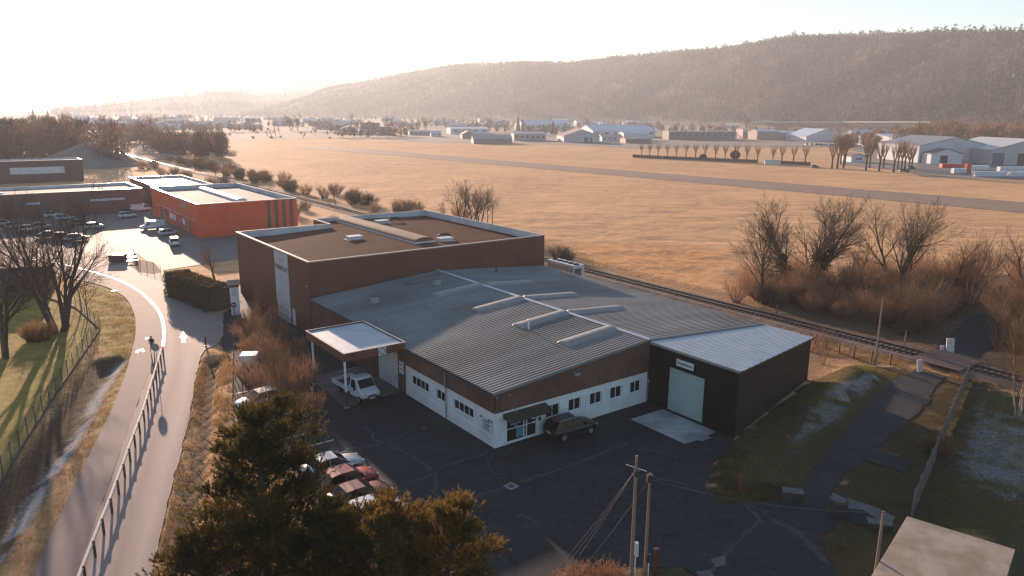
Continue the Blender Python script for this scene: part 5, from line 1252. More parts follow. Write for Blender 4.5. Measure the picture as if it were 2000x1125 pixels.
for i in range(90):
    px = rb.uniform(150, 1000) if i < 62 else rb.uniform(1000, 1640); yb = rb.uniform(229, 255) if i < 62 else rb.uniform(240, 252)
    x, y = G(px, yb); 
    if abs(UV(x, y)[0] - 83) < 25: continue
    w = rb.uniform(14, 45); d = rb.uniform(12, 30); h = rb.uniform(4, 9)
    t = empty('town_hall_roof' if False else 'town_building', (x, y, 0), math.atan2(-x, y) + rb.uniform(-0.5, 0.5), 'low building in the hazy far town with a pale roof', 'building', 'low buildings of the hazy far town')
    MB().box(-w / 2, w / 2, -d / 2, d / 2, -0.1, h).build('wall', fm('town_wall%d' % (i % 3), [(0.5, 0.45, 0.43), (0.36, 0.30, 0.28), (0.6, 0.58, 0.57)][i % 3]), t)
    P = [(-w / 2 - 0.4, -d / 2 - 0.4), (w / 2 + 0.4, -d / 2 - 0.4), (w / 2 + 0.4, d / 2 + 0.4), (-w / 2 - 0.4, d / 2 + 0.4)]
    MB().add([(*P[0], h), (*P[1], h), (*P[2], h), (*P[3], h), (-w / 2, 0, h + d * 0.14), (w / 2, 0, h + d * 0.14)], [(0, 1, 5, 4), (2, 3, 4, 5), (0, 4, 3), (1, 2, 5), (3, 2, 1, 0)]).build('roof', fm('town_roof%d' % (i % 4), [BLU, (0.42, 0.27, 0.22), (0.55, 0.55, 0.57), (0.30, 0.26, 0.25)][i % 4], 0.35), t)
# trees among the far town
for i in range(110):
    px = rb.uniform(60, 1660); yb = rb.uniform(232, 257) if px > 300 else rb.uniform(228, 250); x, y = G(px, yb)
    if 70 < UV(x, y)[0] < 96: continue
    use(rb.choice(['round', 'big', 'brush', 'spread']), 0, 0, 0, 1, None, 'bare tree between the low buildings of the hazy far town', 'trees of the hazy far town', xy=(x, y), scale=rb.uniform(0.8, 1.5) * (2.2 if False else 1.2))
def conifer_obj(name, seed, H, label=None):
    rr = np.random.default_rng(seed); n = 900; z = rr.random(n) ** 0.8; a = rr.uniform(0, 6.28, n); r_ = (1 - z) * H * 0.2
    P = np.stack([np.cos(a) * r_ * 0.3, np.sin(a) * r_ * 0.3, z * H], 1); d = np.stack([np.cos(a), np.sin(a), np.full(n, -0.3)], 1)
    V, F_ = slivers(P, d, r_ * 0.9 + 0.3, H * 0.02, rr); e = empty(name, (0, 0, 0), 0, label, 'tree'); link('foliage', np_mesh('foliage', V, F_), FOR_C2, e)
    MB().tube([(0, 0, -0.1), (0, 0, H)], [H * 0.02, 0.03], 6).build('trunk', BARK, e); return e
FOR_C2 = leaf_mat('dark_conifer', (0.035, 0.038, 0.022), (0.05, 0.045, 0.028), 0.1, 0.1)
proto('conifer', lambda: conifer_obj('conifer_tree', 4, 12))
for px, py, tp, l in ((1012, 256, 228, 'dark conifer left of the pale-blue roofed warehouse'), (1021, 256, 232, 'second dark conifer beside the pale-blue roofed warehouse'), (1080, 262, 236, 'broad conifer in front of the pale-blue roofed warehouse'), (1062, 262, 242, 'short conifer left of the broad one'), (66, 236, 212, 'tall conifer on the hazy horizon at the far left'), (95, 236, 215, 'shorter conifer on the hazy horizon at the far left')):
    use('conifer', px, py, tp, 12, None, l)
use('round', 784, 268, 241, 10, 0, 'round bare tree right of the dark block in the far town')
# round clipped bushes by the pollards
for px, py, tp, l, st in ((1373, 313, 301, 'low round clipped bush in the pollard row', 0), (1435, 314, 294, 'ball-shaped clipped tree on a stem in the pollard row', 1)):
    x, y = G(px, py); D = math.hypot(x, y); H = hgt(px, tp, D); rr = np.random.default_rng(px); n = 1500; R0 = H * (0.42 if st else 0.5)
    e = empty('clipped_tree' if st else 'clipped_bush', (x, y, 0), 0, l, 'tree' if st else 'shrub'); d = unit(rr.normal(size=(n, 3))); V, F_ = leaves(d * R0 * rr.uniform(0.8, 1.0, (n, 1)) * [1.15, 1.15, 0.95] + [0, 0, H - R0], 0.35, rr)
    link('foliage', np_mesh('foliage', V, F_), HEDGE, e); MB().tube([(0, 0, -0.1), (0, 0, H - R0)], 0.15, 6).build('trunk', BARK, e)
# stacked goods before the far warehouses
def goods(name, label, x0, x1, yb, yt, mat, n, group, depth=2.5):
    a = Vector(G(x0, yb)); b = Vector(G(x1, yb)); D = ((a + b) / 2).length; H = hgt((x0 + x1) / 2, yt, D); L = (b - a).length; ang = math.atan2(b.y - a.y, b.x - a.x)
    m = MB(); w = L / n; m.box(0, w * 0.94, 0, depth, 0, H); me = m.mesh(name); me.materials.append(mat)
    for k in range(n):
        o = bpy.data.objects.new(name, me); COL.objects.link(o); o.location = (a.x + math.cos(ang) * w * k, a.y + math.sin(ang) * w * k, 0); o.rotation_euler = (0, 0, ang)
        bm = o.modifiers.new('bevel', 'BEVEL'); bm.width = 0.12; bm.segments = 2; tag(o, label, 'crate' if 'crate' in name else 'bale', group)
REDC = fm('red_crate', (0.55, 0.06, 0.03), 0.5); WRAP = M('white_wrap', (0.62, 0.66, 0.70), (0.52, 0.56, 0.60), 0.8, 0.3)
goods('red_crate', 'bright red crate stack in the row before the small white shed', 1840, 1890, 328, 320, REDC, 10, 'red crate stacks'); goods('red_crate', 'bright red crate stack at the near end of the row', 1888, 1897, 338, 320, REDC, 2, 'red crate stacks at the near end')
for x0, x1, yb, yt, n, l in ((1898, 1932, 332, 323, 7, 'behind'), (1904, 1966, 345, 335, 12, 'in the near row'), (1953, 2012, 336, 326, 12, 'in the right rear row'), (1974, 2024, 345, 336, 10, 'in the right near row'), (1863, 1888, 339, 329, 5, 'left of the red crates')):
    goods('wrapped_bale', 'white plastic-wrapped bale %s beside the far warehouses' % l, x0, x1, yb, yt, WRAP, n, 'white wrapped bales ' + l)
# belt of sunlit trees below the hill on the right
pts = []
for i in range(150):
    px = rb.uniform(1640, 2250); t_ = rb.random(); D = 560 + 330 * t_ + max(0, 1800 - px) * 0.6; x, y = at_range(px, D); pts.append((x, y, rb.uniform(13, 21) * min(1, (px - 1560) / 260)))
V, F_ = far_wood('x', pts, 16, 240, TWIG_O, 8); link('tree_belt', np_mesh('tree_belt', V, F_), leaf_mat('belt_twigs', (0.30, 0.17, 0.105), (0.17, 0.11, 0.075), 0.02, 0.3), kind='stuff')
# hazy wood at the left and hedgerow belts across the valley, each far off and read as one mass
pts = []
for i in range(250):
    px = rb.uniform(-120, 430)
    D = 560 - max(0, px) * .12 + rb.uniform(-130, 200) if px < 300 else rb.uniform(430, 620)
    x, y = at_range(px, D); u, v = UV(x, y)
    if 68 < u < 98 or u < -400: continue
    top = 232 if 60 < px < 165 else 238 if px < 300 else 262
    h = hgt(px, top + rb.uniform(-4, 16), D)
    if h > 3: pts.append((x, y, min(h, 22)))
BELT2 = leaf_mat('hazy_wood_twigs', (0.20, 0.12, 0.09), (0.12, 0.08, 0.06), 0.02, 0.3)
V, F_ = far_wood('x', pts, 13, 230, TWIG_O, 18); link('hazy_wood', np_mesh('hazy_wood', V, F_), BELT2, kind='stuff')
pts = []
for D0, x0, x1, n_ in ((1000, 250, 1000, 90), (1350, 150, 1300, 130), (1800, 100, 1500, 150), (2400, 60, 1300, 170), (3200, 60, 900, 150), (900, 1000, 1650, 60), (1150, 1150, 1700, 70), (800, 560, 800, 22)):
    gate = rb.uniform(0, 50)
    for i in range(n_):
        px = x0 + (x1 - x0) * i / n_ + rb.uniform(-6, 6)
        if math.sin(px * .021 + gate) < -.55: continue
        x, y = at_range(px, D0 * rb.uniform(.97, 1.05)); pts.append((x, y, rb.uniform(6, 13)))
V, F_ = far_wood('x', pts, 10, 70, TWIG_O, 28, .3, .05); link('hedgerow_belts', np_mesh('hedgerow_belts', V, F_), BELT2, kind='stuff')
# terraced road on the hill foot
hr = MB(); prs = [(1470, 1400), (1560, 1330), (1650, 1270), (1740, 1200), (1820, 1150)]
for (pa, da), (pb, db_) in zip(prs[:-1], prs[1:]):
    a, b = at_range(pa, da), at_range(pb, db_); za, zb = hgt(pa, 236.5, da), hgt(pb, 237, db_); a2, b2 = at_range(pa, da + 12), at_range(pb, db_ + 12)
    hr.add([(*a, za - 2.2), (*b, zb - 2.2), (*b, zb), (*a, za), (*a2, za), (*b2, zb), (*a2, -2), (*b2, -2)], [(0, 1, 2, 3), (3, 2, 5, 4), (4, 5, 7, 6)])
hr.build('highway', M('highway_concrete', (.42, .38, .35), (.34, .31, .29), .1, .8), kind='structure')
# mast on the far hill
x, y = at_range(441, 5600); z = hgt(441, 181, 5600)
o = MB().tube([(0, 0, -10), (0, 0, 62)], [3.0, 1.4], 6).build('radio_mast', fm('mast', (0.3, 0.3, 0.3))); o.location = (x, y, z); tag(o, 'thin radio mast on the hazy hill at the left', 'mast')
# ---------------------------------------------------------------- vehicles
RUB = M('tyre_rubber', (0.018, 0.018, 0.018), None, 3, 0.85)
RIM = M('wheel_rim', (0.42, 0.43, 0.44), None, 3, 0.35, metal=0.6)
CGL = M('car_glass', (0.010, 0.013, 0.015), None, 1, 0.06, spec=0.2)
LAMPG = M('headlamp_glass', (0.55, 0.56, 0.57), None, 1, 0.1); TAILG = M('tail_lamp_red', (0.22, 0.012, 0.01), None, 1, 0.2)
PLATE = M('number_plate', (0.65, 0.65, 0.62), None, 1, 0.4); BUMP = M('black_plastic', (0.02, 0.02, 0.021), None, 2, 0.7)
def paint(name, c, metal=0.3):
    if name in MATS: return MATS[name]
    m = M(name, c, tuple(x * 0.93 for x in c), 2.0, 0.36, metal=metal); b = m.node_tree.nodes['Principled BSDF']; b.inputs['Coat Weight'].default_value = 0.12; b.inputs['Coat Roughness'].default_value = 0.06
    return m
# x, half width, sill, belt height, deck height ; cabin: x, half width at base/top, z base, z top
KINDS = {
 'hatch': dict(L=4.1, W=0.87, st=[(-2.05, .70, .45, .60, .62), (-2.0, .80, .28, .82, .90), (-1.7, .86, .20, .90, .96), (-0.6, .87, .18, .90, .93), (0.7, .87, .18, .88, .92), (1.25, .85, .20, .82, .88), (1.8, .80, .24, .70, .76), (2.0, .70, .30, .58, .62), (2.06, .55, .38, .50, .52)], cab=[(-1.95, .92), (-1.55, 1.42), (-0.9, 1.50), (0.15, 1.46), (0.95, .92)], wx=(-1.25, 1.28), wr=.31),
 'saloon': dict(L=4.6, W=0.90, st=[(-2.3, .72, .45, .70, .74), (-2.24, .84, .28, .88, .93), (-1.7, .89, .2, .92, .97), (-0.6, .9, .18, .91, .94), (0.8, .9, .18, .88, .92), (1.5, .88, .2, .80, .86), (2.1, .80, .24, .68, .73), (2.28, .66, .3, .55, .58)], cab=[(-1.75, .95), (-1.15, 1.38), (-0.6, 1.44), (0.2, 1.42), (1.05, .92)], wx=(-1.4, 1.45), wr=.32),
 'suv': dict(L=4.5, W=0.93, st=[(-2.25, .78, .5, .85, .88), (-2.2, .88, .34, 1.02, 1.07), (-1.8, .92, .28, 1.06, 1.1), (-0.6, .93, .26, 1.05, 1.08), (0.8, .93, .26, 1.02, 1.06), (1.4, .91, .28, .97, 1.02), (2.0, .84, .32, .86, .9), (2.2, .72, .36, .7, .74), (2.26, .6, .45, .6, .62)], cab=[(-2.15, 1.07), (-1.75, 1.58), (-1.0, 1.67), (0.2, 1.64), (1.05, 1.06)], wx=(-1.35, 1.38), wr=.36),
 'mpv': dict(L=4.3, W=0.90, st=[(-2.15, .82, .42, .9, .92), (-2.12, .88, .28, 1.02, 1.05), (-1.6, .9, .22, 1.04, 1.06), (0.8, .9, .22, 1.0, 1.04), (1.4, .88, .24, .9, .96), (1.95, .8, .28, .76, .8), (2.14, .66, .36, .6, .64)], cab=[(-2.12, 1.04), (-1.98, 1.62), (-1.2, 1.72), (0.35, 1.68), (1.35, 1.0)], wx=(-1.3, 1.35), wr=.32),
 'van': dict(L=5.0, W=0.96, st=[(-2.5, .9, .4, 1.0, 1.02), (-2.48, .94, .28, 1.1, 1.12), (0.9, .96, .26, 1.1, 1.12), (1.7, .94, .28, 1.02, 1.08), (2.3, .86, .34, .86, .9), (2.5, .72, .44, .66, .7)], cab=[(-2.48, 1.1), (-2.4, 1.9), (-1.6, 1.97), (0.9, 1.93), (1.75, 1.08)], wx=(-1.5, 1.55), wr=.34)}
def car(kind, color, label, pos, rz, name='parked_car', cat='car', group=None, rails=False, panel_van=False):
    K = KINDS[kind]; t = empty(name, pos, rz, label, cat, group); st = K['st']; W = K['W']
    b = MB(); rows = []
    for x, w, zs, zb, zd in st:
        row = [(x, -w * .86, zs), (x, -w, zs + .16), (x, -w * 1.0, (zs + zb) / 2 + .04), (x, -w * .975, zb), (x, -w * .86, zd), (x, 0, zd + .035), (x, w * .86, zd), (x, w * .975, zb), (x, w, (zs + zb) / 2 + .04), (x, w, zs + .16), (x, w * .86, zs)]
        rows.append(row)
    n = len(rows[0])
    for r_ in rows: b.v.extend(r_)
    for i in range(len(rows) - 1):
        for k in range(n - 1): a = i * n + k; b.f.append((a, a + 1, a + n + 1, a + n)); b.m.append(0)
        b.f.append((i * n, (i + 1) * n, (i + 1) * n + n - 1, i * n + n - 1)); b.m.append(0)
    b.f.append(tuple(range(n))[::-1]); b.f.append(tuple((len(rows) - 1) * n + k for k in range(n))); b.m += [0, 0]
    body = b.build('body', color, t, smooth=False); body.data.polygons.foreach_set('use_smooth', [True] * len(body.data.polygons))
    cb = K['cab']; wb = W * .90; wt = W * .72; zb0 = cb[0][1]; zt = max(z for _, z in cb)
    def hw(z): return wb + (wt - wb) * max(0, min(1, (z - zb0) / (zt - zb0)))
    g = MB(); side = [(x, z) for x, z in cb]; m_ = len(side)
    for s in (-1, 1):
        for x, z in side: g.v.append((x, s * hw(z), z - 0.015))
    g.f.append(tuple(range(m_))); g.f.append(tuple(range(m_, 2 * m_))[::-1]); g.m += [0, 0]
    for k in range(m_ - 1): g.f.append((k, k + m_, k + m_ + 1, k + 1)); g.m.append(0)
    g.build('windows', CGL, t)
    r_ = MB(); top = side[1:-1]      # roof skin with overhanging edges
    for dz in (0.0, 0.035):
        for s in (-1, 1):
            for x, z in top: r_.v.append((x, s * (hw(z) + .012), z + dz - .01 + (0 if dz == 0 else 0)))
    q = len(top)
    for k in range(q - 1):
        r_.f.append((2 * q + k, 2 * q + k + 1, 3 * q + k + 1, 3 * q + k)); r_.f.append((k, k + 1, 2 * q + k + 1, 2 * q + k)); r_.f.append((q + k + 1, q + k, 3 * q + k, 3 * q + k + 1)); r_.m += [0, 0, 0]
    r_.f.append((0, 2 * q, 3 * q, q)); r_.f.append((q - 1, 2 * q - 1, 4 * q - 1, 3 * q - 1)); r_.m += [0, 0]
    r_.build('roof', color, t)
    pl = MB()
    for s in (-1, 1):
        segs = [(side[0], side[1]), (side[-1], side[-2])]; xm = (side[0][0] + side[-1][0]) / 2
        for xx in ((xm - .05,) if kind in ('saloon', 'hatch') else (xm - .5, xm + .25)): segs.append(((xx, zb0), (xx - .03, zt)))
        for (xa, za), (xb, zb_) in segs: pl.tube([(xa, s * (hw(za) + .004), za - .02), (xb, s * (hw(zb_) + .004), zb_)], .035, 4)
        if panel_van: pl.box(-2.44, 0.75, min(s * wb * .86, s * wb * 1.02), max(s * wb * .86, s * wb * 1.02), 1.08, 1.9)
    pl.build('pillars', color, t)
    for x in K['wx']:
        for s in (-1, 1):
            w = empty('wheel', (x, s * (W - .10), K['wr'])); w.parent = t; KIDS.setdefault(t.name, []).append(w)
            MB().lathe([(K['wr'] * .6, -.11), (K['wr'] * .97, -.10), (K['wr'], -.05), (K['wr'], .05), (K['wr'] * .97, .11), (K['wr'] * .6, .115)], (0, 0, 0), 18, 'y').build('tyre', RUB, w)
            MB().lathe([(K['wr'] * .60, -.125), (K['wr'] * .56, -.12), (.05, -.10), (.05, .10), (K['wr'] * .56, .12), (K['wr'] * .60, .125)], (0, 0, 0), 12, 'y').build('rim', RIM, w)
    x0, x1 = st[0][0], st[-1][0]; zf = (st[-2][3] + st[-2][2]) / 2 + .12; zr_ = st[1][3] - .1
    for s in (-1, 1):
        MB().box(x1 - .26, x1 - .01, s * W * .66 - .13, s * W * .66 + .13, zf - .02, zf + .13).build('headlight', LAMPG, t, bevel=.03)
        MB().box(x0 - .005, x0 + .12, s * W * .74 - .11, s * W * .74 + .11, zr_ - .14, zr_ + .1).build('tail_light', TAILG, t, bevel=.02)
        MB().box(cb[-1][0] - .25, cb[-1][0] - .12, s * (W + .08) - .07, s * (W + .08) + .07, zb0 + .02, zb0 + .15).build('wing_mirror', BUMP, t, bevel=.02)
        MB().box(-L_(K) * .30, L_(K) * .30, min(s * (W - .02), s * (W + .006)), max(s * (W - .02), s * (W + .006)), st[2][2] + .0, st[2][2] + .14).build('sill_trim', BUMP, t)
        if rails: MB().tube([(-1.6, s * .66, zt - .03), (-1.5, s * .66, zt + .07), (0.2, s * .66, zt + .06), (.45, s * .66, zt - .08)], .022, 5).build('roof_rail', M('chrome', (.6, .6, .6), None, 1, .2, metal=.9), t)
    MB().box(x0 - .03, x0 + .02, -.27, .27, .66, .78).build('rear_plate', PLATE, t); MB().box(x1 - .03, x1 + .02, -.27, .27, .42, .54).build('front_plate', PLATE, t)
    MB().box(x1 - .16, x1 + .015, -W * .6, W * .6, .3, .42).build('grille', BUMP, t); MB().box(x0 - .012, x0 + .3, -W * .8, W * .8, .3, .46).build('rear_bumper', BUMP, t, bevel=.03)
    return t
def L_(K): return K['L'] * 0.9
WHP = paint('white_car_paint', (.66, .67, .68), 0); SIL = paint('silver_car_paint', (.36, .38, .40), .5); BLKP = paint('black_car_paint', (.012, .013, .015), .2); REDP = paint('red_car_paint', (.30, .012, .010), .1); REDP2 = paint('dark_red_car_paint', (.15, .010, .010), .2); GRYP = paint('grey_car_paint', (.12, .13, .14), .5); BLUP = paint('blue_car_paint', (.05, .08, .14), .4)
x, y = XY(38.35, 43.6); car('suv', BLKP, 'black SUV with silver roof rails parked by the office entrance', (x, y, .018), BR - .06, rails=True)
def yard_car(kind, col, u, v, rz, label): x, y = XY(u, v); car(kind, col, label, (x, y, .018), BR + rz)
yard_car('saloon', SIL, 19.6, 48.7, 0, 'silver saloon parked nose to the yard, half hidden by the big pine')
yard_car('hatch', REDP, 19.7, 46.0, .04, 'bright red hatchback between the silver saloon and the dark red car')
yard_car('saloon', REDP2, 19.3, 43.5, .02, 'dark red saloon nearest the young pines')
yard_car('hatch', WHP, 19.2, 41.0, 0, 'white hatchback hidden behind the young pines beside the dark red car')
yard_car('hatch', WHP, 19.4, 64.6, 3.2, 'white hatchback parked by the ditch above the big pine')
# ---- cars of the far car park
LOT = (('hatch', WHP, 104, 424, 'white car'), ('saloon', SIL, 126, 430, 'silver saloon'), ('saloon', GRYP, 156, 440, 'dark grey saloon'), ('hatch', SIL, 186, 447, 'silver hatchback at the right end of the middle row'),
       ('hatch', WHP, 8, 441, 'white car'), ('saloon', SIL, 30, 446, 'silver saloon'), ('hatch', WHP, 58, 452, 'white hatchback'), ('saloon', SIL, 80, 447, 'silver saloon'), ('saloon', GRYP, 98, 464, 'grey saloon'), ('hatch', BLUP, 124, 467, 'dark blue hatchback'), ('hatch', SIL, 151, 470, 'silver hatchback at the right end of the near row'))
for i, (k, c, px, py, l) in enumerate(LOT):
    l = ('leftmost ', 'second ', 'third ', '')[i] + l if i < 4 else ('leftmost ', 'second ', 'third ', 'fourth ', '', '', '')[i - 4] + l
    x, y = G(px, py); car(k, c, l + (' in the middle row of the far car park' if i < 4 else ' in the near row of the far car park') if 'end of' not in l else l + ' of the far car park', (x, y, .016), BR + .05, group='cars of the far car park')
for k, c, px, py, rz, l, pv in (('hatch', WHP, 15, 420, math.pi / 2, 'white car nose-on at the left end of the wall row', False), ('hatch', SIL, 38, 420, math.pi / 2, 'silver car nose-on second in the wall row', False), ('hatch', SIL, 137, 416, -math.pi / 2, 'silver car parked against the long brown building', False), ('hatch', WHP, 159, 417, -math.pi / 2, 'white car facing the camera at the right end of the wall row', False),
        ('saloon', GRYP, 250, 420, 0.1, 'dark saloon between the white car and the pale van', False), ('hatch', WHP, 249, 427, 0.05, 'white hatchback in front of the dark saloon near the orange hall', False), ('van', WHP, 275, 415, 0.05, 'pale van at the corner of the orange hall', True), ('van', WHP, 299, 450, 0.0, 'long white van glinting in the sun before the orange hall', True), ('hatch', SIL, 330, 462, 0.0, 'silver hatchback at the door of the orange hall', False), ('mpv', WHP, 341, 481, math.pi / 2 - .15, 'white boxy car seen from behind, nearest to the hedge', False)):
    x, y = G(px, py - 2); car(k, c, l, (x, y, .016), BR + rz + (math.pi if px in (299, ) else 0), name='parked_van' if k == 'van' else 'parked_car', cat='van' if k == 'van' else 'car', panel_van=pv)
# ---- flatbed truck under the canopy
def flatbed():
    x, y = XY(27.75, 62.0); t = empty('flatbed_truck', (x, y, .026), BR - math.pi / 2 + .10, 'white flatbed truck with low dropsides standing under the canopy', 'truck')
    W = .98; b = MB(); st = [(.35, .93, .45, 1.2, 2.08, 2.12), (.45, W, .40, 1.25, 2.16, 2.22), (1.2, W, .40, 1.22, 2.14, 2.2), (1.55, .97, .42, 1.2, 1.85, 1.9), (2.0, .95, .45, 1.12, 1.22, 1.28), (2.55, .9, .5, .98, 1.05, 1.1), (2.72, .78, .55, .8, .85, .88)]
    rows = []
    for X, w, zs, zb, zt, zd in st:
        wt = w * (.84 if zt > 1.4 else .9); rows.append([(X, -w * .9, zs), (X, -w, zs + .15), (X, -w, zb), (X, -wt, zt), (X, 0, zd), (X, wt, zt), (X, w, zb), (X, w, zs + .15), (X, w * .9, zs)])
    n = 9
    for r_ in rows: b.v.extend(r_)
    for i in range(len(rows) - 1):
        for k in range(n - 1): a = i * n + k; b.f.append((a, a + 1, a + n + 1, a + n)); b.m.append(0)
    b.f.append(tuple(range(n))[::-1]); b.f.append(tuple((len(rows) - 1) * n + k for k in range(n))); b.m += [0, 0]
    cab = b.build('cab', WHP, t)
    g = MB(); g.add([(1.42, -.74, 1.98), (1.42, .74, 1.98), (1.98, .80, 1.33), (1.98, -.80, 1.33)], [(0, 3, 2, 1)]); 
    g.v = [(x + .035, y, z + .035) for x, y, z in g.v]; g.build('windscreen', CGL, t)
    for s in (-1, 1):
        MB().add([(.62, s * .985, 1.28), (1.5, s * .985, 1.24), (1.22, s * .875, 2.0), (.62, s * .875, 2.03)], [(0, 1, 2, 3) if s < 0 else (3, 2, 1, 0)]).build('side_window', CGL, t)
        MB().box(1.45, 1.6, s * 1.14 - .09, s * 1.14 + .09, 1.2, 1.5).build('wing_mirror', BUMP, t, bevel=.02)
        MB().box(2.45, 2.74, s * .68 - .14, s * .68 + .14, .86, 1.02).build('headlight', LAMPG, t, bevel=.03)
    MB().box(2.5, 2.8, -.9, .9, .38, .66).build('front_bumper', BUMP, t, bevel=.04); MB().box(2.79, 2.82, -.26, .26, .5, .61).build('front_plate', PLATE, t)
    MB().box(2.6, 2.77, -.45, .45, .72, .84).build('grille', BUMP, t)
    MB().box(-2.6, .3, -.4, .4, .5, .7).build('chassis', BUMP, t)
    bed = MB().box(-2.75, .28, -1.02, 1.02, .74, .84).build('cargo_bed', M('worn_bed_floor', (.16, .10, .08), (.10, .07, .06), 2, .8), t)
    for i, a in enumerate(((-2.75, .28, -1.06, -1.02), (-2.75, .28, 1.02, 1.06), (-2.79, -2.75, -1.06, 1.06), (.28, .33, -1.06, 1.06))): MB().box(*a, .74, 1.2 if i < 3 else 1.35).build('dropside' if i < 3 else 'headboard', WHP, bed)
    for X in (1.95, -1.7):
        for s in (-1, 1):
            w = empty('wheel', (X, s * .86, .34)); w.parent = t; KIDS.setdefault(t.name, []).append(w)
            MB().lathe([(.2, -.12), (.33, -.11), (.34, 0), (.33, .12), (.2, .125)], (0, 0, 0), 18, 'y').build('tyre', RUB, w); MB().lathe([(.2, -.13), (.06, -.11), (.06, .11), (.2, .13)], (0, 0, 0), 12, 'y').build('rim', RIM, w)
flatbed()
# ---------------------------------------------------------------- people
def person(label, pos, rz, pose, mats, H=1.74):
    """one continuous skinned body; clothing and hair ride on it as children"""
    e = empty('person', pos, rz, label, 'person'); s = H / 1.74
    J = dict(hip=(0, 0, .95), sp=(0, .01, 1.2), ch=(0, 0, 1.42), nk=(0, .01, 1.52), hd=(0, .03, 1.63), top=(0, .02, 1.73))
    def make(chains, rad, name, mat):
        vs = []; idx = {}; ed = []
        for ch in chains:
            for k in ch:
                if k not in idx: idx[k] = len(vs); vs.append(tuple(c * s for c in pose.get(k, J.get(k))))
            ed += [(idx[a], idx[b]) for a, b in zip(ch[:-1], ch[1:])]
        me = bpy.data.meshes.new(name); me.from_pydata(vs, ed, []); o = link(name, me, mat, e)
        sk = o.modifiers.new('skin', 'SKIN'); lay = me.skin_vertices[0] if me.skin_vertices else None
        if lay is None:
            bm = bmesh.new(); bm.from_mesh(me); bm.verts.layers.skin.verify(); bm.to_mesh(me); bm.free(); lay = me.skin_vertices[0]
        for k, i in idx.items(): r_ = rad[k] * s; lay.data[i].radius = (r_, r_ * .85)
        lay.data[0].use_root = True; ss = o.modifiers.new('smooth', 'SUBSURF'); ss.levels = 1; ss.render_levels = 2; return o
    rad = dict(hip=.15, sp=.135, ch=.165, nk=.058, hd=.095, top=.07)
    for a in 'lr': rad.update({'sh' + a: .068, 'el' + a: .05, 'wr' + a: .034, 'ha' + a: .038, 'fi' + a: .018, 'th' + a: .085, 'kn' + a: .06, 'an' + a: .042, 'to' + a: .038})
    make([['hip', 'sp', 'ch', 'nk', 'hd', 'top'], ['ch', 'shl', 'ell', 'wrl', 'hal', 'fil'], ['ch', 'shr', 'elr', 'wrr', 'har', 'fir'], ['hip', 'thl', 'knl', 'anl', 'tol'], ['hip', 'thr', 'knr', 'anr', 'tor']], rad, 'body', mats[0])
    r2 = {k: v + .016 for k, v in rad.items()}; make([['hip', 'sp', 'ch'], ['ch', 'shl', 'ell', 'wrl'], ['ch', 'shr', 'elr', 'wrr']], r2, 'jacket', mats[1])
    r3 = {k: v + .012 for k, v in rad.items()}; r3['hip'] = .15; make([['hip', 'thl', 'knl', 'anl'], ['hip', 'thr', 'knr', 'anr']], r3, 'trousers', mats[2])
    h = MB().lathe([(.02, .105), (.06, .095), (.09, .06), (.102, 0), (.095, -.05)], tuple(c * s for c in (0, .0, 1.68)), 12); h.build('hair', mats[3], e, smooth=True)
    f = MB(); f.box(-.012, .012, .105 * s, .14 * s, 1.63 * s, 1.66 * s); f.build('nose', mats[0], e)
    return e
SKIN = M('skin', (.45, .27, .19), None, 2, .6); JAC = M('dark_jacket', (.02, .022, .028), None, 4, .8); TRO = M('dark_trousers', (.025, .027, .032), None, 4, .85); HAIR = M('dark_hair', (.02, .014, .01), None, 4, .7)
walk = {'thl': (.10, .02, .88), 'knl': (.11, .16, .52), 'anl': (.11, .14, .10), 'tol': (.11, .28, .05), 'thr': (-.10, 0, .88), 'knr': (-.11, -.02, .48), 'anr': (-.11, -.26, .12), 'tor': (-.11, -.16, .04), 'shl': (.20, 0, 1.42), 'ell': (.25, -.05, 1.15), 'wrl': (.24, .06, .90), 'hal': (.235, .09, .83), 'fil': (.23, .11, .76), 'shr': (-.20, 0, 1.42), 'elr': (-.27, -.02, 1.15), 'wrr': (-.28, .10, .92), 'har': (-.28, .14, .85), 'fir': (-.275, .16, .78)}
x, y = G(298, 687); person('person in dark clothes walking away along the cycle path, arms slightly out', (x, y, .034), .15, walk, (SKIN, JAC, TRO, HAIR))
x, y = G(607, 850); person('person in dark clothes standing in the parking bays behind the big pine', (x, y, .018), 1.2, walk, (SKIN, JAC, TRO, HAIR), 1.78)

# ---------------------------------------------------------------- road furniture
WOODR = M('weathered_wood', (.66, .54, .46), (.52, .42, .36), 2, .7); WOODD = M('dark_pole_wood', (.10, .065, .045), (.06, .04, .03), 3, .8, bump=.4); STEEL = M('grey_steel', (.20, .20, .21), None, 3, .5, metal=.4)
def guard_rail():
    pts = gp((316, 699), (303, 741), (289, 770), (270, 826), (247, 891), (222, 958), (196, 1036), (166, 1128), (130, 1240)); pts = resample(pts, 60)
    top = [Vector(G(px, py, 1.0)) for px, py in ((316, 681), (308, 706), (281, 795), (262, 845), (240, 905), (215, 972), (189, 1035), (155, 1122), (118, 1225))]
    P = resample([(p.x, p.y) for p in top], 19); t = empty('timber_guard_rail', (*P[0], .03), 0, 'long pale wooden guard rail on dark posts between cycle path and road', 'railing')
    o = Vector(P[0]); r = MB().tube([(p[0] - o.x, p[1] - o.y, .95) for p in P], .115, 8); r.build('rail', WOODR, t)
    for p in P[::1]: MB().box(p[0] - o.x - .06 + .1, p[0] - o.x + .06 + .1, p[1] - o.y - .06, p[1] - o.y + .06, -.1, 1.1).build('post', WOODD, t)
guard_rail()
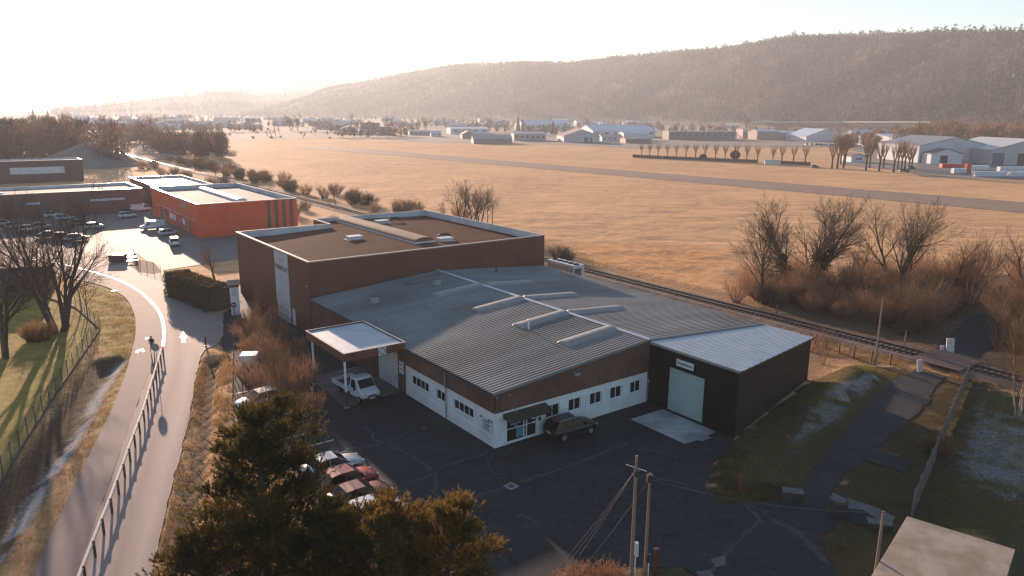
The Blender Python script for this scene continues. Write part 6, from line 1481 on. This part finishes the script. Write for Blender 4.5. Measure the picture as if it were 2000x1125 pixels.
def disc_sign():
    x, y = G(309, 727); t = empty('round_sign', (x, y, .03), 0, 'round grey-backed traffic sign on a slim post at the end of the guard rail', 'sign')
    MB().tube([(0, 0, -.1), (0, 0, 2.95)], .03, 8).build('post', STEEL, t)
    MB().lathe([(.40, -.012), (.41, 0), (.40, .012)], (0, -.05, 2.62), 28, 'y').build('disc', M('sign_back_grey', (.30, .27, .26), None, 3, .5), t)
disc_sign()
def pillar():
    x, y = XY(27.3, 97.8); t = empty('gate_pillar', (x, y, .02), BR - .25, 'tall white entrance pillar with a brown tiled cap beside the clipped hedge', 'pillar')
    MB().box(-.55, .55, -.35, .35, 0, 3.7).build('shaft', WHITE, t); MB().box(-.6, .6, -.4, .4, 3.7, 4.0).build('band', BROWN, t)
    MB().prism([(-.8, -.6), (.8, -.6), (.8, .6), (-.8, .6)], 4.0, [4.05, 4.05, 4.5, 4.5]).build('cap', M('tile_cap', (.42, .25, .16), (.36, .2, .13), 4, .6), t)
    for k in range(4): lettering(t, ('PARKING', 'VISITEURS', 'CLIENTS', 'ACCUEIL')[k], V3(0, -.362, 3.4 - k * .24), X_, -Y_, .16, INK)
    s = empty('no_entry_sign', (x + .05, y - .75, .02), BR - .25, 'red no entry disc with a white bar on a post before the white pillar', 'sign')
    MB().box(-.06, .06, -.03, .03, 0, 1.2).build('post', M('red_brown_post', (.16, .035, .03), None, 2, .6), s)
    d = MB().lathe([(.32, -.012), (.33, 0), (.32, .012)], (0, -.06, 1.5), 24, 'y').build('disc', M('sign_red', (.42, .02, .02), None, 2, .4), s); MB().box(-.22, .22, -.085, -.075, 1.45, 1.55).build('bar', PVC, d)
pillar()
def simple(name, label, cat, x, y, rz, build, z=.018, group=None):
    t = empty(name, (x, y, z), rz, label, cat, group); build(t); return t
def kiosk(t):
    MB().box(-.75, .75, -.7, .7, .05, 2.1).build('cabin', WHITE2, t, bevel=.03); MB().box(-.8, .8, -.75, .75, 2.11, 2.2).build('roof', PVC, t, bevel=.02); MB().box(-.3, .35, -.74, -.705, .2, 1.9).build('door', PALEG, t)
x, y = G(490, 731); simple('white_kiosk', 'small white cabin behind the bare birch beside the ditch', 'cabin', x, y, BR - .5, kiosk)
def bollard(t): MB().lathe([(.09, 0), (.09, 1.05), (.07, 1.12), (.02, 1.15)], (0, 0, 0), 10).build('tube', M('red_brown_post', (.2, .04, .03)), t); MB().lathe([(.16, 0), (.16, .05), (.1, .06)], (0, 0, 0), 10).build('foot', STEEL, t)
for px, py, l in ((437, 674, 'red-brown bollard at the drive entrance by the ditch end'), (402, 676, 'red-brown bollard beside the road at the ditch head')): x, y = G(px, py); simple('bollard', l, 'bollard', x, y, 0, bollard)
# entrance fences, bin and benches at the car park
def mesh_fence(name, label, pts, h, mat, step=2.5, wires=5, group=None, base=0, foot=False):
    P = resample(pts, max(2, int(sum(math.dist(a, b) for a, b in zip(pts[:-1], pts[1:])) / step) + 1)); o = P[0]; t = empty(name, (*o, 0), 0, label, 'fence', group)
    for p in P: MB().tube([(p[0] - o[0], p[1] - o[1], base - .4), (p[0] - o[0], p[1] - o[1], h)], .035, 6).build('post', mat, t)
    m = MB()
    for k in range(wires):
        z = base + (h - base) * (k + .5) / wires; m.tube([(p[0] - o[0], p[1] - o[1], z) for p in P], .008, 3)
    L = MB(); nseg = 0
    for a, b in zip(P[:-1], P[1:]):
        n = 16
        for k in range(n): q = (a[0] + (b[0] - a[0]) * k / n - o[0], a[1] + (b[1] - a[1]) * k / n - o[1]); m.tube([(*q, base + .05), (*q, h - .05)], .005, 3, caps=False)
    me = m.build('mesh_panel', mat, t)
    if foot:
        f = MB()
        for a, b in zip(P[:-1], P[1:]):
            d = Vector((b[0] - a[0], b[1] - a[1], 0)); n_ = Vector((-d.y, d.x, 0)).normalized() * .06
            obox(f, V3(a[0] - o[0], a[1] - o[1], -.3) - n_, d, n_ * 2, Z_ * .42)
        f.build('kerb', M('dark_kerb', (.12, .10, .085), (.07, .06, .05), 2, .9), t)
    return t
FST = M('fence_steel', (.07, .06, .055), None, 3, .6)
mesh_fence('garden_fence', 'long wire mesh fence with a concrete kerb between lawn and ditch', FENCE_L, 1.75, FST, foot=True)
mesh_fence('garden_fence', 'wire mesh fence running from the corner past the tree trunks', gp((196, 643), (150, 602), (60, 570), (-60, 545)), 1.75, FST, foot=True)
mesh_fence('entrance_fence', 'low metal fence left of the waste container at the car park', gp((165, 505), (215, 512)), 1.4, FST)
mesh_fence('entrance_fence', 'low metal fence right of the waste container at the car park', gp((262, 502), (272, 520), (314, 533)), 1.4, FST)
mesh_fence('yard_fence', 'thin post fence between the ditch and the parking bays', gp((458, 622), (457, 700), (456, 795)), 1.2, FST, 3.0, 2)
sheet('entrance_lawn', gp((165, 507), (180, 496), (262, 490), (285, 508), (252, 512), (232, 505), (222, 512), (215, 514)), .022, M('dry_lawn', (.34, .27, .08), (.26, .2, .06), 1.5, .9, space='World'))
sheet('entrance_island', gp((252, 518), (268, 507), (300, 512), (316, 531), (300, 535), (270, 531)), .045, M('dark_bed', (.10, .07, .045), (.16, .12, .06), 1.5, .9, space='World'))
def container(t):
    MB().box(-1.3, 1.3, -.7, .7, .1, 1.3).build('bin', M('brown_bin', (.09, .04, .035), None, 2, .5), t, bevel=.04); MB().prism([(-1.35, -.75), (1.35, -.75), (1.35, .75), (-1.35, .75)], 1.31, [1.38, 1.38, 1.5, 1.5]).build('lid', LIGHTCOPE, t)
x, y = G(231, 512); simple('waste_container', 'dark waste container glinting in the sun at the car park entrance', 'container', x, y, .12, container)
for i, (px, py) in enumerate(((255, 499), (257, 507), (258, 514))):
    x, y = G(px, py)
    def bench(t):
        MB().box(-1.0, 1.0, -.3, .3, .42, .5).build('slab', LIGHTCOPE, t)
        for s in (-.8, .8): MB().box(s - .06, s + .06, -.25, .25, 0, .42).build('leg', STEEL, t)
    simple('metal_bench', ('farthest', 'middle', 'nearest')[i] + ' of three shiny metal benches beside the waste container', 'bench', x, y, .2, bench)
def signpost(t): MB().tube([(0, 0, 0), (0, 0, 3.6)], .05, 6).build('post', STEEL, t); MB().box(-.7, .7, -.05, .0, 3.2, 4.3).build('panel', PVC, t)
x, y = G(192, 413); simple('tall_sign', 'white sign on a tall post before the long brown building', 'sign', x, y, .3, signpost)
def ghut(t):
    MB().box(-3.2, 3.2, -2.4, 2.4, 0, 2.3).build('wall', M('hut_wall', (.14, .10, .085), None, 1, .8), t); MB().add([(-3.6, -2.8, 2.2), (3.6, -2.8, 2.2), (3.6, 2.8, 2.2), (-3.6, 2.8, 2.2), (-3.4, 0, 3.9), (3.4, 0, 3.9)], [(0, 1, 5, 4), (2, 3, 4, 5), (0, 4, 3), (1, 2, 5), (3, 2, 1, 0)]).build('roof', M('hut_roof', (.075, .055, .05), (.1, .075, .065), 2, .85), t)
    for x in (-1.6, .3): MB().box(x, x + 1.0, -2.45, -2.4, .9, 1.9).build('window', GLASS, t)
x, y = G(52, 574); simple('garden_house', 'small dark garden house behind the bare trees at the left', 'house', x, y, .35, ghut)
# rest of the yard: bays, manholes, seams
for k in range(14):
    v = 69.0 - k * 2.5 + .0; a = XY(18.7, v); b = XY(22.0, v); d = Vector((b[0] - a[0], b[1] - a[1])).normalized(); n_ = (-d.y * .06, d.x * .06)
    sheet('bay_line', [(a[0] - n_[0], a[1] - n_[1]), (b[0] - n_[0], b[1] - n_[1]), (b[0] + n_[0], b[1] + n_[1]), (a[0] + n_[0], a[1] + n_[1])], .0225, PAINT)
SEAM = asphalt('sealed_crack', (.070, .072, .076), (.048, .050, .053), (.085, .085, .088), .8)
rs2 = random.Random(9)
def seam(pts, w=.16):
    P = smooth_line(gp(*pts), max(6, len(pts) * 7), 1); P = [(x + rs2.gauss(0, .06), y + rs2.gauss(0, .06)) for x, y in P]; m = MB(); W = [w * rs2.uniform(.3, 1.3) for _ in P]; W[0] = W[-1] = .02
    for i in range(len(P) - 1):
        a, b = Vector(P[i]), Vector(P[i + 1]); a0 = Vector(P[max(0, i - 1)]); b1 = Vector(P[min(len(P) - 1, i + 2)])
        ta = (b - a0).normalized(); tb = (b1 - a).normalized(); na, nb_ = Vector((-ta.y, ta.x)) * W[i], Vector((-tb.y, tb.x)) * W[i + 1]
        m.quad((*(a - na), .0222), (*(b - nb_), .0222), (*(b + nb_), .0222), (*(a + na), .0222))
    m.build('crack_seal', SEAM, kind='structure')
for s, w in (([(706, 831), (729, 846), (726, 858), (749, 864)], .12), ([(663, 878), (729, 871), (749, 864)], .12), ([(755, 860), (800, 845)], .1), ([(752, 861), (795, 886), (845, 919)], .16), ([(848, 917), (957, 884)], .12), ([(788, 948), (858, 922)], .12), ([(850, 925), (854, 940), (845, 962), (881, 995)], .14),
          ([(900, 978), (984, 953)], .12), ([(1014, 944), (1092, 917), (1140, 899), (1230, 866)], .2), ([(1245, 875), (1290, 884), (1329, 896)], .14), ([(951, 900), (963, 925), (990, 928)], .1), ([(1008, 1005), (1030, 1010), (1053, 1028)], .12), ([(1272, 932), (1344, 947)], .14), ([(1446, 1052), (1488, 1016), (1458, 989)], .18), ([(1500, 1010), (1560, 1040), (1620, 1105)], .3), ([(1380, 1125), (1420, 1080), (1446, 1052)], .14), ([(760, 850), (735, 870), (750, 880)], .1), ([(1330, 950), (1420, 975), (1500, 1000)], .08), ([(850, 1000), (950, 1060), (1000, 1110)], .08)):
    seam(s, w)
PATCH = asphalt('old_patch', (.14, .14, .145), (.09, .09, .095), (.18, .18, .18), .85, .9)
sheet('patch', gp((1383, 1097), (1405, 1085), (1422, 1086), (1419, 1100), (1398, 1109)), .0235, PATCH)
sheet('patch', gp((1355, 1120), (1385, 1112), (1400, 1125), (1380, 1140)), .0235, PATCH)
sheet('drain_surround', gp((982, 950), (998, 942), (1014, 950), (999, 958)), .0225, CONC); sheet('drain_grate', gp((989, 950), (999, 945), (1008, 950), (999, 954)), .0265, DARK)
sheet('drain_grate', gp((820, 835), (828, 832), (836, 835), (828, 839)), .0225, DARK)
# ---------------------------------------------------------------- railway
def railway():
    m = MB()
    for v0 in range(-60, 600, 12): m.add([(*XY(80.9, v0), .30), (*XY(85.1, v0), .30), (*XY(85.1, v0 + 12), .30), (*XY(80.9, v0 + 12), .30), (*XY(79.9, v0), -.05), (*XY(79.9, v0 + 12), -.05), (*XY(86.1, v0), -.05), (*XY(86.1, v0 + 12), -.05)], [(0, 1, 2, 3), (4, 0, 3, 5), (1, 6, 7, 2)])
    m.build('track_bed', M('ballast', (.16, .105, .08), (.09, .065, .055), 2.5, .95, space='World', bump=.8, bscale=7, c3=(.24, .16, .11), s3=.4), kind='structure')
    t = empty('railway_track', (*XY(83, -60), 0), BR, 'single rusty railway track running from the right edge behind the halls into the haze', 'railway')
    RAILM = M('rusty_rail', (.085, .05, .04), (.12, .07, .05), 2, .35, metal=.6)
    for s in (-.72, .72): MB().box(s - .05, s + .05, 0, 660, .36, .52).build('rail', RAILM, t)
    sl = MB().box(-1.3, 1.3, 0, .24, .28, .36).mesh('sleeper'); sl.materials.append(M('sleeper_wood', (.20, .15, .125), (.13, .095, .08), 2, .85))
    for k in range(100):
        o = bpy.data.objects.new('sleeper', sl); COL.objects.link(o); o.parent = t; o.location = (0, 66 + k * .65, 0)
    r = MB()
    for k in range(420):
        y = 131 + k * 1.2; r.box(-1.3, 1.3, y, y + .24, .28, .36)
    for k in range(98): r.box(-1.3, 1.3, 2 + k * .65, 2.24 + k * .65, .28, .36)
    o = r.build('sleepers', MATS['sleeper_wood'], t, kind='stuff')
    a = XY(81.4, 33.5); sheet('level_crossing', [XY(80.2, 31.4), XY(86, 31.4), XY(86, 36.5), XY(80.2, 36.5)], .50, M('crossing_boards', (.10, .06, .05), None, 2, .8))
railway()
def marker(t):
    m = MB().prism([(-.5, -.12), (.5, -.12), (.5, .12), (-.5, .12)], .1, 1.7); m.v = [(x, y + z * .22, z) for x, y, z in m.v]; m.build('board', M('marker_white', (.62, .56, .52), (.45, .38, .34), 3, .6), t, bevel=.02); MB().box(-.08, .08, .18, .3, 0, 1.4).build('post', WOODD, t)
for px, py, l, rz, s in ((1797, 727, 'white crossing marker on the near side of the track', .3, .75), (1855, 691, 'white crossing marker on the far side of the track', -.2, 1), (1840, 688, 'small white post beside the far crossing marker', 0, .45)):
    x, y = G(px, py); simple('crossing_marker', l, 'marker', x, y, rz, marker, 0).scale = (s if s < .5 else s * .8, s, s)
# ---------------------------------------------------------------- poles, wires, posts
def pole(label, px, py, top, r=.14, fittings=None, rz=0, lean=0):
    x, y = G(px, py); D = math.hypot(x, y); H = hgt(top[0], top[1], D); t = empty('utility_pole', (x, y, -.05), rz, label, 'pole'); MB().tube([(0, 0, -.3), (lean * .5, 0, H / 2), (lean, 0, H)], [r, r * .85, r * .65], 10).build('shaft', WOODP, t)
    if fittings: fittings(t, H)
    return Vector((x, y, 0)), H
WOODP = M('pole_wood', (.30, .20, .14), (.19, .125, .09), 1.5, .8, bump=.3, stretch=(1, 1, .1))
def f1(t, H):
    MB().tube([(-.55, .1, H - .55), (.55, -.1, H - .85)], .022, 5).build('crossbar', PVC, t); MB().box(-.14, .14, -.3, -.1, H - 1.1, H - .75).build('junction_box', DARK, t); MB().box(.12, .3, -.2, .05, H - 5.9, H - 5.1).build('meter_box', PALEG, t)
    MB().tube([(.16, -.12, 0), (.16, -.12, 3.0)], .04, 6).build('cable_guard', PVC, t)
def f2(t, H): MB().box(-.16, .16, -.16, .16, H - .5, H - .1).build('cap_box', DARK, t); MB().tube([(.16, -.1, 0), (.16, -.1, 1.8)], .04, 6).build('cable_guard', PVC, t); MB().box(.1, .24, -.2, 0, 1.8, 2.3).build('switch_box', DARK, t)
p1, h1 = pole('tall wooden utility pole with a white crossbar at the bottom of the yard', 1231, 1160, (1240, 888), .115, f1)
p2, h2 = pole('shorter wooden utility pole just right of the tall one', 1258, 1150, (1265, 922), .10, f2)
p3, h3 = pole('wooden pole in front of the flat concrete hut', 1702, 1180, (1716, 995), .10)
p4, h4 = pole('slender wooden pole beside the railway fence', 1709, 712, (1718, 583), .11)
pole('short dark post beyond the track near the thicket', 1767, 672, (1768, 645), .10); pole('thin pole beside the cooling unit', 1157, 536, (1158, 503), .06)
def wire(label, a, b, sag, r=.011, n=14):
    pts = [Vector(a).lerp(Vector(b), i / n) - Vector((0, 0, sag * 4 * (i / n) * (1 - i / n))) for i in range(n + 1)]; o = MB().tube([tuple(p - Vector(a)) for p in pts], r, 4).build('overhead_wire', M('wire_grey', (.10, .09, .085), None, 2, .5)); o.location = a; tag(o, label, 'cable'); 
A1 = (p1.x, p1.y, h1 - .8); A2 = (p2.x, p2.y, h2 - .4)
for i, (dx, dz) in enumerate(((-1.0, 0), (-.8, -.15), (-.6, -.3))): e = G(1010 + i * 14, 1200, 3.5); wire(('upper', 'middle', 'lower')[i] + ' of three thin wires from the tall pole down to the bottom left', A1, (e[0], e[1], 3.5 + dz), .25, .0045)
e = G(1060, 1200, 2.5); wire('single wire from the shorter pole to the bottom left', A2, (e[0], e[1], 2.5), .3, .005)
wire('dark wire between the shorter pole and the pole at the concrete hut', A2, (p3.x + .1, p3.y, h3 - .1), .5, .02)
wire('cable from the slender pole down over the track road', (p4.x, p4.y, h4 - .3), (*G(1893, 738, 1.8), 1.8), .6, .012)
# post and wire fence along the railway
def postfence(label, pts, h, step, mat=WOODD, wires=2):
    P = resample(pts, max(2, int(sum(math.dist(a, b) for a, b in zip(pts[:-1], pts[1:])) / step) + 1)); o = P[0]; t = empty('post_fence', (*o, 0), 0, label, 'fence')
    for p in P: MB().box(p[0] - o[0] - .07, p[0] - o[0] + .07, p[1] - o[1] - .07, p[1] - o[1] + .07, -.3, h * random.uniform(.88, 1.08)).build('post', mat, t)
    m = MB()
    for k in range(wires): m.tube([(p[0] - o[0], p[1] - o[1], h * (k + .7) / wires * .85) for p in P], .012, 3)
    m.build('wire', STEEL, t)
postfence('old post fence between the dispatch shed and the track', gp((1592, 672), (1625, 686), (1660, 697), (1700, 706), (1738, 712)), 1.3, 1.6)
postfence('old post fence beyond the track along the thicket', gp((1517, 612), (1546, 616), (1600, 628)), 1.2, 3.0)
# plank fence at the right
def plank_fence():
    a, b = Vector(G(1891, 742)), Vector(G(1781, 1008)); L = (b - a).length; ang = math.atan2(b.y - a.y, b.x - a.x); t = empty('plank_fence', (a.x, a.y, 0), ang, 'long weathered plank fence running from the railway to the concrete hut', 'fence')
    n = 13
    for k in range(n + 1): MB().box(L * k / n - .07, L * k / n + .07, -.07, .07, -.3, 1.95).build('post', M('concrete_post', (.22, .185, .16), (.15, .125, .11), 3, .8), t)
    for k in range(n):
        m = MB()
        for j in range(6): m.box(L * k / n + .08, L * (k + 1) / n - .08, -.02, .02, .06 + j * .29, .33 + j * .29)
        m.build('panel', M('fence_planks', (.17, .115, .095), (.09, .07, .06), 1.5, .8), t)
plank_fence()
# flat concrete hut bottom right
def hut():
    z = 2.7; P0, P1, P3_ = [Vector(G(*p, z)) for p in ((1772, 1008), (1983, 1073), (1718, 1098))]; d = (P1 - P0).normalized(); n_ = Vector((d.y, -d.x)); w = (P1 - P0).length; h = abs((P3_ - P0).dot(n_)) * 1.35
    t = empty('concrete_hut', (P0.x, P0.y, 0), math.atan2(d.y, d.x), 'low concrete hut with a flat pale roof slab in the bottom right corner', 'hut')
    RF = M('stained_concrete_roof', (.40, .31, .25), (.30, .23, .185), .9, .9, c3=(.22, .18, .12), s3=.45, bump=.4)
    MB().box(.12, w - .12, -h + .12, -.12, -.1, 2.5).build('wall', M('mossy_wall', (.36, .36, .28), (.18, .20, .10), .9, .9), t); MB().box(0, w, -h, 0, 2.5, 2.7).build('roof_slab', RF, t, bevel=.02)
    MB().box(.8, 1.7, -h + .06, -h + .11, 0, 1.95).build('door', M('hut_door', (.10, .13, .08), None, 1, .7), t)
hut()
def blk(t): MB().box(-.85, .85, -.45, .45, 0, .8).build('body', M('old_concrete', (.06, .056, .05), (.03, .03, .025), 1.2, .9, bump=.5), t, bevel=.05); MB().box(-.87, .87, -.47, .47, .8, .9).build('slab', M('block_top', (.15, .14, .13), (.08, .078, .07), 2, .9), t, bevel=.03)
x, y = G(1547, 975); simple('concrete_block', 'mossy concrete block at the mouth of the access road', 'block', x, y, -.2, blk, 0).scale = (.8, .8, .75)
x, y = G(1717, 1032); simple('concrete_block', 'flat-topped concrete block behind the wooden pole near the hut', 'block', x, y, -.25, blk, 0).scale = (.85, .8, .55)
def well(t): MB().lathe([(.62, 0), (.62, .75), (.66, .76), (.66, .88), (.3, .9)], (0, 0, 0), 24).build('ring', MATS['old_concrete'], t); MB().lathe([(.5, .9), (.5, .95), (.1, .96)], (0, 0, 0), 20).build('cover', MATS['block_top'], t)
x, y = G(1635, 1000); simple('concrete_well', 'round concrete well ring in the middle of the broken asphalt', 'well', x, y, 0, well, 0)
sheet('concrete_strip', gp((1622, 965), (1700, 985), (1745, 1010), (1740, 1022), (1690, 1002), (1618, 984)), .034, M('strip_concrete', (.16, .155, .15), (.10, .1, .1), 1.2, .9, space='World'))
def hydrant(t): RD = M('hydrant_red', (.36, .05, .035), None, 3, .5); MB().lathe([(.14, 0), (.14, .06), (.09, .08), (.09, .85), (.13, .88), (.13, .96), (.06, 1.06), (.03, 1.08)], (0, 0, 0), 12).build('barrel', RD, t); MB().tube([(-.2, 0, .65), (.2, 0, .65)], .05, 8).build('outlet', RD, t)
x, y = G(1445, 955); simple('fire_hydrant', 'faded red hydrant on the grass bank beside the dispatch shed', 'hydrant', x, y, 0, hydrant, 0)
def rpost(t): MB().box(-.12, .12, -.1, .1, 0, 1.5).build('body', M('dull_red', (.17, .03, .025), None, 2, .6), t, bevel=.02); MB().box(-.14, .14, -.12, .12, 1.5, 1.56).build('cap', DARK, t)
x, y = G(1280, 1118); simple('red_marker_post', 'dull red marker post right of the shorter utility pole', 'post', x, y, 0, rpost, 0)
# cooling unit behind the low hall
def chiller():
    t = empty('cooling_unit', (*XY(74.3, 84.8), 0), BR, 'long pale cooling unit with a row of dark fans behind the low hall', 'cooling unit')
    MB().box(0, 2.2, 0, 6.4, .35, 3.2).build('casing', WHITE2, t, bevel=.03)
    for y in range(5): MB().lathe([(.5, 3.2), (.52, 3.3), (.42, 3.33), (.4, 3.23)], (1.1, .7 + y * 1.25, 0), 18).build('fan', DARK, t)
    for k in range(6): MB().box(-.03, -.004, .15 + k * 1.04, 1.05 + k * 1.04, .7, 2.8).build('grille', GALV, t)
    MB().box(.2, 1.6, -.05, -.01, .8, 2.7).build('control_panel', M('dark_panel', (.12, .12, .13), None, 1, .5), t)
    for p in ((.1, .1), (1.9, .1), (.1, 6.1), (1.9, 6.1)): MB().box(p[0], p[0] + .15, p[1], p[1] + .15, -.1, .35).build('leg', STEEL, t)
chiller()
# wooden fence of the pollard row, individual bays
FW = M('far_fence_wood', (.16, .105, .075), (.12, .08, .06), .5, .8)
def bay_fence(label, x0, y0, x1, y1, n, h=2.0):
    a, b = Vector(G(x0, y0)), Vector(G(x1, y1)); L = (b - a).length; t = empty('wooden_fence', (a.x, a.y, 0), math.atan2(b.y - a.y, b.x - a.x), label, 'fence'); m = MB().box(0, L, -.03, .03, .2, h - .25).mesh('panel')
    for k in range(n + 1): MB().box(L * k / n - .15, L * k / n + .15, -.15, .15, 0, h + .1).build('post', FW, t)
    for k in range(n): MB().box(L * k / n + .16, L * (k + 1) / n - .16, -.04, .04, .15, h - .2).build('panel', FW, t)
bay_fence('long dark wooden fence under the first pollards', 1236, 308, 1293, 311, 18); bay_fence('long dark wooden fence in the middle of the pollard row', 1295, 311, 1478, 319, 46); bay_fence('short dark wooden fence at the right end of the pollard row', 1522, 321, 1582, 324, 15)
def cab(t): MB().box(-4, 4, -1.5, 1.5, 0, 2.2).build('wall', WHT_, t); MB().box(-4.2, 4.2, -1.7, 1.7, 2.2, 2.4).build('roof', PALEG, t)
WHT_ = fm('cabin_white', (.6, .63, .66)); x, y = G(1508, 321); simple('white_cabin', 'low white cabin between the two fences of the pollard row', 'cabin', x, y, -.1, cab, 0)
for px, py, l in ((1592, 328, 'dark parked car on the grass right of the pollard row'), (1765, 336, 'dark parked car beside the pollard grove'), (1780, 330, 'green parked car beside the pollard grove')):
    x, y = G(px, py); car('hatch', GRYP, l, (x, y, 0), 0)
for i in range(14):
    px = 1576 + i * 9.5 + rs2.uniform(-2, 2); x, y = G(px, 283 + i * .3); car('hatch', (WHP, SIL, GRYP, REDP2)[i % 4], ('white', 'silver', 'grey', 'dark red')[i % 4] + ' car in the distant row before the pale-blue roofed halls', (x, y, 0), rs2.choice([0, 1.5]), group='distant cars before the pale-blue halls')
# small plume above the long building
# ---------------------------------------------------------------- grass blades
def tufts(name, n, poly, h0, h1, mat, seed, dens=None):
    rr = np.random.default_rng(seed); xs = [p[0] for p in poly]; ys = [p[1] for p in poly]; x = rr.uniform(min(xs), max(xs), n * 3); y = rr.uniform(min(ys), max(ys), n * 3)
    k = inside(x, y, poly); x, y = x[k][:n], y[k][:n]; cl = fbm(x * .9, y * .9, 3, seed); k = rr.random(len(x)) < sstep(.3, .65, cl) + .12; x, y, cl = x[k], y[k], cl[k]
    if dens is not None: k = dens(x, y); x, y, cl = x[k], y[k], cl[k]
    z = ground_h(x, y) - .02; P = np.stack([x, y, z], 1); d = unit(rr.normal(size=P.shape) * [.55, .55, .2] + [.15, -.1, 1]); V, F_ = slivers(P, d, rr.uniform(h0, h1, len(x)) * (.6 + .8 * cl), .012 + .006 * rr.random(len(x)), rr)
    link(name, np_mesh(name, V, F_), mat, kind='stuff')
VERGE = list(PL[2:60]) + gp((150, 556), (190, 640), (120, 760), (0, 950), (-60, 1060), (-60, 1190), (40, 1190))
tufts('verge_grass', 90000, VERGE, .08, .28, DRYG, 1, lambda x, y: seg_dist(x, y, DITCH_L) > 1.75)
tufts('ditch_bank_grass', 80000, gp((404, 682), (382, 736), (372, 790), (352, 880), (330, 990), (296, 1125), (280, 1190), (600, 1190), (470, 1000), (458, 830), (456, 700), (440, 690)), .08, .30, DRYG, 2, lambda x, y: seg_dist(x, y, DITCH_R) > .45)
tufts('lawn_grass', 60000, [(-75, 42)] + gp((0, 940), (91, 795), (140, 722), (192, 642), (150, 606), (60, 600), (-60, 600)), .04, .12, MIXG, 3)
tufts('bank_grass', 60000, gp((1437, 858), (1583, 752), (1690, 712), (1760, 728), (1700, 770), (1640, 850), (1560, 955), (1440, 985), (1376, 950)), .05, .18, MIXG, 4)
tufts('trackside_grass', 90000, gp((1500, 628), (1590, 640), (1700, 660), (1800, 690), (1900, 700), (2050, 740), (2050, 800), (1890, 745), (1760, 720), (1590, 690), (1300, 590)), .12, .4, DRYG, 5, lambda x, y: abs(UV(x, y)[0] - 83) > 2.6)
tufts('pine_floor_grass', 50000, gp((296, 1130), (470, 1000), (560, 900), (700, 1180), (500, 1300), (280, 1300)), .08, .25, DRYG, 6)
tufts('right_lawn_grass', 60000, gp((1895, 745), (2060, 790), (2060, 1150), (1990, 1080), (1790, 1005)), .05, .16, MIXG, 7)
tufts('right_corner_grass', 50000, gp((1640, 962), (1760, 835), (1822, 768), (1893, 740), (1785, 1005), (1740, 1030), (1640, 1100), (1560, 1060), (1640, 1010)), .05, .2, leaf_mat('mossy_blades', (.10, .08, .03), (.17, .12, .05), .5, .3), 8)
tufts('yard_edge_grass', 26000, gp((1425, 870), (1400, 905), (1376, 950), (1412, 985), (1512, 976), (1545, 962), (1530, 940), (1440, 940), (1460, 880)), .06, .22, MATS['mossy_blades'], 9)
tufts('field_edge_grass', 90000, gp((1070, 492), (1400, 585), (1440, 575), (1500, 540), (1500, 480), (1300, 470), (1070, 465)), .15, .4, leaf_mat('field_grass_blades', (.74, .47, .24), (.58, .35, .17), .5, .4), 10, lambda x, y: rng.random(len(x)) < sstep(0, 14, seg_dist(x, y, gp((1070, 465), (1300, 470), (1500, 480), (1500, 540), (1440, 575)))))

FRG = leaf_mat('frosted_blades', (.50, .53, .56), (.34, .36, .37), 1.2, .3)
FR_A = gp((1600, 775), (1700, 728), (1735, 745), (1640, 835), (1560, 900), (1500, 950), (1470, 940), (1520, 880)); FR_B = gp((1885, 780), (2060, 830), (2060, 1010), (1850, 950), (1838, 880))
for pl, n_, sd, w_ in ((FR_A, 60000, 41, 1.6), (FR_B, 60000, 42, 2.2)):
    tufts('frosted_grass', n_, pl, .04, .14, FRG, sd, lambda x, y: rng.random(len(x)) < sstep(0, w_, seg_dist(x, y, pl + pl[:1])) * sstep(.35, .6, fbm(x * .8, y * 1.3, 4, 5)))
# ---------------------------------------------------------------- the evening haze
def build_haze():
    mb = MB().box(-9000, 9000, -600, 13000, -1.6 - 3.0, 330)
    m = bpy.data.materials.new('haze_air'); m.use_nodes = True; nt = m.node_tree
    nt.nodes.remove(nt.nodes['Principled BSDF'])
    v = nt.nodes.new('ShaderNodeVolumePrincipled')
    v.inputs['Color'].default_value = (0.86, 0.93, 1.0, 1); v.inputs['Density'].default_value = HAZE
    v.inputs['Anisotropy'].default_value = HAZE_G
    nt.links.new(v.outputs[0], nt.nodes['Material Output'].inputs['Volume'])
    try: m.cycles.homogeneous_volume = True
    except Exception: pass
    mb.build('haze', m, kind='stuff')
HAZE, HAZE_G = 0.00020, 0.20
build_haze()
